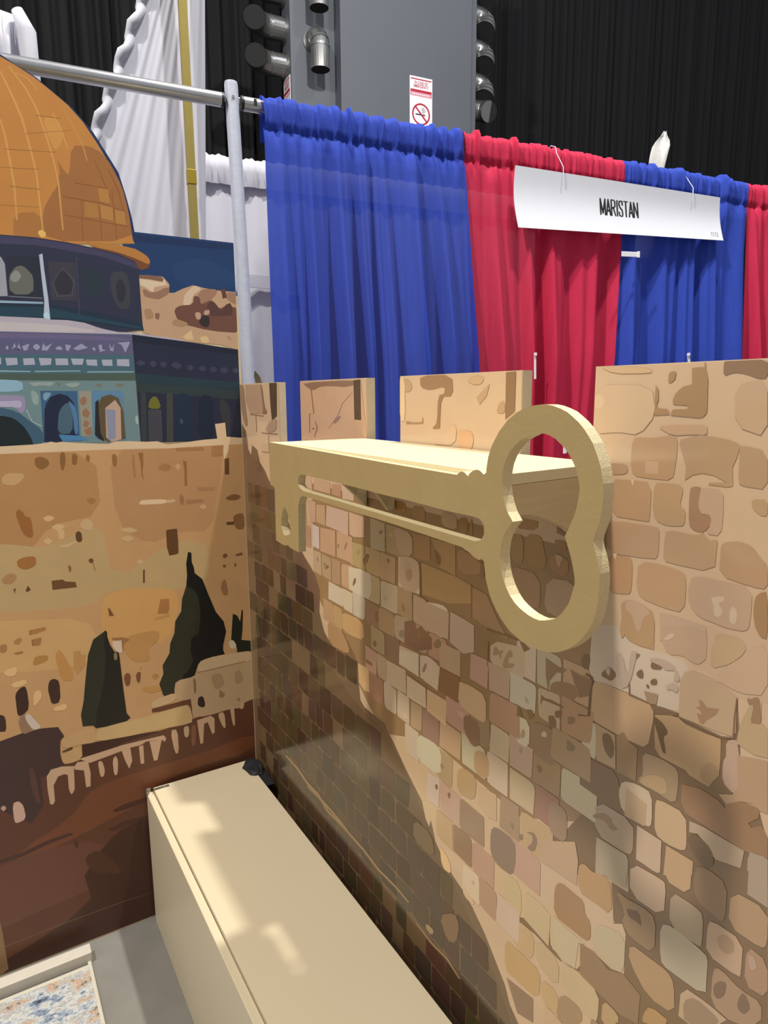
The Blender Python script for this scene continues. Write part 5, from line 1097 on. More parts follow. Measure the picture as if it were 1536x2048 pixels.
(216,176,124,1935,1305,1965,1307,1976,1318,1973,1345,1957,1362,1921,1379,1911,1368,1920,1322),

]
MURAL = [
("printed_sky",31,58,98,-591,3811,-3,3811,-3,3552,-530,3517),
("printed_sky",28,48,85,-592,3799,-3,3801,-3,3772,-514,3763,-594,3767),
("printed_sky",34,63,103,-317,3682,-226,3709,-151,3708,-49,3678,-6,3648,-3,3633,-3,3595,-35,3577,-140,3569,-210,3568,-285,3572,-323,3595,-344,3650),
("printed_hillside",190,152,118,-508,3601,-466,3608,-390,3606,-381,3598,-358,3571,-361,3528,-335,3530,-289,3554,-235,3575,-181,3566,-108,3558,-3,3556,-3,3248,-103,3275,-287,3283,-443,3303,-510,3326,-509,3460),
("printed_hillside",130,92,74,-508,3605,-458,3609,-399,3605,-387,3594,-392,3581,-459,3588,-509,3588),
("printed_hillside",215,190,160,-509,3588,-392,3578,-381,3598,-375,3574,-362,3570,-436,3551,-442,3523,-479,3548,-507,3556),
("printed_hillside",150,112,88,-485,3538,-458,3524,-427,3528,-378,3553,-359,3554,-360,3532,-371,3518,-396,3502,-410,3495,-419,3492,-432,3492,-456,3495,-471,3498,-484,3502,-491,3512,-494,3535),
("printed_hillside",210,182,150,-255,3551,-234,3569,-217,3573,-195,3565,-197,3554,-226,3535,-240,3516,-247,3487,-259,3474,-284,3470,-292,3481,-285,3513,-278,3529,-267,3539),
("printed_hillside",160,118,94,-163,3562,-117,3563,-103,3556,-114,3535,-125,3521,-142,3505,-157,3491,-178,3470,-194,3475,-213,3508,-211,3530,-190,3553),
("printed_hillside",160,118,94,-41,3553,-3,3554,-3,3490,-18,3495,-44,3508,-56,3522,-60,3544),
("printed_hillside",110,72,58,-334,3450,-318,3463,-296,3469,-256,3474,-239,3487,-235,3513,-226,3523,-209,3519,-201,3509,-200,3487,-190,3483,-167,3494,-153,3500,-143,3503,-131,3494,-111,3468,-89,3466,-51,3488,-33,3491,-26,3477,-11,3474,-3,3476,-3,3349,-15,3340,-116,3343,-192,3352,-282,3370,-322,3386,-332,3410,-337,3425,-339,3439),
("printed_hillside",88,58,50,-139,3504,-121,3492,-103,3471,-85,3454,-60,3487,-36,3497,-23,3471,-29,3431,-143,3420,-168,3472),
("printed_hillside",95,62,50,-89,3564,-61,3571,-54,3523,-77,3517,-81,3547),
("printed_hillside",52,44,40,-211,3398,-195,3419,-181,3425,-160,3421,-154,3407,-158,3375,-167,3363,-185,3363,-198,3369,-212,3384),
("printed_hillside",190,150,125,-226,3438,-209,3439,-201,3432,-201,3412,-206,3403,-221,3400,-228,3407,-232,3429),
("printed_hillside",190,150,125,-176,3450,-157,3454,-152,3449,-155,3434,-162,3428,-178,3426,-184,3430,-183,3444),
("printed_hillside",168,128,95,-484,3443,-461,3440,-451,3429,-447,3406,-456,3394,-480,3388,-490,3399,-493,3432),
("printed_hillside",134,96,74,-435,3423,-420,3423,-416,3416,-420,3397,-425,3390,-435,3392,-440,3399,-440,3416),
("printed_hillside",170,132,98,-325,3397,-281,3384,-272,3374,-293,3361,-314,3358,-348,3364,-357,3374,-346,3394),
("printed_hillside",214,180,130,-303,3308,-280,3327,-257,3345,-246,3295,-286,3293),
("printed_hillside",214,180,130,-204,3313,-181,3316,-169,3310,-162,3290,-169,3282,-195,3281,-207,3288,-211,3305),
("printed_hillside",170,132,98,-59,3324,-48,3319,-43,3313,-38,3300,-41,3298,-54,3305,-60,3312,-62,3322),
("printed_dome",31,50,88,-1041,4500,-984,4471,-905,4436,-839,4389,-758,4333,-676,4245,-624,4163,-572,4079,-544,3974,-523,3874,-512,3787,-522,3762,-595,3754,-1313,3680,-1675,3643,-1587,4425,-1408,4525),
("printed_dome",190,128,62,-1042,4491,-984,4468,-912,4434,-846,4391,-779,4344,-718,4282,-664,4202,-623,4133,-582,4047,-554,3949,-536,3848,-525,3771,-518,3754,-1676,3636,-1587,4419,-1408,4518),
("printed_dome",158,104,56,-839,4087,-823,4060,-812,4046,-801,4035,-792,4061,-782,4137,-762,4170,-719,4177,-690,4176,-657,4164,-635,4148,-611,4118,-593,4086,-570,4038,-555,3993,-542,3929,-534,3874,-528,3796,-616,3756,-847,3732,-935,3752,-929,3826,-917,3873,-893,3918,-877,3945,-859,3968,-848,3995,-838,4038,-837,4064,-843,4088),
("printed_dome",168,112,58,-1022,3838,-959,3850,-933,3825,-931,3749,-959,3719,-1030,3715,-1056,3740,-1050,3807),
("printed_dome",200,142,72,-877,4273,-841,4275,-822,4261,-809,4223,-813,4190,-837,4144,-852,4139,-865,4169,-875,4201,-887,4252),
("printed_dome",205,150,82,-1050,4428,-1013,4338,-981,4246,-957,4122,-941,4023,-938,3891,-933,3742,-927,3743,-930,3893,-933,4026,-949,4126,-972,4251,-1005,4343,-1045,4432),
("printed_dome",205,150,82,-1014,4456,-954,4378,-917,4301,-887,4199,-861,4079,-850,3992,-847,3782,-841,3783,-843,3994,-854,4082,-880,4203,-910,4305,-948,4383,-1010,4460),
("printed_dome",205,150,82,-1069,4230,-1056,4162,-1046,4050,-1038,3951,-1039,3805,-1033,3806,-1029,3953,-1037,4053,-1048,4166,-1063,4233),
("printed_dome",205,150,82,-849,4293,-819,4233,-796,4149,-792,4151,-814,4236,-845,4296),
("printed_dome",196,138,72,-804,4323,-760,4243,-729,4175,-714,4110,-710,4112,-723,4178,-755,4247,-800,4326),
("printed_dome",205,150,82,-988,4434,-942,4423,-903,4382,-900,4385,-939,4427,-986,4438),
("printed_dome",150,100,50,-1084,4026,-1009,4030,-925,4040,-925,4042,-1009,4033,-1084,4028),
("printed_dome",150,100,50,-1051,3948,-926,3951,-925,3954,-1050,3951),
("printed_dome",150,100,50,-1099,3862,-939,3872,-939,3874,-1099,3864),
("printed_dome",150,100,50,-968,4185,-773,4234,-773,4236,-968,4187),
("printed_dome",150,100,50,-919,4272,-813,4278,-812,4280,-919,4275),
("printed_dome",150,100,50,-1057,4105,-847,4126,-846,4128,-1057,4108),
("printed_dome",135,86,44,-834,3934,-753,3929,-662,3925,-553,3901,-552,3903,-660,3929,-752,3933,-833,3937),
("printed_dome",135,86,44,-833,3851,-668,3839,-542,3830,-541,3833,-667,3843,-832,3854),
("printed_dome",135,86,44,-753,3931,-759,3745,-756,3746,-751,3931),
("printed_dome",135,86,44,-671,3910,-674,3754,-671,3754,-668,3911),
("printed_dome",135,86,44,-611,3996,-606,3856,-604,3761,-601,3762,-602,3857,-608,3997),
("printed_dome",135,86,44,-679,4116,-641,4014,-614,3948,-611,3950,-637,4016,-676,4117),
("printed_dome",135,86,44,-620,4087,-580,3992,-557,3862,-554,3863,-576,3994,-617,4088),
("printed_dome",135,86,44,-777,4002,-641,3998,-640,4001,-776,4005),
("printed_dome",176,124,64,-669,3919,-611,3914,-612,3851,-668,3857),
("printed_dome",176,124,64,-600,3904,-557,3901,-553,3839,-603,3841),
("printed_dome",176,122,62,-673,3995,-625,3994,-622,3929,-668,3934),
("printed_dome",170,118,60,-737,3925,-681,3921,-678,3855,-743,3855),
("printed_dome",225,180,96,-951,3765,-941,3773,-933,3773,-922,3766,-919,3758,-921,3748,-926,3742,-939,3739,-946,3743,-953,3757),
("printed_dome",120,70,40,-695,3724,-625,3720,-580,3717,-535,3712,-505,3706,-473,3695,-458,3687,-450,3676,-449,3665,-455,3648,-466,3639,-489,3631,-505,3634,-522,3650,-541,3662,-572,3678,-611,3688,-681,3699,-711,3708,-719,3721),
("printed_dome",180,120,58,-518,3730,-482,3713,-463,3701,-451,3686,-448,3675,-453,3663,-465,3663,-492,3674,-524,3685,-577,3700,-626,3710,-695,3718,-729,3727,-745,3741,-703,3744,-580,3739),
("printed_drum",46,48,68,-1670,3691,-1111,3734,-972,3737,-828,3729,-708,3715,-599,3697,-520,3669,-507,3625,-507,3477,-505,3335,-626,3315,-781,3356,-931,3365,-1711,3327),
("printed_drum",66,62,88,-1670,3687,-1111,3729,-973,3731,-828,3723,-708,3710,-600,3690,-520,3663,-510,3633,-679,3679,-831,3692,-975,3702,-1114,3694,-1674,3650),
("printed_drum",30,48,64,-1702,3404,-1138,3431,-932,3441,-792,3420,-507,3373,-501,3331,-735,3354,-931,3365,-1711,3327),
("printed_drum",34,64,79,-1704,3390,-1140,3415,-941,3423,-793,3395,-516,3351,-505,3339,-734,3366,-930,3377,-1708,3348),
("printed_drum",154,154,160,-1160,3634,-1116,3636,-1103,3606,-1104,3463,-1177,3458),
("printed_drum",40,44,56,-1092,3640,-951,3653,-958,3463,-1101,3462),
("printed_drum",102,102,94,-1086,3563,-1068,3587,-1057,3598,-1044,3603,-1035,3604,-1024,3600,-1012,3589,-994,3567,-990,3541,-995,3495,-1019,3476,-1072,3473,-1093,3490,-1093,3536),
("printed_drum",138,138,132,-1080,3562,-1065,3580,-1054,3581,-1042,3565,-1042,3552,-1055,3534,-1066,3528,-1079,3531,-1085,3537,-1086,3550),
("printed_drum",118,116,120,-1101,3461,-960,3461,-959,3465,-1101,3465),
("printed_drum",142,170,184,-1702,3407,-1138,3431,-958,3437,-957,3446,-1137,3442,-1701,3414),
("printed_drum",180,188,200,-957,3660,-942,3667,-940,3589,-934,3466,-933,3366,-961,3371,-952,3450),
("printed_drum",180,208,218,-956,3396,-944,3399,-938,3393,-934,3375,-939,3370,-955,3372,-961,3378,-961,3390),
("printed_drum",60,58,66,-920,3633,-801,3640,-808,3459,-923,3459),
("printed_drum",48,44,54,-894,3554,-869,3592,-850,3595,-827,3562,-821,3535,-829,3502,-845,3488,-879,3486,-894,3496,-901,3527),
("printed_drum",85,82,90,-909,3537,-859,3610,-813,3548,-829,3486,-891,3478,-908,3538,-911,3537,-893,3475,-827,3484,-810,3550,-859,3613,-910,3538),
("printed_drum",40,52,62,-767,3607,-740,3618,-719,3618,-692,3607,-679,3587,-676,3547,-686,3518,-714,3485,-736,3478,-760,3494,-772,3523,-776,3580),
("printed_drum",60,62,68,-629,3609,-588,3617,-568,3606,-557,3570,-554,3529,-559,3460,-575,3433,-611,3436,-630,3455,-643,3499,-647,3537,-646,3586),
("printed_drum",48,46,56,-619,3559,-602,3578,-590,3575,-578,3549,-577,3524,-584,3487,-593,3470,-609,3464,-618,3482,-623,3531),
("printed_drum",85,82,90,-796,3664,-802,3395,-800,3395,-794,3664),
("printed_roof_edge",178,168,176,-1708,3348,-1144,3371,-967,3371,-931,3366,-856,3367,-781,3358,-705,3333,-626,3320,-560,3321,-460,3310,-287,3290,-287,3281,-561,3306,-707,3304,-936,3301,-1716,3282),
("printed_roof_edge",192,182,180,-1712,3320,-1146,3347,-896,3343,-737,3325,-737,3316,-936,3309,-1715,3292),
("printed_facade",92,90,120,-1715,3285,-1150,3302,-565,3311,-559,3211,-1727,3184),
("printed_facade",106,96,128,-1592,3283,-1275,3293,-1070,3297,-866,3299,-738,3297,-618,3292,-571,3288,-571,3281,-652,3278,-858,3278,-1110,3273,-1547,3262,-1718,3262,-1717,3274),
("printed_facade",70,100,112,-1727,3187,-1159,3199,-559,3209,-556,3113,-1736,3103),
("printed_facade",75,90,80,-1736,3106,-1168,3110,-557,3116,-558,3074,-1739,3074),
("printed_facade",110,135,135,-1739,3078,-560,3079,-554,2761,-1771,2798),
("printed_facade",140,165,165,-1496,3116,-1167,3118,-1039,3118,-1039,3123,-1166,3125,-1495,3121),
("printed_facade",140,165,165,-1021,3118,-818,3123,-818,3128,-1021,3124),
("printed_facade",140,165,165,-788,3118,-565,3121,-565,3127,-787,3124),
("printed_facade",168,168,180,-1140,3182,-1091,3183,-1090,3152,-1136,3147),
("printed_facade",168,168,180,-1066,3181,-1019,3184,-1016,3153,-1065,3150),
("printed_facade",168,168,180,-999,3185,-942,3184,-948,3154,-993,3149),
("printed_facade",168,168,180,-927,3184,-871,3185,-870,3153,-926,3152),
("printed_facade",168,168,180,-857,3185,-798,3185,-806,3156,-850,3155),
("printed_facade",168,168,180,-789,3181,-738,3182,-738,3151,-785,3154),
("printed_facade",168,168,180,-716,3182,-666,3183,-666,3152,-712,3153),
("printed_facade",168,168,180,-643,3186,-584,3187,-584,3151,-644,3153),
("printed_facade",168,168,180,-1209,3183,-1157,3184,-1158,3153,-1205,3150),
("printed_facade",152,150,176,-1134,3229,-1127,3240,-1124,3239,-1122,3224,-1125,3220,-1133,3223),
("printed_facade",152,150,176,-1109,3221,-1095,3253,-1087,3222,-1078,3253,-1070,3220,-1094,3233),
("printed_facade",152,150,176,-1065,3238,-1032,3251,-1045,3219,-1023,3224,-1059,3217),
("printed_facade",152,150,176,-1018,3239,-1007,3249,-999,3250,-989,3240,-989,3233,-998,3223,-1006,3222,-1018,3232),
("printed_facade",152,150,176,-983,3221,-973,3257,-964,3237,-933,3256,-958,3220),
("printed_facade",152,150,176,-922,3231,-909,3242,-900,3242,-890,3230,-896,3225,-919,3226),
("printed_facade",152,150,176,-877,3252,-851,3248,-864,3220,-875,3224),
("printed_facade",152,150,176,-844,3232,-804,3258,-775,3238,-822,3225),
("printed_facade",152,150,176,-756,3237,-746,3242,-742,3238,-741,3226,-745,3224,-755,3232),
("printed_facade",152,150,176,-726,3252,-710,3257,-708,3232,-690,3230,-721,3219),
("printed_facade",152,150,176,-674,3266,-664,3237,-650,3263,-658,3223,-672,3229),
("printed_facade",152,150,176,-637,3267,-572,3274,-600,3218,-614,3256),
("printed_facade",148,160,152,-1028,3070,-959,3072,-938,3068,-952,3054,-965,3051,-985,3055,-1002,3055,-1023,3051,-1036,3053,-1049,3065),
("printed_facade",148,160,152,-879,3066,-836,3069,-824,3064,-838,3050,-852,3046,-873,3048,-885,3052,-893,3062),
("printed_facade",142,160,154,-1039,3032,-1019,3018,-1014,3000,-1018,2969,-1026,2960,-1039,2969,-1045,2987,-1046,3023),
("printed_facade",158,180,176,-569,2904,-562,2899,-559,2888,-560,2863,-563,2855,-571,2861,-574,2872,-572,2897),
("printed_facade",122,114,100,-928,3068,-916,3066,-913,3062,-918,3053,-923,3053,-930,3065),
("printed_facade",122,114,100,-749,3062,-731,3065,-726,3061,-732,3049,-739,3048,-752,3058),
("printed_facade",122,114,100,-649,3065,-622,3062,-618,3058,-637,3048,-648,3049,-657,3061),
("printed_facade",60,95,125,-1005,3030,-841,3028,-846,2811,-837,2781,-1011,2783),
("printed_facade",122,154,176,-984,3021,-961,3021,-959,3012,-978,2989,-987,2982,-993,2987,-995,2996,-993,3014),
("printed_facade",30,38,60,-994,2940,-982,2972,-961,3000,-922,3016,-885,3004,-861,2971,-850,2912,-853,2807,-931,2810,-928,2779,-1008,2783),
("printed_facade",72,98,112,-929,2929,-917,2948,-907,2959,-893,2971,-883,2967,-872,2946,-870,2911,-875,2845,-892,2819,-931,2819,-943,2842,-936,2900),
("printed_facade",80,120,160,-882,2980,-865,2964,-856,2946,-851,2916,-849,2883,-852,2832,-856,2813,-865,2817,-869,2841,-869,2898,-873,2935,-884,2971),
("printed_facade",74,128,168,-942,2817,-839,2807,-809,2785,-926,2783),
("printed_facade",92,132,160,-775,3030,-626,3027,-626,2777,-777,2792),
("printed_facade",95,80,54,-759,2944,-729,2998,-688,3011,-649,2993,-629,2925,-628,2784,-714,2770,-760,2804),
("printed_facade",38,36,40,-761,2973,-745,2986,-748,2910,-747,2816,-730,2773,-761,2791,-775,2809),
("printed_facade",190,158,135,-716,2943,-666,2983,-642,2942,-649,2782,-697,2771,-722,2794),
("printed_facade",140,142,160,-714,2936,-668,2932,-676,2788,-713,2779),
("printed_facade",150,145,126,-833,3028,-775,3028,-786,2805,-838,2803),
("printed_facade",150,110,85,-827,2990,-814,3000,-806,3000,-800,2990,-801,2979,-809,2961,-816,2955,-827,2960,-831,2967,-832,2981),
("printed_facade",150,110,85,-826,2928,-805,2945,-791,2919,-801,2894,-824,2903),
("printed_facade",150,110,85,-817,2886,-794,2873,-812,2844,-827,2857),
("printed_facade",150,110,85,-825,2836,-788,2852,-787,2809,-815,2810),
("printed_facade",140,175,190,-1327,3083,-1214,3083,-1150,3082,-1099,3079,-1078,3067,-1077,3039,-1098,3027,-1153,3025,-1220,3026,-1333,3028,-1376,3041,-1373,3071),
("printed_facade",150,140,165,-1334,3011,-1221,3010,-1156,3010,-1105,3009,-1082,3005,-1075,2994,-1073,2979,-1075,2952,-1080,2936,-1089,2923,-1098,2925,-1113,2943,-1132,2954,-1167,2963,-1225,2967,-1338,2969,-1382,2979,-1380,3002),
("printed_facade",178,170,192,-1224,2983,-1161,2982,-1127,2983,-1101,2985,-1090,2977,-1090,2957,-1101,2950,-1129,2953,-1164,2955,-1226,2959,-1250,2965,-1249,2978),
("printed_facade",62,92,112,-1390,2955,-1240,2955,-1167,2950,-1128,2938,-1101,2923,-1071,2895,-1049,2875,-1022,2851,-1011,2828,-1009,2791,-1020,2776,-1050,2775,-1151,2777,-1377,2785,-1462,2825,-1453,2919),
("printed_facade",26,36,38,-1394,2917,-1244,2916,-1173,2913,-1142,2906,-1120,2893,-1094,2865,-1079,2841,-1065,2808,-1059,2787,-1057,2769,-1147,2765,-1377,2774,-1464,2808,-1456,2887),
("printed_facade",168,188,192,-1074,2940,-1054,2883,-1011,2857,-1009,2860,-1051,2885,-1071,2942),
("printed_shaded_facade",36,40,60,-562,3311,-461,3301,-287,3284,-3,3250,-3,2751,-554,2760,-557,3079),
("printed_shaded_facade",28,32,52,-562,3311,-461,3301,-287,3284,-3,3250,-3,3221,-289,3248,-555,3274),
("printed_shaded_facade",34,58,66,-555,3117,-3,3071,-3,3033,-556,3070),
("printed_shaded_facade",44,58,60,-556,3068,-3,3031,-3,2977,-557,3025),
("printed_shaded_facade",58,60,80,-548,3172,-533,3182,-521,3182,-505,3173,-506,3165,-523,3156,-535,3155,-548,3165),
("printed_shaded_facade",58,60,80,-481,3170,-469,3182,-459,3182,-448,3171,-449,3161,-461,3149,-471,3149,-482,3161),
("printed_shaded_facade",58,60,80,-430,3170,-417,3179,-408,3178,-396,3167,-397,3159,-409,3149,-419,3149,-430,3161),
("printed_shaded_facade",58,60,80,-371,3167,-354,3177,-339,3176,-320,3164,-319,3154,-337,3142,-352,3143,-371,3157),
("printed_shaded_facade",58,60,80,-289,3155,-276,3165,-266,3164,-254,3152,-255,3143,-268,3133,-278,3134,-290,3146),
("printed_shaded_facade",58,60,80,-226,3151,-212,3161,-202,3160,-190,3148,-191,3139,-204,3129,-214,3130,-226,3142),
("printed_shaded_facade",58,60,80,-165,3147,-151,3156,-141,3155,-129,3144,-130,3135,-144,3125,-154,3126,-166,3138),
("printed_shaded_facade",58,60,80,-109,3144,-92,3154,-80,3154,-66,3142,-67,3133,-82,3122,-94,3122,-109,3135),
("printed_shaded_facade",58,60,80,-38,3143,-26,3151,-16,3150,-3,3141,-3,3132,-17,3122,-27,3123,-39,3135),
("printed_shaded_facade",54,60,60,-538,3023,-513,3020,-521,2764,-551,2761),
("printed_shaded_facade",64,66,62,-405,3016,-374,3013,-385,2760,-421,2760),
("printed_shaded_facade",24,44,64,-356,3004,-330,3013,-311,3013,-286,3003,-276,2946,-276,2809,-299,2756,-357,2759,-377,2813,-369,2947),
("printed_shaded_facade",22,36,56,-231,2994,-210,3004,-192,3004,-167,2993,-158,2938,-159,2809,-180,2759,-230,2761,-248,2812,-242,2940),
("printed_shaded_facade",52,54,60,-119,2980,-98,2979,-83,2967,-67,2936,-63,2888,-67,2799,-76,2764,-93,2765,-106,2812,-122,2932),
("printed_shaded_facade",110,106,38,-504,2944,-500,2966,-494,2980,-481,2995,-471,2999,-459,2995,-450,2980,-440,2947,-452,2934,-490,2935),
("printed_shaded_facade",66,66,74,-506,2931,-439,2930,-441,2761,-514,2762),
("printed_shaded_facade",60,80,84,-344,2876,-336,2881,-331,2878,-327,2865,-328,2857,-336,2850,-341,2853,-345,2868),
("printed_city_wall",196,150,100,-1772,2787,-1199,2768,-715,2754,-408,2749,-129,2756,-3,2755,-3,1318,-6,1003,-17,738,-1935,1339),
("printed_city_wall",182,134,84,-1648,2759,-1328,2742,-1109,2733,-874,2726,-780,2652,-775,2470,-826,2393,-960,2377,-1039,2340,-1105,2262,-1146,2235,-1187,2245,-1211,2263,-1232,2298,-1367,2329,-1690,2372,-1807,2472,-1784,2682),
("printed_city_wall",184,138,92,-649,2728,-477,2727,-344,2727,-177,2726,-118,2682,-134,2573,-154,2467,-190,2308,-245,2251,-350,2262,-426,2255,-514,2223,-582,2238,-669,2310,-706,2424,-714,2642),
("printed_city_wall",190,158,108,-1691,2365,-1368,2321,-1193,2292,-1071,2263,-968,2280,-829,2353,-769,2305,-755,2111,-672,2077,-472,2186,-355,2216,-256,2183,-222,2123,-234,2003,-286,1952,-409,1944,-529,1955,-713,1989,-798,1985,-830,1938,-937,1929,-1177,1951,-1400,1983,-1726,2041,-1846,2134,-1826,2312),
("printed_city_wall",206,155,92,-787,1960,-738,1983,-657,1985,-499,1965,-429,1941,-408,1899,-416,1832,-458,1702,-514,1654,-615,1664,-692,1679,-786,1709,-820,1772,-810,1900),
("printed_city_wall",204,160,104,-1731,1990,-1404,1938,-1192,1906,-979,1877,-880,1831,-840,1745,-844,1687,-895,1624,-1000,1611,-1216,1639,-1429,1680,-1756,1755,-1880,1834,-1865,1960),
("printed_city_wall",220,190,150,-1772,2783,-1198,2770,-1054,2773,-994,2779,-979,2784,-957,2777,-934,2781,-857,2772,-714,2761,-681,2772,-614,2771,-530,2764,-469,2764,-434,2751,-417,2744,-317,2753,-224,2762,-129,2766,-3,2765,-3,2729,-102,2729,-226,2728,-409,2724,-716,2732,-1202,2734,-1776,2747),
("printed_city_wall",218,188,148,-154,2846,-96,2852,-92,2774,-11,2765,-3,2743,-3,2742,-79,2745,-84,2699,-111,2643,-115,2701,-111,2747,-144,2757),
("printed_city_wall",140,98,52,-1051,2709,-1033,2713,-1019,2709,-1001,2697,-995,2686,-996,2672,-1004,2662,-1024,2650,-1037,2650,-1052,2662,-1058,2676,-1058,2699),
("printed_city_wall",140,98,52,-940,2725,-934,2730,-929,2730,-922,2724,-920,2712,-920,2688,-924,2668,-934,2639,-941,2638,-946,2663,-947,2683,-944,2711),
("printed_city_wall",140,98,52,-886,2717,-879,2720,-874,2718,-867,2712,-865,2701,-868,2677,-872,2666,-879,2663,-884,2663,-891,2667,-892,2679,-890,2705),
("printed_city_wall",150,104,58,-824,2706,-817,2712,-813,2711,-808,2702,-807,2693,-810,2678,-814,2674,-822,2677,-826,2684,-827,2698),
("printed_city_wall",150,106,58,-699,2707,-691,2709,-686,2706,-679,2699,-677,2685,-680,2658,-684,2646,-690,2640,-694,2642,-701,2654,-703,2668,-702,2695),
("printed_city_wall",168,120,72,-602,2700,-604,2634,-601,2580,-592,2580,-592,2634,-593,2701),
("printed_city_wall",150,106,58,-572,2708,-546,2708,-548,2649,-556,2604,-550,2555,-562,2591,-563,2650),
("printed_city_wall",150,106,58,-341,2655,-321,2649,-325,2515,-340,2516,-337,2599),
("printed_city_wall",168,120,72,-469,2633,-449,2644,-433,2645,-414,2635,-407,2625,-411,2610,-423,2604,-450,2605,-465,2611,-474,2623),
("printed_city_wall",205,160,110,-384,2629,-373,2639,-365,2638,-354,2628,-355,2619,-367,2608,-375,2608,-385,2621),
("printed_city_wall",225,190,150,-581,2447,-571,2456,-539,2457,-467,2453,-439,2446,-437,2432,-467,2428,-546,2431,-579,2434,-583,2441),
("printed_city_wall",210,170,125,-433,2447,-405,2448,-395,2444,-395,2435,-405,2431,-431,2430,-441,2433,-443,2443),
("printed_city_wall",160,112,75,-364,2472,-351,2460,-346,2446,-349,2423,-355,2414,-367,2415,-371,2429,-370,2463),
("printed_city_wall",165,120,80,-340,2439,-242,2434,-243,2416,-337,2413),
("printed_city_wall",208,162,115,-262,2399,-248,2406,-238,2404,-225,2392,-226,2385,-239,2377,-250,2379,-262,2392),
("printed_city_wall",170,125,85,-271,2503,-171,2498,-177,2477,-272,2483),
("printed_city_wall",165,115,68,-836,2484,-821,2492,-810,2491,-796,2478,-797,2469,-812,2459,-823,2460,-837,2475),
("printed_city_wall",155,100,50,-1160,2450,-1151,2461,-1143,2460,-1131,2447,-1126,2439,-1125,2429,-1118,2423,-1102,2417,-1096,2392,-1094,2334,-1102,2315,-1122,2322,-1134,2334,-1144,2359,-1151,2386,-1160,2429),
("printed_city_wall",100,66,36,-454,2279,-445,2284,-395,2284,-392,2229,-394,2148,-408,2141,-445,2139,-455,2189),
("printed_city_wall",100,66,40,-900,2321,-891,2325,-885,2323,-878,2316,-875,2304,-875,2281,-879,2271,-889,2267,-895,2269,-902,2277,-905,2289,-904,2311),
("printed_city_wall",212,172,122,-1041,2412,-1023,2419,-1010,2417,-994,2407,-996,2399,-1018,2389,-1032,2391,-1043,2404),
("printed_city_wall",212,172,122,-1007,2363,-986,2372,-970,2372,-951,2360,-952,2350,-973,2338,-989,2339,-1008,2353),
("printed_city_wall",212,172,122,-985,2342,-954,2339,-956,2295,-980,2291),
("printed_city_wall",212,172,122,-1049,2297,-1036,2305,-1027,2304,-1015,2291,-1016,2283,-1029,2274,-1039,2275,-1050,2289),
("printed_city_wall",205,168,120,-685,2313,-656,2319,-634,2316,-605,2302,-603,2294,-629,2287,-652,2290,-684,2305),
("printed_city_wall",205,168,120,-683,2267,-661,2275,-644,2273,-625,2261,-625,2252,-646,2243,-663,2245,-683,2259),
("printed_city_wall",205,168,120,-617,2132,-603,2139,-594,2138,-583,2127,-583,2119,-596,2110,-605,2112,-617,2124),
("printed_city_wall",205,168,120,-873,2371,-855,2384,-840,2383,-823,2369,-818,2353,-823,2326,-836,2321,-864,2334,-876,2345,-880,2360),
("printed_city_wall",200,158,106,-1203,2621,-1188,2637,-1163,2641,-1115,2634,-1107,2620,-1134,2589,-1157,2579,-1189,2584,-1203,2592,-1207,2608),
("printed_city_wall",208,170,120,-981,2259,-954,2265,-932,2270,-900,2276,-900,2271,-933,2250,-956,2245,-982,2253),
("printed_city_wall",165,108,55,-1169,2214,-1147,2222,-1128,2224,-1103,2222,-1093,2211,-1094,2184,-1105,2170,-1133,2161,-1151,2161,-1169,2172,-1176,2184,-1178,2204),
("printed_city_wall",110,74,40,-1033,2086,-982,2085,-971,2073,-924,2063,-920,2035,-1033,2038),
("printed_city_wall",175,130,85,-1243,2131,-1223,2148,-1207,2150,-1187,2139,-1184,2127,-1197,2107,-1211,2099,-1235,2100,-1246,2105,-1250,2118),
("printed_city_wall",100,70,40,-1153,2053,-1140,2078,-1129,2053,-1147,2045),
("printed_city_wall",100,70,40,-1204,2069,-1193,2072,-1202,2045),
("printed_city_wall",138,96,54,-950,2154,-944,2154,-940,2149,-938,2135,-939,2126,-945,2117,-948,2122,-952,2145),
("printed_city_wall",110,74,40,-853,2170,-844,2177,-837,2176,-830,2167,-830,2160,-839,2151,-846,2152,-853,2163),
("printed_city_wall",150,112,60,-836,2155,-828,2109,-824,2110,-832,2156),
("printed_city_wall",115,76,42,-588,2080,-593,2007,-583,2006,-578,2079),
("printed_city_wall",120,82,42,-779,1900,-769,1893,-751,1850,-776,1854),
("printed_city_wall",170,115,65,-507,1901,-461,1896,-463,1835,-474,1815,-528,1822),
("printed_city_wall",190,140,85,-543,1801,-465,1811,-465,1796,-539,1788),
("printed_city_wall",160,112,60,-1156,1846,-1083,1852,-1079,1838,-1155,1822),
("printed_city_wall",175,125,75,-1223,1807,-1209,1816,-1200,1818,-1192,1811,-1192,1802,-1200,1788,-1208,1784,-1220,1788,-1226,1792,-1228,1800),
("printed_city_wall",155,100,55,-1149,1796,-1104,1800,-1110,1766,-1148,1764),
("printed_city_wall",135,92,55,-105,2436,-77,2447,-55,2447,-29,2437,-25,2428,-41,2416,-60,2412,-90,2415,-105,2419,-113,2428),
("printed_city_wall",140,98,58,-69,2323,-56,2330,-42,2333,-20,2334,-11,2313,-10,2260,-21,2240,-49,2241,-63,2252,-71,2276,-74,2293,-74,2313),
("printed_city_wall",105,72,44,-118,2292,-68,2290,-74,2271,-114,2275),
("printed_city_wall",110,76,44,-110,2651,-84,2655,-86,2562,-112,2564),
("printed_city_wall",125,85,50,-146,2101,-136,2111,-128,2110,-118,2100,-120,2092,-133,2084,-141,2084,-148,2093),
("printed_city_wall",125,85,50,-74,2097,-29,2104,-30,2088,-68,2086),
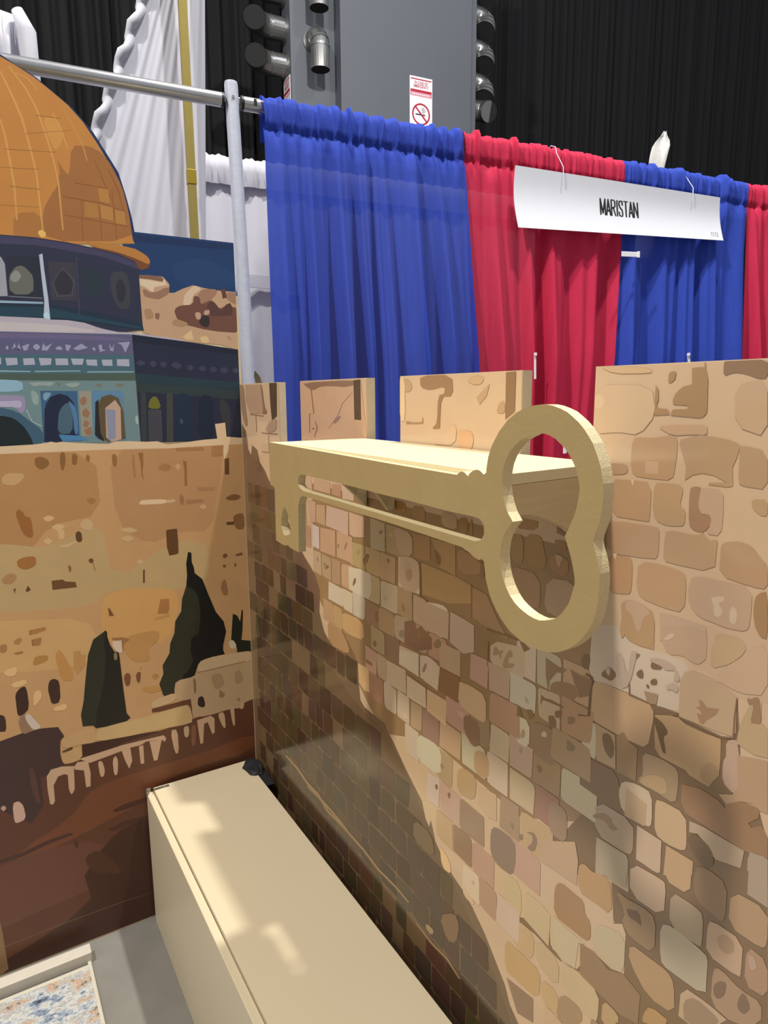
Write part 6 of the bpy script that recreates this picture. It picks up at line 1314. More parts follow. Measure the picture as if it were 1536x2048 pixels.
("printed_city_wall",125,85,50,-152,2045,-128,2044,-141,2023),
("printed_city_wall",125,85,50,-81,2051,-67,2036,-81,2021),
("printed_city_wall",155,112,70,-166,1926,-154,1952,-146,1959,-138,1953,-132,1932,-126,1885,-130,1866,-147,1863,-158,1874,-167,1904),
("printed_city_wall",170,120,72,-373,2725,-226,2721,-222,2706,-374,2710),
("printed_city_wall",168,122,76,-179,2726,-111,2727,-119,2671,-182,2669),
("printed_city_wall",176,122,66,-1136,1845,-1098,1849,-1082,1848,-1078,1839,-1091,1832,-1127,1824,-1144,1826,-1149,1839),
("printed_city_wall",165,116,68,-1138,1795,-1113,1799,-1105,1793,-1108,1771,-1116,1762,-1132,1762,-1141,1769,-1146,1787),
("printed_city_wall",176,128,64,-1151,1678,-1143,1700,-1126,1707,-1093,1703,-1081,1696,-1083,1679,-1097,1670,-1131,1662,-1146,1661,-1152,1667),
("printed_city_wall",168,117,60,-1221,1746,-1199,1747,-1190,1744,-1192,1736,-1200,1734,-1220,1734,-1228,1737,-1230,1744),
("printed_city_wall",168,120,72,-1280,1798,-1263,1796,-1258,1787,-1261,1766,-1268,1757,-1284,1756,-1290,1766,-1288,1790),
("printed_city_wall",192,138,76,-1046,1701,-1030,1719,-1012,1694,-981,1612,-972,1570,-979,1544,-992,1539,-1019,1550,-1035,1586,-1047,1664),
("printed_city_wall",188,138,80,-962,1694,-931,1695,-927,1667,-903,1667,-916,1607,-953,1571,-967,1608),
("printed_city_wall",188,138,80,-703,1716,-672,1726,-631,1731,-558,1730,-528,1718,-525,1686,-539,1665,-577,1644,-589,1620,-581,1578,-598,1564,-650,1570,-680,1588,-706,1627,-716,1658,-715,1696),
("printed_city_wall",158,112,64,-772,1731,-715,1724,-680,1705,-713,1682,-721,1638,-728,1640,-725,1706,-768,1720),
("printed_city_wall",190,140,76,-630,1414,-572,1412,-539,1405,-513,1390,-522,1381,-571,1372,-604,1379,-639,1405),
("printed_city_wall",220,178,122,-1270,1664,-1235,1672,-1224,1663,-1231,1633,-1244,1624,-1269,1630,-1280,1639,-1283,1655),
("printed_city_wall",220,178,122,-1244,1592,-1204,1596,-1189,1591,-1190,1575,-1203,1567,-1235,1562,-1250,1566,-1257,1584),
("printed_city_wall",220,178,122,-1156,1521,-1138,1525,-1130,1517,-1127,1492,-1136,1472,-1161,1446,-1169,1454,-1165,1501),
("printed_city_wall",220,178,122,-1068,1416,-1030,1422,-1016,1416,-1018,1395,-1031,1388,-1064,1391,-1078,1397,-1082,1408),
("printed_city_wall",216,190,162,-769,1711,-725,1709,-723,1639,-746,1641,-771,1684),
("printed_city_wall",62,38,28,-1239,1537,-1222,1554,-1210,1560,-1197,1558,-1191,1532,-1189,1466,-1195,1433,-1214,1416,-1226,1410,-1239,1411,-1244,1426,-1245,1460,-1245,1487,-1245,1518),
("printed_city_wall",66,42,30,-1095,1532,-1089,1555,-1082,1565,-1069,1569,-1058,1566,-1045,1554,-1041,1525,-1043,1462,-1053,1436,-1076,1433,-1088,1445,-1092,1480,-1095,1500,-1096,1516),
("printed_city_wall",120,78,45,-723,1508,-713,1518,-704,1518,-694,1509,-691,1492,-696,1459,-702,1446,-715,1444,-722,1457,-726,1491),
("printed_city_wall",120,78,45,-661,1503,-653,1511,-646,1512,-639,1506,-638,1490,-644,1457,-650,1447,-658,1455,-662,1467,-664,1491),
("printed_city_wall",176,128,68,-578,1474,-565,1481,-554,1480,-542,1469,-543,1461,-560,1450,-570,1451,-580,1465),
("printed_city_wall",66,40,32,-1434,1471,-1352,1448,-1315,1436,-1303,1427,-1298,1406,-1299,1362,-1305,1345,-1321,1348,-1360,1358,-1442,1378,-1473,1407,-1468,1460),
("printed_city_wall",176,136,80,-638,1545,-640,1520,-634,1518,-633,1543),
("printed_small_cypress",30,28,20,-799,1780,-793,1767,-793,1742,-783,1696,-764,1652,-743,1646,-740,1612,-737,1527,-732,1404,-726,1290,-708,1259,-730,1244,-803,1238,-887,1246,-899,1265,-903,1326,-851,1553,-812,1721),
("printed_small_cypress",44,44,30,-799,1780,-813,1712,-809,1642,-823,1516,-853,1404,-876,1339,-887,1249,-899,1265,-950,1274,-954,1340,-935,1414,-919,1519,-895,1661,-863,1741,-818,1767),
("printed_small_cypress",138,116,82,-765,1645,-755,1647,-751,1638,-752,1614,-755,1605,-764,1604,-768,1612,-769,1635),
("printed_tall_cypress",20,19,16,-342,2147,-324,2139,-325,2086,-315,2056,-312,2021,-271,1980,-242,1887,-203,1774,-161,1711,-149,1647,-170,1568,-172,1537,-161,1504,-90,1489,-6,1492,-3,1484,-3,1446,-114,1420,-295,1430,-346,1400,-367,1374,-371,1303,-495,1303,-530,1353,-473,1600,-470,1640,-444,1694,-435,1761,-399,1814,-391,1881,-363,1955,-355,2013,-356,2081),
("printed_tall_cypress",46,46,30,-363,1955,-326,1930,-300,1881,-291,1785,-307,1667,-352,1646,-360,1577,-349,1513,-377,1458,-412,1436,-411,1354,-437,1319,-495,1313,-529,1357,-544,1416,-518,1470,-519,1521,-478,1582,-470,1640,-444,1694,-435,1761,-399,1814,-391,1881),
("printed_far_cypress",30,32,20,-104,1746,-79,1732,-62,1692,-49,1762,-42,1756,-50,1638,-60,1577,-5,1561,-3,1564,-3,1459,-91,1478,-88,1530,-121,1594),
("printed_stone_house",210,190,158,-131,1586,-116,1587,-106,1581,-95,1561,-92,1548,-95,1534,-105,1531,-125,1538,-134,1551,-136,1575),
("printed_plaza_and_shade",96,58,38,-1944,1450,-1332,1299,-1237,1314,-1140,1316,-1067,1303,-1042,1245,-1060,1230,-1071,1153,-1051,1087,-963,1106,-756,1122,-527,1141,-366,1162,-145,1181,-69,1184,-3,1194,-3,8,-2108,8),
("printed_plaza_and_shade",70,48,42,-1944,1450,-1332,1299,-1237,1314,-1140,1316,-1067,1303,-1042,1245,-1065,1221,-1069,1123,-1052,1067,-1112,1056,-1171,1045,-1167,893,-1233,805,-1366,932,-1990,1046),
("printed_plaza_and_shade",116,68,40,-898,911,-806,922,-728,927,-622,929,-513,932,-342,935,-217,945,-69,966,-10,949,-6,883,-88,857,-300,858,-441,848,-588,821,-655,794,-679,754,-751,722,-909,683,-1009,659,-1108,638,-1185,621,-1279,601,-1315,610,-1311,655,-1252,693,-1107,748,-1025,800,-960,876),
("printed_plaza_and_shade",106,66,48,-1573,621,-1444,623,-1339,628,-1201,636,-1097,630,-971,605,-897,550,-833,433,-829,372,-884,333,-965,314,-1115,306,-1230,296,-1371,277,-1477,273,-1606,283,-1649,360,-1631,547),
("printed_plaza_and_shade",78,46,32,-821,751,-779,760,-733,763,-659,762,-630,757,-630,745,-660,737,-736,730,-780,727,-816,728,-832,732,-836,743),
("printed_plaza_and_shade",78,47,34,-1390,660,-1294,662,-1160,687,-1057,690,-1041,673,-1144,666,-1288,639,-1392,638),
("printed_plaza_and_shade",78,47,34,-864,640,-789,661,-656,651,-658,624,-772,627,-847,617),
("printed_plaza_and_shade",71,43,30,-928,519,-850,586,-791,618,-657,635,-657,12,-1093,11,-1154,8,-1684,8,-1678,70,-1444,75,-1115,175,-984,259,-1008,411),  # darker patch beside the bench: the bench's shadow painted into the print
("printed_plaza_and_shade",80,50,31,-983,528,-942,536,-910,519,-867,465,-842,422,-820,363,-839,352,-909,381,-948,406,-976,442,-989,471,-996,510),
("printed_plaza_and_shade",80,50,30,-1040,637,-1030,637,-1025,627,-1023,602,-1026,592,-1035,589,-1040,599,-1042,627),
("printed_plaza_and_shade",140,106,85,-1436,160,-1141,170,-803,168,-643,156,-643,157,-804,170,-1142,172,-1436,162),
("printed_plaza_and_shade",138,106,70,-1574,355,-1422,316,-1416,240,-1413,144,-1409,26,-1443,8,-1485,8,-1606,22),
("printed_plaza_and_shade",92,60,48,-1219,1110,-1202,1114,-1191,1051,-1182,903,-1199,914,-1216,1000),
("printed_stone_house",188,155,115,-429,1414,-370,1414,-345,1421,-338,1438,-332,1455,-322,1480,-306,1494,-277,1505,-238,1510,-168,1510,-107,1507,-22,1500,-3,1459,-3,1199,-5,1190,-47,1184,-68,1176,-77,1159,-96,1155,-132,1162,-177,1163,-254,1158,-302,1159,-348,1167,-368,1195,-373,1258,-394,1285,-441,1290,-461,1307,-464,1344,-462,1371,-455,1402),
("printed_stone_house",205,172,130,-306,1498,-277,1506,-238,1509,-168,1508,-107,1506,-22,1500,-3,1492,-3,1448,-3,1447,-35,1438,-80,1435,-164,1435,-226,1435,-302,1436,-328,1449,-321,1482),
("printed_stone_house",150,115,80,-331,1431,-196,1432,-41,1436,-42,1442,-197,1439,-332,1436),
("printed_stone_house",140,105,75,-351,1410,-342,1396,-339,1372,-341,1325,-344,1310,-353,1317,-355,1340,-355,1394),
("printed_stone_house",50,32,26,-327,1284,-310,1286,-301,1274,-295,1242,-295,1226,-300,1216,-310,1216,-329,1226,-337,1242,-335,1272),
("printed_stone_house",150,115,80,-204,1301,-173,1266,-185,1244,-211,1255),
("printed_stone_house",168,136,98,-237,1403,-202,1402,-184,1383,-175,1338,-183,1316,-213,1305,-230,1311,-243,1339,-249,1362,-250,1392),
("printed_stone_house",168,136,98,-105,1386,-80,1393,-68,1378,-60,1333,-69,1313,-96,1307,-109,1322,-113,1366),
("printed_stone_house",150,115,80,-106,1215,-84,1221,-90,1195),
("printed_ledge",200,165,120,-585,1321,-563,1330,-533,1336,-478,1343,-457,1335,-459,1305,-485,1291,-551,1283,-581,1282,-590,1289,-593,1297,-594,1312),
("printed_ledge",100,62,40,-591,1280,-375,1286,-371,1172,-381,1174,-392,1255,-559,1254,-595,1260),
("printed_ledge",200,165,112,-857,1240,-779,1243,-715,1244,-631,1245,-557,1248,-453,1255,-405,1255,-389,1246,-380,1226,-374,1185,-373,1161,-377,1142,-419,1138,-525,1146,-637,1152,-818,1156,-889,1176,-888,1221),
("printed_ledge",196,155,105,-1042,1236,-996,1251,-958,1257,-910,1259,-890,1238,-889,1182,-904,1164,-943,1174,-979,1177,-1032,1174,-1054,1185,-1059,1217),
("printed_ledge",196,155,105,-1045,1149,-989,1166,-967,1155,-968,1110,-981,1090,-1013,1086,-1033,1086,-1052,1090,-1061,1103,-1066,1131),
("printed_ledge",66,38,26,-963,1172,-888,1168,-633,1147,-528,1136,-756,1122,-849,1100,-964,1104),
("printed_ledge",90,58,36,-1057,1164,-1008,1175,-1009,1160,-1058,1155),
("printed_ledge",150,115,85,-1235,1403,-1207,1414,-1199,1408,-1206,1380,-1202,1357,-1187,1326,-1193,1312,-1222,1308,-1236,1327,-1243,1378),
("printed_ledge",205,185,165,-1208,1410,-1197,1412,-1187,1403,-1174,1378,-1162,1358,-1147,1332,-1150,1320,-1172,1317,-1187,1328,-1202,1361,-1209,1381,-1212,1401),
("printed_arcade",198,160,125,-1142,1046,-1119,1078,-1068,1080,-1010,1064,-1016,933,-1029,909,-1037,912,-1044,943,-1043,1024,-1059,1033,-1089,1029,-1114,986,-1115,895,-1127,879,-1139,888,-1144,976),
("printed_arcade",198,160,125,-1010,1059,-991,1081,-940,1073,-932,999,-938,923,-960,925,-963,1024,-1007,1043),
("printed_arcade",198,160,125,-888,1053,-875,1052,-868,1040,-862,1009,-861,988,-866,966,-872,959,-882,961,-887,982,-891,1033),
("printed_arcade",198,160,125,-812,1049,-802,1058,-796,1053,-791,1034,-791,1009,-796,964,-802,947,-812,949,-816,971,-817,1025),
("printed_arcade",198,160,125,-981,1096,-757,1112,-539,1107,-526,1085,-534,1066,-551,1083,-636,1097,-666,1083,-722,1085,-833,1070,-932,1058),
("printed_arcade",198,160,125,-768,1083,-722,1091,-716,1005,-735,963,-753,1016),
("printed_arcade",198,160,125,-676,1077,-652,1081,-654,970,-673,972),
("printed_arcade",198,160,125,-618,1092,-551,1083,-582,969,-601,969),
("printed_arcade",198,160,125,-492,1125,-469,1123,-460,1090,-460,1008,-465,976,-478,977,-487,1010,-497,1093),
("printed_arcade",198,160,125,-420,1126,-401,1126,-395,1112,-397,1075,-403,1060,-417,1058,-424,1073,-426,1111),
("printed_arcade",130,85,62,-377,1121,-360,1123,-356,1094,-361,1020,-369,992,-381,994,-386,1022,-384,1093),
("printed_arcade",198,160,125,-347,1146,-264,1153,-244,1129,-248,1041,-262,1036,-286,1118,-307,1113,-319,995,-335,995),
("printed_arcade",198,160,125,-217,1156,-193,1157,-183,1134,-180,1076,-182,1053,-191,1055,-202,1077,-220,1133),
("printed_arcade",198,160,125,-145,1180,-130,1181,-123,1153,-122,1082,-124,1054,-132,1053,-139,1080,-147,1152),
("printed_arcade",198,160,125,-77,1186,-63,1182,-60,1172,-66,1150,-74,1144,-87,1151,-90,1161,-84,1180),
("printed_arcade",205,165,140,-1303,949,-1287,953,-1276,947,-1264,927,-1259,903,-1256,860,-1264,841,-1286,835,-1298,835,-1306,841,-1309,866,-1309,924),
("printed_arcade",190,150,125,-1361,944,-1352,951,-1345,949,-1338,937,-1339,929,-1348,921,-1354,923,-1362,937),

]
DOME_EDGE = [
(-514,3796,-523,3874,-544,3974,-572,4079,-624,4163,-676,4245,-758,4333,-839,4389,-905,4436,-984,4471,-1041,4500),

]
KEY = [
(1389,2833,2217,2823,2502,2821,2504,2824,2510,2827,2517,2830,2524,2830,2530,2828,2540,2822,2547,2829,2557,2835,2569,2839,2580,2838,2587,2835,2593,2831,2597,2832,2602,2836,2603,2846,2608,2870,2619,2894,2639,2922,2665,2947,2691,2963,2721,2974,2739,2977,2757,2979,2774,2979,2789,2977,2808,2972,2825,2966,2838,2958,2852,2949,2865,2938,2876,2926,2887,2913,2895,2898,2902,2884,2907,2872,2911,2858,2914,2845,2915,2832,2915,2820,2914,2806,2912,2792,2910,2778,2904,2763,2897,2743,2897,2739,2902,2725,2907,2715,2912,2699,2915,2685,2916,2670,2916,2654,2914,2633,2911,2615,2907,2598,2901,2584,2893,2571,2885,2559,2877,2549,2865,2537,2853,2527,2840,2518,2827,2511,2813,2505,2800,2501,2786,2499,2768,2497,2751,2497,2736,2498,2720,2500,2704,2505,2688,2510,2672,2520,2658,2530,2643,2544,2630,2559,2621,2573,2614,2588,2608,2601,2604,2619,2600,2642,2591,2647,2583,2641,2574,2643,2564,2645,2553,2650,2542,2654,2533,2655,2523,2659,2478,2660,2216,2666,1995,2668,1725,2671,1669,2671,1646,2661,1630,2635,1623,2470,1582,2471,1542,2473,1539,2478,1497,2471,1462,2473,1423,2476,1425,2572,1429,2670,1417,2674,1385,2679,1386,2754),
(2688,2743,2672,2760,2663,2776,2657,2792,2654,2810,2653,2826,2654,2841,2658,2857,2666,2873,2676,2887,2690,2899,2705,2910,2721,2917,2737,2923,2754,2925,2768,2925,2783,2922,2797,2917,2811,2908,2823,2900,2834,2889,2844,2876,2851,2865,2856,2851,2860,2839,2861,2827,2859,2811,2856,2796,2851,2779,2843,2763,2837,2750,2830,2738,2836,2727,2840,2717,2846,2704,2851,2690,2855,2677,2858,2664,2859,2654,2856,2643,2851,2626,2846,2612,2838,2600,2831,2590,2821,2580,2810,2572,2797,2566,2783,2561,2772,2558,2758,2558,2742,2560,2727,2564,2713,2569,2699,2576,2685,2587,2672,2603,2663,2618,2657,2633,2654,2648,2652,2663,2653,2679,2655,2694,2660,2707,2668,2720,2677,2731),
(1639,2732,1660,2742,1695,2742,1944,2741,2085,2739,2184,2737,2311,2737,2458,2734,2559,2735,2584,2733,2597,2722,2599,2702,2589,2687,2569,2681,2478,2681,2216,2683,1934,2686,1676,2688,1647,2694,1631,2706),
(1509,2613,1492,2594,1480,2568,1475,2539,1486,2522,1500,2508,1527,2513,1551,2521,1557,2537,1554,2561,1543,2586,1523,2606),

]

# ------------------------------------------------------------------ structure
bm = bmesh.new(); add_box(bm, (0, 0, -0.05), (36, 36, 0.1))
floor_m = mat('polished_concrete', (117, 114, 108), rough=0.55, noise=0.22, nscale=9, bump=0.15, bscale=60)
floor = struct(obj('floor', bm, floor_m))

grey_paint = mat('grey_column_paint', (81, 86, 95), rough=0.6, noise=0.05, nscale=1.5)
column = bpy.data.objects.new('wall_pillar', None); column.location = hall(3, -5.3, 0); col.objects.link(column); struct(column)
bm = bmesh.new(); add_box(bm, hall(3.0, -5.32, 3.6), (2.13, 0.28, 7.2), 0.006, HROT); obj('pillar_core', bm, grey_paint, column)
bm = bmesh.new(); add_box(bm, hall(3.245, -5.09, 3.6), (1.63, 0.18, 7.2), 0.006, HROT); obj('pillar_face', bm, grey_paint, column)
bm = bmesh.new(); add_box(bm, hall(4.105, -5.15, 3.6), (0.09, 0.22, 7.2), 0.006, HROT); obj('corner_angle', bm, grey_paint, column)

bm = bmesh.new(); add_box(bm, hall(5.5, -8.0, 4.5), (18, 0.1, 9.0), 0, HROT)
struct(obj('wall_back', bm, mat('dark_hall_wall', (21, 22, 26), rough=0.9)))

# ------------------------------------------------------------------ black curtains behind
black_cloth = mat('black_curtain_cloth', (20, 21, 25), rough=0.85, noise=0.25, nscale=4, stretch=(6, 6, 0.3), spec=0.3)
def curtain(s0, s1, d, label, seed):
    rnd = random.Random(seed)
    t = thing('black_curtain', label, 'curtain', hall((s0 + s1) / 2, d, 0), 'black curtains along the hall wall')
    bm = bmesh.new()
    n = int((s1 - s0) / 0.028)
    ph = [rnd.uniform(0, 6.28) for _ in range(4)]
    prev = None
    for i in range(n + 1):
        s = s0 + (s1 - s0) * i / n
        off = 0.055 * math.sin(s * 31 + ph[0] + 1.2 * math.sin(s * 5 + ph[1])) + 0.05 * math.sin(s * 13 + ph[2]) + 0.02 * math.sin(s * 61 + ph[3])
        cur = [bm.verts.new(hall(s, d + off * (1 + 0.15 * k), z)) for k, z in enumerate((9.0, 4.5, 0.02))]
        if prev:
            for k in range(2):
                bm.faces.new((prev[k], prev[k + 1], cur[k + 1], cur[k]))
        prev = cur
    o = obj('curtain_cloth', bm, black_cloth, t, smooth=True, angle=180)
    bm = bmesh.new(); add_tube(bm, [hall(s0, d, 9.03), hall(s1, d, 9.03)], 0.03, 8)
    obj('curtain_rail', bm, mat('dark_steel', (58, 58, 60), rough=0.4, metal=1), t)
curtain(-3.2, 0.35, -7.2, 'black pleated curtain left of the tall white drape, behind the gold dome', 1)
curtain(0.35, 2.05, -7.2, 'black pleated curtain between the tall white drape and the left duct elbows', 2)
curtain(2.05, 5.05, -7.2, 'black pleated curtain directly behind the grey column', 3)
curtain(5.05, 7.9, -7.2, 'black pleated curtain just right of the grey column and its ducts', 4)
curtain(7.9, 10.7, -7.2, 'black pleated curtain behind the curled white streamer', 5)
curtain(10.7, 14.5, -7.2, 'black pleated curtain at the far right above the last red drape', 6)

# ------------------------------------------------------------------ ducts on the column
duct_m = mat('galvanised_duct', (139, 140, 140), rough=0.32, metal=0.85, noise=0.12, nscale=12)
duct_in = mat('duct_inside', (16, 16, 18), rough=0.9)
def elbow(label, root, out, turn, r, stub, arm, gores=4):
    """gored sheet-metal elbow: a stub leaving the column along `out`, bent towards `turn`"""
    t = thing('duct_elbow', label, 'duct', root, 'duct elbows on the grey column')
    root, out, turn = Vector(root), Vector(out).normalized(), Vector(turn).normalized()
    R = r * 1.35
    pts = [root, root + out * stub]
    c = root + out * stub + turn * R
    for k in range(1, gores + 1):
        a = math.pi / 2 * k / gores
        pts.append(c - turn * R * math.cos(a) + out * R * math.sin(a))
    pts.append(pts[-1] + turn * arm)
    bm = bmesh.new()
    rings = add_tube(bm, pts, r, 24, cap=False)
    o = obj('duct_body', bm, duct_m, t, smooth=True, angle=14)
    for i in (1, 2 + gores // 2, len(pts) - 2):
        d = (pts[min(i + 1, len(pts) - 1)] - pts[i - 1]).normalized()
        bm = bmesh.new(); add_tube(bm, [pts[i] - d * 0.012, pts[i] + d * 0.012], r * 1.035, 24, cap=False)
        obj('duct_seam', bm, duct_m, t, smooth=True)
    bm = bmesh.new(); d = turn
    add_tube(bm, [pts[-1] - d * 0.02, pts[-1] - d * 0.005], r * 0.985, 24)
    obj('duct_mouth', bm, duct_in, t)
    bm = bmesh.new(); add_tube(bm, [root - out * 0.0, root + out * 0.02], r * 1.12, 24)
    obj('duct_flange', bm, duct_m, t, smooth=True)
    return t
DN = Vector((0, 0, -1))
for z, lb in ((5.05, 'lower left duct elbow with dark round mouth, nearest the blue drape'),
              (5.405, 'middle left duct elbow with dark round mouth, under the topmost one'),
              (5.76, 'topmost left duct elbow, cut by the top of the photo')):
    elbow(lb, hall(1.935, -5.36, z - 0.06), -HU, HN + Vector((0, 0, -0.1)) - HU * 0.3, 0.115, 0.17, 0.02)
for z, lb in ((5.20, 'bright capped duct elbow pointing down on the front of the column'),
              (5.78, 'front duct elbow cut by the top of the photo, above the bright capped one')):
    elbow(lb, hall(2.18, -5.18, z), HN, DN, 0.098, 0.09, 0.22)
for z, lb in ((5.86, 'second duct elbow from the top on the right of the column'),
              (5.50, 'third duct elbow from the top on the right of the column'),
              (5.14, 'fourth duct elbow from the top on the right, above the dull short one'),
              (6.22, 'top right duct elbow at the very edge of the photo')):
    elbow(lb, hall(4.15, -5.2, z), HU + HN * 0.1, DN - HU * 0.45 + HN * 0.5, 0.125, 0.05, 0.06)
elbow('short dull duct stub lowest on the right of the column', hall(4.15, -5.2, 4.86), HU, HN - HU * 0.1 - Vector((0, 0, 0.3)), 0.115, 0.05, 0.0)

# ------------------------------------------------------------------ no-smoking signs
white_sign = mat('white_sign_plastic', (217, 217, 226), rough=0.4, noise=0.03)
red_ink = mat('red_sign_ink', (163, 21, 48), rough=0.45)
pink_ink = mat('faded_red_ink', (201, 128, 143), rough=0.5)
black_ink = mat('black_ink', (23, 23, 26), rough=0.5)
grey_ink = mat('grey_ink', (169, 169, 174), rough=0.5)
def wall_sign(label, origin, ux, uz, nrm, w, h):
    t = thing('smoking_sign', label, 'sign', origin, 'red and white signs on the grey column')
    o0, ux, nrm = Vector(origin), Vector(ux), Vector(nrm)
    uz = Vector((0, 0, 1))
    fr = lambda a, b, d: o0 + ux * a + uz * b + nrm * d
    def plate(name, pts, m, d0, dep, holes=()):
        bm = bmesh.new(); add_prism(bm, [pts] + list(holes), lambda a, b, d: fr(a, b, d0 + d), dep); return obj(name, bm, m, t)
    def rect(x0, z0, x1, z1): return [(x0, z0), (x1, z0), (x1, z1), (x0, z1)]
    plate('sign_board', rect(-w / 2, 0, w / 2, h), white_sign, 0, 0.006)
    plate('red_band', rect(-w * .46, h * .945, w * .46, h * .965), red_ink, 0.006, 0.001)
    plate('red_band', rect(-w * .46, h * .735, w * .46, h * .775), red_ink, 0.006, 0.001)
    plate('red_border', rect(-w * .48, h * .665, w * .48, h * .78), pink_ink, 0.0055, 0.001)
    c, R = (0, h * .36), w * .40
    ring = lambda r: [(c[0] + r * math.cos(a * math.pi / 24), c[1] + r * math.sin(a * math.pi / 24)) for a in range(48)]
    plate('prohibition_ring', ring(R), red_ink, 0.006, 0.001, [ring(R * .84)])
    sl = []
    for dx, dz in ((-1, 1), (1, -1)):
        sl.append((dx, dz))
    k = R * .66; q = R * .055
    plate('prohibition_slash', [(-k - q, k - q + c[1]), (-k + q, k + q + c[1]), (k + q, -k + q + c[1]), (k - q, -k - q + c[1])], red_ink, 0.007, 0.001)
    plate('cigarette', rect(-R * .62, c[1] - R * .10, R * .45, c[1] + R * .02), black_ink, 0.0062, 0.0005)
    plate('smoke_curl', [(R * .1, c[1] + R * .15), (R * .35, c[1] + R * .1), (R * .5, c[1] + R * .35), (R * .3, c[1] + R * .65), (R * .05, c[1] + R * .6)], grey_ink, 0.0062, 0.0005)
    for body, zz, sz, m in (('IN CASE OF', .895, .060, red_ink), ('EMERGENCY', .835, .062, red_ink), ('DIAL', .757, .03, white_sign), ('000-000-0000', .70, .05, white_sign)):
        if body[0] in '0D':
            continue
        me = text_mesh(body, h * sz * 1.2, 0.78 * w / (h * .5), 0.0008)
        for v in me.vertices:
            v.co = fr(v.co.x, h * zz + v.co.y, 0.0066)
        link('sign_lettering', me, m, t)
    for i in range(9):      # the worn telephone number, too faint to read
        plate('number_mark', rect(-w * .40 + i * w * .09, h * .685, -w * .40 + i * w * .09 + w * .05, h * .715), white_sign, 0.0064, 0.0004)
    return t
wall_sign('red and white emergency and no-smoking sign on the front of the grey column', hall(3.394, -4.998, 4.40), HU, None, HN, 0.287, 0.60)
wall_sign('narrow-looking red and white sign on the left side face of the grey column', hall(1.932, -5.32, 4.30), HN, None, -HU, 0.22, 0.56)

# ------------------------------------------------------------------ pipe-and-drape rail
steel = mat('brushed_steel_pipe', (195, 195, 200), rough=0.28, metal=1.0, noise=0.12, nscale=20, bump=0.05)
painted_pole = mat('scuffed_grey_pole_paint', (169, 174, 192), rough=0.5, noise=0.14, nscale=40, bump=0.2, bscale=90)
dark_hole = mat('black_plastic', (20, 20, 22), rough=0.5)
RZ = 2.428
pole = thing('drape_pole', 'grey upright pole rising behind the corner of the two printed panels', 'pole', hall(0.055, 0, 0))
bm = bmesh.new(); add_tube(bm, [hall(0.055, 0, 0.012), hall(0.0, 0, 2.475), hall(0, 0, 2.485)], [0.0215, 0.0215, 0.0195], 24)
obj('pole_tube', bm, painted_pole, pole, smooth=True)
bm = bmesh.new(); add_box(bm, hall(0.055, 0, 0.006), (0.4, 0.4, 0.012), 0.003, HROT); obj('base_plate', bm, mat('black_steel_base', (42, 42, 44), rough=0.5, metal=0.6), pole)
bm = bmesh.new(); add_tube(bm, [hall(0.0, 0.02, 2.435), hall(0.0, 0.0235, 2.435)], 0.005, 10); obj('slot_rivet', bm, steel, pole)
def rail(label, s0, s1, dz0=0.0, dz1=0.0, hooks=(True, True)):
    t = thing('drape_rail', label, 'rail', hall(s0, 0, RZ))
    bm = bmesh.new(); add_tube(bm, [hall(s0, 0, RZ + dz0), hall(s1, 0, RZ + dz1)], 0.0215, 24); obj('rail_tube', bm, steel, t, smooth=True)
    for s, on, sg, dz in ((s0, hooks[0], 1, dz0), (s1, hooks[1], -1, dz1)):
        if on:
            bm = bmesh.new(); add_tube(bm, [hall(s - sg * 0.004, 0, RZ + dz), hall(s + sg * 0.004, 0, RZ + dz)], 0.0222, 24); plug = obj('end_plug', bm, dark_hole, t)
            bm = bmesh.new(); add_box(bm, hall(s - sg * 0.012, 0, RZ + dz + 0.006), (0.02, 0.006, 0.018), 0.001, HROT); obj('end_hook', bm, steel, plug)
    return t
rail('shiny steel rail crossing above the gold dome, left of the grey pole', -2.3, -0.031)
r1 = rail('steel rail carrying the blue and red drapes, right of the grey pole', 0.033, 4.5)
bm = bmesh.new(); add_box(bm, hall(0.072, 0.0205, RZ + 0.002), (0.010, 0.006, 0.020), 0.001, HROT); obj('lock_slot', bm, dark_hole, r1)

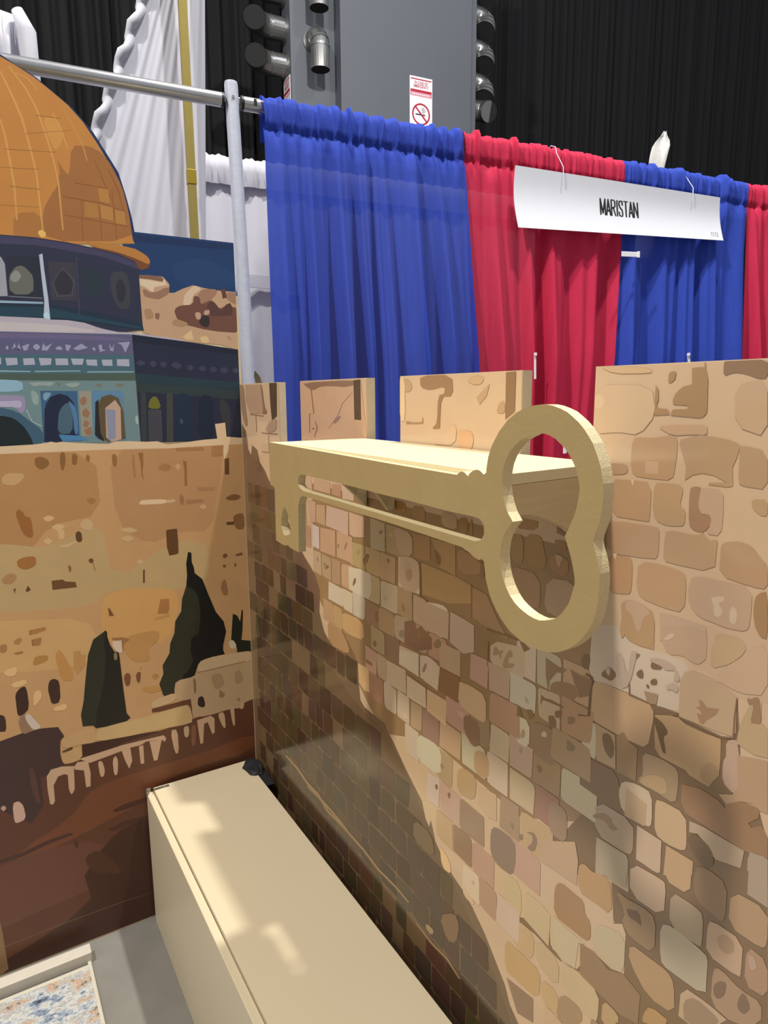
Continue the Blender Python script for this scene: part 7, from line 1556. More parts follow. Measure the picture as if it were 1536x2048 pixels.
# ------------------------------------------------------------------ drapes on the rail
def weave(name, c, alpha=0.965):
    m = mat(name, c, rough=0.8, noise=0.16, nscale=60, stretch=(1, 1, 0.12), bump=0.25, bscale=420, spec=0.25, trans=0.25, alpha=alpha)
    return m
blue_cloth = weave('royal_blue_drape_cloth', (48, 73, 178))
red_cloth = weave('red_drape_cloth', (198, 44, 80), 0.98)
def drape(label, s0, s1, b0, b1, m, seed, folds, d0=0.0, zbot=0.08):
    rnd = random.Random(seed)
    t = thing('booth_drape', label, 'drape', hall((s0 + s1) / 2, 0.03, 0.05), 'blue and red drapes on the rail')
    NU = 220
    prof = [(-0.024, RZ - 0.10), (-0.026, RZ - 0.04), (-0.029, RZ), (-0.021, RZ + 0.022), (0.0, RZ + 0.031), (0.021, RZ + 0.022), (0.029, RZ + 0.002),
            (0.029, RZ - 0.02), (0.031, RZ - 0.045), (0.029, RZ - 0.062), (0.026, RZ - 0.070), (0.025, RZ - 0.076), (0.026, RZ - 0.085)]
    npk = len(prof)
    zs = [RZ - 0.085 - (RZ - 0.085 - zbot) * ((k + 1) / 34) ** 1.25 for k in range(34)]
    ph = [rnd.uniform(0, 6.283) for _ in range(10)]
    crinkle = [(rnd.uniform(0.02, 0.98), rnd.uniform(0.008, 0.016), rnd.uniform(0.004, 0.012)) for _ in range(26)]
    def fold(u, a):
        w = u + 0.035 * math.sin(6.283 * u * 1.3 + ph[0]) + 0.012 * math.sin(6.283 * 3.1 * u + ph[1])
        v = math.sin(6.283 * folds * w + ph[2])
        v = math.copysign(abs(v) ** 0.8, v)
        return v * (0.65 + 0.35 * math.sin(6.283 * 2.3 * u + ph[3])) + 0.35 * math.sin(6.283 * folds * 2.17 * w + ph[4]) * (1 - a)
    rowsv = []
    bm = bmesh.new()
    def sx(u, k):           # k = 0 at the rail, 1 at the hem
        return (s0 + (s1 - s0) * u) * (1 - k) + (b0 + (b1 - b0) * u) * k
    for j, (d, z) in enumerate(prof):
        r = []
        for i in range(NU + 1):
            u = i / NU
            g = sum(a * math.exp(-((u - c) / w) ** 2) for c, w, a in crinkle)
            n1 = 0.0025 * math.sin(90 * u + ph[5] + z * 20) + 0.0018 * math.sin(171 * u + ph[6])
            amp = 1.0 if j > 5 else 0.55
            up = (g * 0.6 + n1) if 2 <= j <= 6 else 0
            dd = d0 + d + (g + n1) * amp * (1 if d >= 0 else -1) * (0.25 if abs(d) < 0.01 else 1)
            if j in (10, 11):
                dd -= 0.003
            r.append(bm.verts.new(hall(sx(u, 0) + 0.003 * math.sin(60 * u + j), dd, z + up)))
        rowsv.append(r)
    for k, z in enumerate(zs):
        kk = (RZ - 0.085 - z) / (RZ - 0.085 - zbot)
        r = []
        a = 0.007 + 0.046 * min(1, kk * 3.2)
        for i in range(NU + 1):
            u = i / NU
            g = sum(aa * math.exp(-((u - c) / (w * 1.6)) ** 2) for c, w, aa in crinkle) * math.exp(-kk * 16)
            d = 0.026 + a * (1 + fold(u, kk)) * 0.9 + g * 0.8 + 0.002 * math.sin(25 * u + 9 * kk + ph[7])
            sw = 0.012 * kk * math.sin(6.283 * folds * u + ph[2] + 1.2)
            r.append(bm.verts.new(hall(sx(u, kk) + sw, d0 + d, z)))
        rowsv.append(r)
    for name, j0, j1 in (('rail_pocket', 0, npk - 2), ('drape_cloth', npk - 2, len(rowsv) - 1)):
        part = bmesh.new()
        vs = [[part.verts.new(v.co) for v in r] for r in rowsv[j0:j1 + 1]]
        for j in range(len(vs) - 1):
            for i in range(NU):
                part.faces.new((vs[j][i], vs[j][i + 1], vs[j + 1][i + 1], vs[j + 1][i]))
        obj(name, part, m, t, smooth=True, angle=180)
    bm.free()
    return t
drape('leftmost royal blue drape, between the grey pole and the first red drape', 0.095, 0.855, 0.075, 1.005, blue_cloth, 11, 7.5)
drape('first red drape, hanging between two blue drapes and behind the white name board', 0.855, 1.64, 1.00, 1.44, red_cloth, 12, 4.6, 0.004)
drape('right royal blue drape, under the right half of the white name board', 1.635, 2.395, 1.44, 2.39, blue_cloth, 13, 5, 0.008)
drape('rightmost red drape, cut by the right edge of the photo', 2.40, 3.20, 2.46, 3.24, red_cloth, 14, 6, 0.006)

# ------------------------------------------------------------------ booth name board
board_white = mat('white_foam_board', (223, 226, 238), rough=0.5, noise=0.02)
sg = thing('name_board', 'white board lettered MARISTAN hung across the red and blue drapes', 'sign', hall(1.6, 0.085, 2.14))
SC = [(1.050, 2.347), (2.158, 2.353), (2.184, 2.171), (1.061, 2.124)]   # top left, top right, bottom right, bottom left on the rail plane
def on_board(a, b, d):
    """a, b in 0..1 from the top left corner"""
    s = (SC[0][0] * (1 - a) + SC[1][0] * a) * (1 - b) + (SC[3][0] * (1 - a) + SC[2][0] * a) * b
    z = (SC[0][1] * (1 - a) + SC[1][1] * a) * (1 - b) + (SC[3][1] * (1 - a) + SC[2][1] * a) * b
    bow = 0.010 * math.sin(math.pi * b)
    return hall(s - bow * 0.7 * (1 - a), 0.080 + 0.012 * b - bow + d, z)
bm = bmesh.new()
NA, NB = 24, 10
front = [[bm.verts.new(on_board(i / NA, j / NB, 0.003)) for j in range(NB + 1)] for i in range(NA + 1)]
back = [[bm.verts.new(on_board(i / NA, j / NB, 0)) for j in range(NB + 1)] for i in range(NA + 1)]
for g in (front, back):
    for i in range(NA):
        for j in range(NB):
            bm.faces.new((g[i][j], g[i + 1][j], g[i + 1][j + 1], g[i][j + 1]))
for i in range(NA):
    for j in (0, NB):
        bm.faces.new((front[i][j], front[i + 1][j], back[i + 1][j], back[i][j]))
for j in range(NB):
    for i in (0, NA):
        bm.faces.new((front[i][j], front[i][j + 1], back[i][j + 1], back[i][j]))
obj('board_sheet', bm, board_white, sg, smooth=True)
GLYPHS = {      # condensed capitals as pen strokes in a unit box
    'M': [[(0, 0), (0, 1)], [(0, 1), (.5, .12)], [(.5, .12), (1, 1)], [(1, 1), (1, 0)]],
    'A': [[(0, 0), (.5, 1)], [(.5, 1), (1, 0)], [(.2, .3), (.8, .3)]],
    'R': [[(0, 0), (0, 1)], [(0, 1), (.65, 1), (.95, .88), (.95, .62), (.65, .5), (0, .5)], [(.55, .5), (1, 0)]],
    'I': [[(.5, 0), (.5, 1)]],
    'S': [[(.95, .74), (.85, .95), (.5, 1), (.12, .93), (.08, .72), (.4, .55), (.85, .4), (.95, .2), (.8, .03), (.5, 0), (.12, .06), (.05, .27)]],
    'T': [[(0, 1), (1, 1)], [(.5, 0), (.5, 1)]],
    'N': [[(0, 0), (0, 1)], [(0, 1), (1, 0)], [(1, 0), (1, 1)]],
    '1': [[(.2, .8), (.6, 1), (.6, 0)]],
    '3': [[(.05, .85), (.3, 1), (.75, 1), (.92, .8), (.75, .55), (.4, .52)], [(.75, .55), (.95, .3), (.75, .03), (.3, 0), (.05, .15)]],
}
def board_text(name, body, a, b, w, h, pen, m, aspect):
    """strokes drawn on the board; pen = stroke width as a share of the letter height"""
    adv = [(.34 if ch == 'I' else 1.18 if ch == 'M' else 1.0) for ch in body]
    gap = 0.30
    total = sum(adv) + gap * (len(body) - 1)
    bm = bmesh.new()
    x = 0.0
    ux, uy = w / total, h
    for ch, ad in zip(body, adv):
        for st_ in GLYPHS[ch]:
            for (x0, y0), (x1, y1) in zip(st_[:-1], st_[1:]):
                if ch == 'I':
                    x0 = x1 = 0.5
                p = Vector(((x + x0 * ad) * ux * aspect, y0 * uy, 0)); q = Vector(((x + x1 * ad) * ux * aspect, y1 * uy, 0))
                d = (q - p).normalized() * pen * h * 0.5
                nrm = Vector((-d.y, d.x, 0))
                p, q = p - d * 0.6, q + d * 0.6
                vs = []
                for v in (p + nrm, q + nrm, q - nrm, p - nrm):
                    vs.append(bm.verts.new(on_board(a + v.x / aspect - w / 2, b - (min(max(v.y, 0), h) - h / 2), 0.0036)))
                bm.faces.new(vs)
        x += ad + gap
    obj(name, bm, m, sg)
board_text('board_lettering', 'MARISTAN', 0.468, 0.50, 0.180, 0.31, 0.105, black_ink, 5.0)
board_text('board_number', '1113', 0.955, 0.865, 0.040, 0.10, 0.10, mat('grey_print', (119, 119, 127), rough=0.5), 5.0)
clear = mat('clear_hook_plastic', (207, 211, 226), rough=0.15, noise=0.02, spec=0.8)
for a in (0.20, 0.84):
    p = on_board(a, 0.05, 0.004)
    bm = bmesh.new()
    base = p - HN * 0.0
    top = Vector((p.x, p.y, RZ + 0.03))
    add_tube(bm, [base + Vector((0, 0, -0.025)) + HN * 0.004, base + HN * 0.006, base + Vector((0, 0, 0.03)) + HN * 0.004, Vector((p.x, p.y, RZ)) - HN * 0.038, top - HN * 0.048 + Vector((0, 0, -0.002)), top - HN * 0.075 + Vector((0, 0, 0.010)), top - HN * 0.105], 0.0016, 8)
    obj('hanging_hook', bm, clear, sg, smooth=True)

# small plastic ties on the drapes
tie_m = mat('white_tie_plastic', (233, 233, 242), rough=0.4, noise=0.02)
def tie(label, s, z, ds, dz, w=0.012, d=0.125, head=True):
    t = thing('plastic_tie', label, 'tie', hall(s, d, z), 'white plastic ties on the drapes')
    L = math.hypot(ds, dz)
    an = math.atan2(dz, ds)
    rot = HROT @ Matrix.Rotation(-an, 3, 'Y')
    bm = bmesh.new(); add_box(bm, hall(s, d, z), (L, 0.003, w), 0.0012, rot); obj('tie_strap', bm, tie_m, t)
    if head:
        bm = bmesh.new(); add_box(bm, hall(s + ds * .46, d + 0.002, z + dz * .46), (0.012, 0.006, w * 1.25), 0.0015, rot); obj('tie_head', bm, tie_m, t)
tie('white plastic tie where the first red drape meets the right blue drape', 1.603, 2.062, 0.095, 0.004, 0.020)
tie('slanted white plastic tie low on the right blue drape above the stone panel', 1.985, 1.63, -0.02, 0.075, 0.014)
tie('thin upright white plastic tie beside the third battlement on the red drape', 1.135, 1.605, -0.004, 0.10, 0.010)
tie('short white plastic tie on the red drape beside the wide stone panel', 1.505, 1.487, 0.04, 0.0, 0.022, head=False)
tie('tiny white plastic tie showing through the upper loop of the key', 1.30, 1.278, 0.0, 0.05, 0.018, head=False)

# ------------------------------------------------------------------ white drapes and props behind the mural
white_cloth = mat('white_drape_cloth', (198, 199, 211), rough=0.85, noise=0.05, nscale=8, stretch=(3, 3, 0.3), spec=0.2, trans=0.2, bump=0.1, bscale=300)
def sheet(name, m, parent, left, right, d, zs, seed, amp, folds, n=90):
    """hanging cloth; left(z), right(z) give its edges along the rail direction"""
    rnd = random.Random(seed); ph = [rnd.uniform(0, 6.28) for _ in range(4)]
    bm = bmesh.new(); prev = None
    for k, z in enumerate(zs):
        cur = []
        for i in range(n + 1):
            u = i / n
            off = amp * (math.sin(6.283 * folds * u + ph[0] + 0.6 * math.sin(5 * u + ph[1])) + 0.5 * math.sin(6.283 * folds * 2.3 * u + ph[2]))
            cur.append(bm.verts.new(hall(left(z) * (1 - u) + right(z) * u, d + off, z)))
        if prev:
            for i in range(n):
                bm.faces.new((prev[i], prev[i + 1], cur[i + 1], cur[i]))
        prev = cur
    return obj(name, bm, m, parent, smooth=True, angle=180)
tall = thing('white_drape', 'tall white drape with a twisted left edge behind the steel rail', 'drape', hall(-0.15, -0.45, 0))
ZT = [3.9 - 0.13 * k for k in range(30)]
edge = lambda z: -0.384 + (z - 2.425) * 0.41 if z > 2.0 else -0.384 + (2.0 - 2.425) * 0.41
sheet('drape_cloth', white_cloth, tall, edge, lambda z: -0.012 + (z - 2.09) * 0.047, -0.45, ZT, 3, 0.002, 5)
bm = bmesh.new()
pts = []; rad = []
for k in range(90):
    z = 3.9 - k * 0.02
    pts.append(hall(edge(z) + 0.008 * math.sin(z * 58), -0.445 + 0.008 * math.cos(z * 58), z)); rad.append(0.016 + 0.003 * math.sin(z * 117))
add_tube(bm, pts, rad, 12); obj('twisted_edge', bm, white_cloth, tall, smooth=True, angle=180)
bm = bmesh.new(); add_tube(bm, [hall(-0.7, -0.45, 3.93), hall(0.3, -0.45, 3.93)], 0.02, 12); obj('top_pipe', bm, steel, tall, smooth=True)

gp = thing('gold_post', 'slim matte gold post standing in front of the tall white drape', 'post', hall(-0.063, -0.40, 0))
bm = bmesh.new()
gm = mat('gold_post_paint', (143, 128, 64), rough=0.45, metal=0.25, noise=0.08)
f = lambda s, d, z: hall(s, d, z)
q0 = [(-0.079, -0.41), (-0.050, -0.41), (-0.050, -0.385), (-0.079, -0.385)]
A = [bm.verts.new(hall(s, d, 0.012)) for s, d in q0]; B = [bm.verts.new(hall(s, d, 3.9)) for s, d in q0]
for i in range(4):
    bm.faces.new((A[i], A[(i + 1) % 4], B[(i + 1) % 4], B[i]))
bm.faces.new(A[::-1]); bm.faces.new(B)
obj('post_shaft', bm, gm, gp)
bm = bmesh.new(); add_box(bm, hall(-0.0645, -0.3975, 2.30), (0.033, 0.028, 0.05), 0.001, HROT); obj('gold_tape_band', bm, mat('brighter_gold_tape', (154, 132, 40), rough=0.35, metal=0.3), gp)
bm = bmesh.new(); add_box(bm, hall(-0.0645, -0.3975, 0.006), (0.2, 0.2, 0.012), 0.002, HROT); obj('post_base', bm, gm, gp)

low = thing('white_drape', 'lower white drape on a rail between the tall white drape and the blue drape', 'drape', hall(0.3, -0.9, 0))
ZW = [2.50 - 0.12 * k for k in range(21)]
sheet('drape_cloth', white_cloth, low, lambda z: -1.4, lambda z: 1.9, -0.9, ZW, 5, 0.006, 18, 240)
bm = bmesh.new()
prev = None
for i in range(241):
    s = -1.4 + 3.3 * i / 240
    w = 0.004 * math.sin(s * 90) + 0.003 * math.sin(s * 211)
    ring = [(-0.03, 2.44), (-0.028, 2.53), (0, 2.555 + w), (0.03, 2.53), (0.034 + w, 2.49), (0.022, 2.43)]
    cur = [bm.verts.new(hall(s, -0.9 + d + (w if d > 0 else 0), z)) for d, z in ring]
    if prev:
        for k in range(5):
            bm.faces.new((prev[k], prev[k + 1], cur[k + 1], cur[k]))
    prev = cur
obj('rail_pocket', bm, white_cloth, low, smooth=True, angle=180)
bm = bmesh.new(); add_tube(bm, [hall(-1.45, -0.9, 2.525), hall(1.95, -0.9, 2.525)], 0.02, 12); obj('rail_tube', bm, steel, low, smooth=True)
bm = bmesh.new(); add_box(bm, hall(0.28, -0.865, 2.02), (0.5, 0.004, 0.06), 0.001, HROT); obj('hem_band', bm, white_cloth, low)

cb = thing('bunched_cloth', 'bunched white cloth at the top left, behind the steel rail', 'cloth', hall(-0.64, -0.4, 0))
bm = bmesh.new()
rnd = random.Random(8)
prev = None
for i in range(41):
    u = i / 40
    s = -0.95 + 0.385 * u
    top = 2.735 + 0.02 * math.sin(u * 5) - (0.05 * max(0, (u - 0.86) / 0.14) ** 2)
    cur = []
    for k in range(13):
        v = k / 12
        if k < 5:
            d = -0.44 + 0.02 * k; z = top - 0.02 * (4 - k) ** 1.4 * 0.6
        else:
            d = -0.36 + 0.02 * math.sin(u * 23 + v * 3) + 0.012 * math.sin(u * 47 + 1); z = top - (k - 4) ** 1.2 * 0.105
        cur.append(bm.verts.new(hall(s + 0.010 * math.sin(v * 9 + u * 14), d, z)))
    if prev:
        for k in range(12):
            bm.faces.new((prev[k], prev[k + 1], cur[k + 1], cur[k]))
    prev = cur
obj('cloth_folds', bm, white_cloth, cb, smooth=True, angle=180)
bm = bmesh.new(); add_tube(bm, [hall(-0.598, -0.335, 2.72), hall(-0.575, -0.33, 2.66), hall(-0.572, -0.335, 2.5), hall(-0.575, -0.34, 1.7)], [0.018, 0.028, 0.026, 0.026], 12)
obj('hanging_tail', bm, white_cloth, cb, smooth=True, angle=180)
bm = bmesh.new(); add_tube(bm, [hall(-0.98, -0.41, 2.70), hall(-0.585, -0.41, 2.70)], 0.018, 12); obj('carrying_pipe', bm, steel, cb, smooth=True)
bm = bmesh.new(); add_tube(bm, [hall(-0.95, -0.41, 0.0), hall(-0.95, -0.41, 2.70)], 0.018, 12); obj('carrying_pole', bm, steel, cb, smooth=True)

st = thing('white_streamer', 'curled white streamer sticking up behind the right blue drape', 'streamer', hall(1.955, -0.15, 2.45))
bm = bmesh.new(); prev = None
for k in range(26):
    v = k / 25
    s = 1.95 + 0.095 * v ** 1.5 + 0.004 * math.sin(14 * v)
    z = 2.10 + 0.585 * v
    w = (0.042 + 0.008 * math.sin(v * 9)) * (1 - 0.25 * v) * (1 if v < 0.9 else max(0.15, (1 - v) / 0.1))
    tw = 0.5 + 2.0 * v
    cur = []
    for j in range(12):
        a = 2 * math.pi * j / 12
        x, y = math.cos(a) * w, math.sin(a) * w * 0.28 + 0.01 * math.cos(2 * a) * v
        cur.append(bm.verts.new(hall(s + x * math.cos(tw * .35) - y * math.sin(tw * .35), -0.15 + x * math.sin(tw * .35) + y * math.cos(tw * .35), z)))
    if prev:
        for j in range(12):
            bm.faces.new((prev[j], prev[(j + 1) % 12], cur[(j + 1) % 12], cur[j]))
    else:
        bm.faces.new(cur[::-1])
    prev = cur
bm.faces.new(prev)
obj('streamer_film', bm, mat('white_film', (196, 196, 194), rough=0.3, noise=0.06, bump=0.4, bscale=60, trans=0.2), st, smooth=True, angle=180)
bm = bmesh.new(); add_tube(bm, [hall(1.955, -0.15, 0.0), hall(1.955, -0.15, 2.12)], 0.012, 10); obj('streamer_stick', bm, steel, st, smooth=True)

# ------------------------------------------------------------------ left mural panel
wood_edge = mat('cream_board_edge', (224, 207, 164), rough=0.6, noise=0.08, nscale=50)
mural_ink = print_mat('mural_print_vinyl', (1.08, 1.12, 1.2), 0.38, 0.4)
stone_ink = print_mat('stone_print_vinyl', (1.13, 1.16, 1.22), 0.14, 0.7)
mural = thing('mural_panel', 'cut-out panel printed with a golden dome, old city wall and cypresses', 'panel', (0, -0.6, 0))
dome = dec(DOME_EDGE[0])
left_part = [(-0.56, 2.262), (-0.66, 2.30), (-0.76, 2.325), (-0.85, 2.34), (-0.97, 2.335), (-1.08, 2.31), (-1.20, 2.26)]
outline = [(0.0, 0.0), (0.0, 1.8985)] + dome + left_part + [(-1.2, 0.0)]
clean = []
for p in outline:
    if not clean or (abs(p[0] - clean[-1][0]) + abs(p[1] - clean[-1][1])) > 0.002:
        clean.append(p)
bm = bmesh.new(); add_prism(bm, [clean], lambda a, b, d: Vector((-d - 0.0005, a - 0.001, b)), 0.016)
obj('panel_board', bm, wood_edge, mural)
fr_left = lambda a, b, d: Vector((d, a, b))
order, prints, lift = [], {}, 0.0
for r in MURAL:
    part, colour, pts = r[0], r[1:4], r[4:]
    if part not in prints:
        prints[part] = Print(fr_left); order.append(part)
    lift += 0.000003
    if part in ('printed_arcade', 'printed_ledge'):      # each painted arch or ledge on its own
        one = Print(fr_left); one.add(dec(pts), colour, lift)
        one.build('printed_arch' if part == 'printed_arcade' else part, mural_ink, mural)
        continue
    prints[part].add(dec(pts), colour, lift)
for part in order:
    if prints[part].f:
        prints[part].build(part, mural_ink, mural)
bm = bmesh.new(); add_box(bm, (-0.030, -0.006, 0.885), (0.022, 0.034, 1.77), 0.001); obj('support_batten', bm, wood_edge, mural)

# ------------------------------------------------------------------ right stone panel
wallp = thing('stone_panel', 'low partition printed with pale stone blocks, battlements cut along its top', 'panel', (1.05, 0.01, 0))
T = 1.5315; G = 1.325
merl = [(0.0, 0.275), (0.4015, 0.707), (0.8254, 1.1381), (1.267, 2.1)]
out = [(0.0, 0.0), (2.1, 0.0)]
for a, b in reversed(merl):
    out += [(b, T), (a, T)] if b > 2 else [(b, G if b < 1 else 1.372), (b, T), (a, T)]
    if a > 0:
        out += [(a, 1.372 if a > 1 else G)]
bm = bmesh.new(); add_prism(bm, [out], lambda a, b, d: Vector((a, 0.0005 + d, b)), 0.018)
obj('panel_board', bm, mat('pale_board_edge', (217, 195, 162), rough=0.6, noise=0.1, nscale=60), wallp)
fr_right = lambda a, b, d: Vector((a, -d, b))
floor_lift = 0.0
def one_print(name, data, sep=False, stuff=False):
    global floor_lift
    k_layer = 0
    pr = Print(fr_right)
    for r in data:
        colour, pts = r[:3], r[3:]
        k_layer += 1
        lift = floor_lift + 0.000004 * (k_layer % 40)
        if sep:
            pr = Print(fr_right)
        pr.add(dec(pts), colour, lift)
        if sep:
            pr.build(name, stone_ink, wallp)
    floor_lift += 0.00017
    if not sep:
        o = pr.build(name, stone_ink, wallp)
        if stuff:
            o['kind'] = 'stuff'
one_print('printed_ground', WALL_BASE)
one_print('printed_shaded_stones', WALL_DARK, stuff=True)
if WALL_SMALL: one_print('printed_small_stones', WALL_SMALL, stuff=True)
one_print('printed_stone', WALL_STONES, sep=True)
one_print('printed_flecks', WALL_MARKS, stuff=True)

# ------------------------------------------------------------------ bench
cream = mat('cream_bench_paint', (198, 185, 157), rough=0.38, noise=0.03, nscale=6, bump=0.04, bscale=40)
bench = thing('bench', 'long cream painted box bench in the corner under the key shelf', 'bench', (0.66, -0.18, 0))
X0, X1, Y0, Y1, H = 0.018, 1.52, -0.328, -0.036, 0.414
bm = bmesh.new(); add_box(bm, ((X0 + X1) / 2, (Y0 + 0.017 + Y1) / 2, H - 0.009), (X1 - X0, Y1 - Y0 - 0.017, 0.018), 0.001); obj('seat_board', bm, cream, bench)
bm = bmesh.new(); add_box(bm, ((X0 + X1) / 2, Y0 + 0.007, (H - 0.010) / 2), (X1 - X0, 0.018, H - 0.010), 0.002); obj('front_board', bm, cream, bench)
bm = bmesh.new(); add_box(bm, ((X0 + X1) / 2, Y1 - 0.0075, (H - 0.018) / 2), (X1 - X0 - 0.002, 0.015, H - 0.019), 0.001); obj('back_board', bm, cream, bench)
for x in (X0 + 0.0075, X1 - 0.0075):
    bm = bmesh.new(); add_box(bm, (x, (Y0 + Y1) / 2, (H - 0.018) / 2), (0.015, Y1 - Y0 - 0.032, H - 0.019), 0.001); obj('end_board', bm, cream, bench)
bm = bmesh.new(); add_box(bm, (X0 + 0.012, -0.292, H + 0.0008), (0.010, 0.044, 0.0016), 0.0006); add_box(bm, (X0 + 0.012, -0.281, H + 0.002), (0.004, 0.012, 0.002), 0.0005)
hm = mat('worn_steel_bracket', (143, 141, 134), rough=0.35, metal=0.9, noise=0.3, nscale=120)
cbk = obj('corner_bracket', bm, hm, bench)
bm = bmesh.new(); add_box(bm, (X0 + 0.006, Y0 - 0.002, H - 0.008), (0.016, 0.006, 0.016), 0.0015); add_box(bm, (X0 - 0.001, Y0 + 0.004, H - 0.004), (0.006, 0.012, 0.012), 0.001); obj('corner_clip', bm, hm, cbk)

gaf = thing('black_tape_wad', 'ragged wad of black tape in the back corner of the bench top', 'tape', (0.05, -0.025, 0.414))
bm = bmesh.new()
rnd = random.Random(3)
ring = []
for k in range(14):
    a = 2 * math.pi * k / 14
    r = 1 + rnd.uniform(-0.18, 0.18)
    ring.append((0.068 + 0.052 * r * math.cos(a), -0.034 + 0.026 * r * math.sin(a)))
lo = [bm.verts.new((x, min(y, -0.003), 0.4145)) for x, y in ring]
mid = [bm.verts.new((0.065 + (x - 0.065) * 0.85, min(-0.003, -0.03 + (y + 0.03) * 0.85), 0.424 + rnd.uniform(-0.003, 0.004))) for x, y in ring]
ctr = bm.verts.new((0.06, -0.024, 0.429))
for k in range(14):
    j = (k + 1) % 14
    bm.faces.new((lo[k], lo[j], mid[j], mid[k])); bm.faces.new((mid[k], mid[j], ctr))
bm.faces.new(lo[::-1])
obj('tape_lump', bm, mat('black_cloth_tape', (20, 23, 28), rough=0.6, noise=0.2, bump=0.5, bscale=120), gaf)
bm = bmesh.new(); add_box(bm, (0.13, -0.0215, 0.4105), (0.09, 0.022, 0.003), 0.001); obj('tape_end', bm, MATS['black_cloth_tape'], gaf)

# ------------------------------------------------------------------ key-shaped shelf
gold = mat('flat_gold_paint', (176, 152, 104), rough=0.42, metal=0.15, noise=0.07, nscale=25, bump=0.12, bscale=260)
gold_lit_edge = mat('rough_gold_lit_edge_paint', (214, 200, 160), rough=0.45, metal=0.25, noise=0.12, nscale=260, bump=0.35, bscale=700)  # paler than the front: the brightness of lit edges is put into the colour
shelf_top_m = mat('pale_gold_shelf_paint', (220, 207, 168), rough=0.45, metal=0.05, noise=0.04, bump=0.1, bscale=90)
shelf_side_m = mat('dry_brushed_gold_paint', (203, 183, 142), rough=0.5, metal=0.1, noise=0.12, nscale=14, stretch=(1, 1, 9), bump=0.2, bscale=60)
key = thing('key_shelf', 'gold shelf whose front board is cut as a big old-fashioned key', 'shelf', (1.0, -0.1, 1.3))
loops = [dec(l) for l in KEY]
KY, KT = -0.198, 0.0135
tri_bm = bmesh.new()
add_prism(tri_bm, loops, lambda a, b, d: Vector((a, KY + d, b)), KT)
bmesh.ops.recalc_face_normals(tri_bm, faces=tri_bm.faces)
for fc in tri_bm.faces:
    fc.material_index = 0 if abs(fc.normal.y) > 0.9 else 1
me = bpy.data.meshes.new('key_front')
tri_bm.to_mesh(me); tri_bm.free()
me.materials.append(gold); me.materials.append(gold_lit_edge)
link('key_front', me, None, key)
SX0, SX1, SZ = 0.695, 1.315, 1.416
YB = KY + KT + 0.0003
BX = 1.296        # the right end is cut a little askew
bm = bmesh.new(); add_prism(bm, [[(SX0, YB), (SX1, YB), (BX, -0.003), (SX0, -0.003)]], lambda a, b, d: Vector((a, b, SZ - d)), 0.012); obj('shelf_board', bm, shelf_top_m, key)
side = [(YB + 0.0003, SZ - 0.0125), (YB + 0.0003, 1.372), (-0.161, 1.3705), (-0.147, 1.369), (-0.128, 1.365), (-0.109, 1.358), (-0.079, 1.346), (-0.05, 1.328), (-0.025, 1.305), (-0.003, 1.28), (-0.003, SZ - 0.0125)]
for x in (SX0, SX1 - 0.013):
    sk = (SX1 - BX) / YB if x > 1 else 0
    bm = bmesh.new(); add_prism(bm, [side], lambda a, b, d: Vector((x + d - sk * (YB - a), a, b)), 0.013); obj('end_bracket', bm, shelf_side_m, key)
bm = bmesh.new(); add_box(bm, ((SX0 + SX1) / 2, -0.010, SZ - 0.035), (SX1 - SX0 - 0.07, 0.013, 0.044), 0.001); obj('wall_cleat', bm, shelf_side_m, key)
bm = bmesh.new(); add_prism(bm, [[(-0.004, SZ - 0.0585), (-0.004, 1.29), (-0.016, 1.29), (-0.10, SZ - 0.0135), (-0.085, SZ - 0.0135), (-0.018, 1.335), (-0.018, SZ - 0.0585)]], lambda a, b, d: Vector((0.80 + d, a, b)), 0.012); obj('middle_brace', bm, shelf_side_m, key)

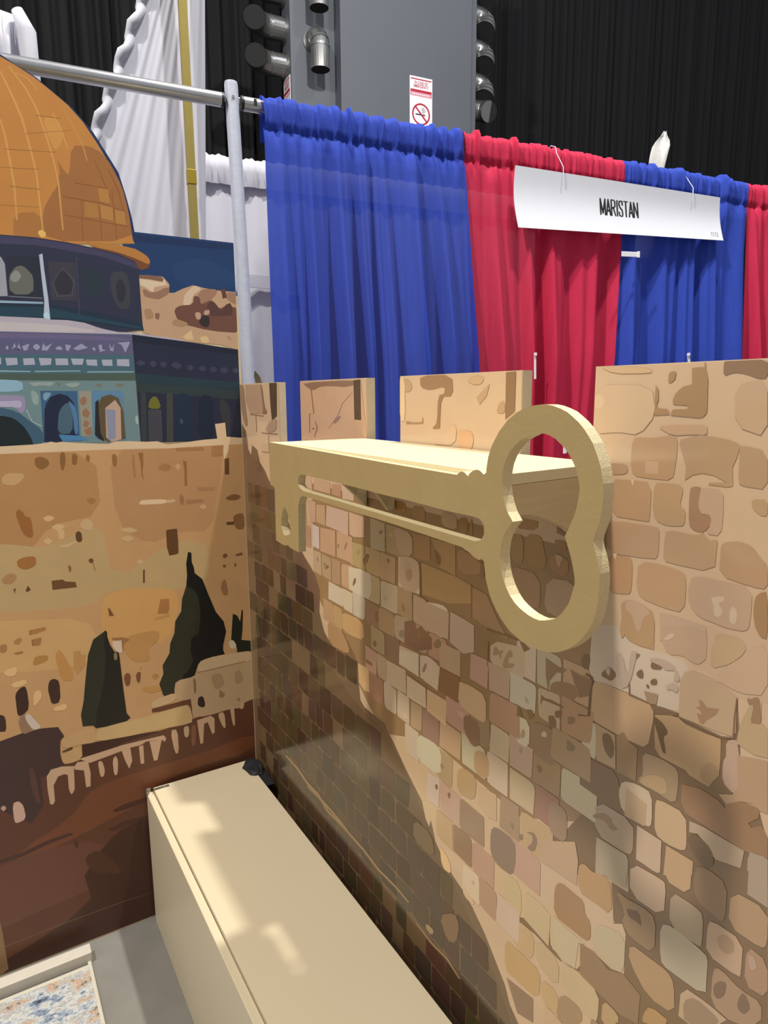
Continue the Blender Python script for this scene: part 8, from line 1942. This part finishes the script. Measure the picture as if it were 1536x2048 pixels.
# ------------------------------------------------------------------ floor pieces
plank = thing('white_plank', 'white painted plank end lying on the floor beside the mural', 'plank', (0.066, -0.8, 0))
bm = bmesh.new(); add_box(bm, (0.062, -0.86, 0.016), (0.036, 0.70, 0.032), 0.002); obj('plank_board', bm, mat('white_plank_paint', (185, 178, 166), rough=0.5, noise=0.06), plank)
rug_m = bpy.data.materials.new('patterned_rug_pile'); rug_m.use_nodes = True
N, L = rug_m.node_tree.nodes, rug_m.node_tree.links
tc = N.new('ShaderNodeTexCoord')
n1 = N.new('ShaderNodeTexNoise'); n1.inputs['Scale'].default_value = 13; n1.inputs['Detail'].default_value = 6; n1.inputs['Roughness'].default_value = 0.75; n1.inputs['Distortion'].default_value = 0.1
mp = N.new('ShaderNodeMapping'); mp.inputs['Scale'].default_value = (1.6, 0.9, 1); mp.inputs['Rotation'].default_value = (0, 0, 0.5)
L.new(tc.outputs['Object'], mp.inputs[0]); L.new(mp.outputs[0], n1.inputs['Vector'])
cr = N.new('ShaderNodeValToRGB'); cr.color_ramp.interpolation = 'LINEAR'
e = cr.color_ramp.elements
e[0].position = 0.34; e[0].color = ink((34, 38, 46)) + [1]
e[1].position = 0.68; e[1].color = ink((150, 122, 84)) + [1]
for pos, c in ((0.39, (98, 110, 128)), (0.44, (136, 146, 158)), (0.47, (186, 184, 178)), (0.50, (160, 158, 152)), (0.53, (120, 130, 142)),
               (0.555, (188, 182, 168)), (0.58, (146, 96, 72)), (0.605, (182, 172, 150)), (0.63, (70, 76, 86))):
    k = e.new(pos); k.color = ink(c) + [1]
L.new(n1.outputs['Fac'], cr.inputs[0])
L.new(cr.outputs[0], N['Principled BSDF'].inputs['Base Color']); N['Principled BSDF'].inputs['Roughness'].default_value = 0.95
rug = thing('rug', 'multicoloured distressed rug with a pale border on the concrete floor', 'rug', (0.7, -1.0, 0))
bm = bmesh.new(); add_box(bm, (0.85, -1.03, 0.004), (1.52, 1.024, 0.008), 0.003); obj('rug_pile', bm, rug_m, rug)
bm = bmesh.new()
pale = mat('pale_rug_border', (180, 174, 158), rough=0.95, noise=0.12, nscale=120)
add_box(bm, (0.85, -0.518, 0.0045), (1.54, 0.010, 0.009), 0.003); obj('rug_border', bm, pale, rug)
bm = bmesh.new(); add_box(bm, (0.0975, -1.03, 0.0045), (0.012, 1.014, 0.0088), 0.003); obj('rug_border', bm, pale, rug)

tab = thing('tape_tab', 'small torn dark tape tab beside the pole above the first battlement', 'tape', (0.09, 0.0196, 1.48))
bm = bmesh.new(); add_prism(bm, [[(0.085, 1.48), (0.122, 1.485), (0.118, 1.534), (0.102, 1.551), (0.067, 1.5666), (0.0617, 1.552), (0.07, 1.534)]], lambda a, b, d: Vector((a, 0.0186 + d, b)), 0.002)
obj('tab_strip', bm, mat('dark_brown_tape', (74, 65, 54), rough=0.7), tab)
bpy.context.view_layer.update()
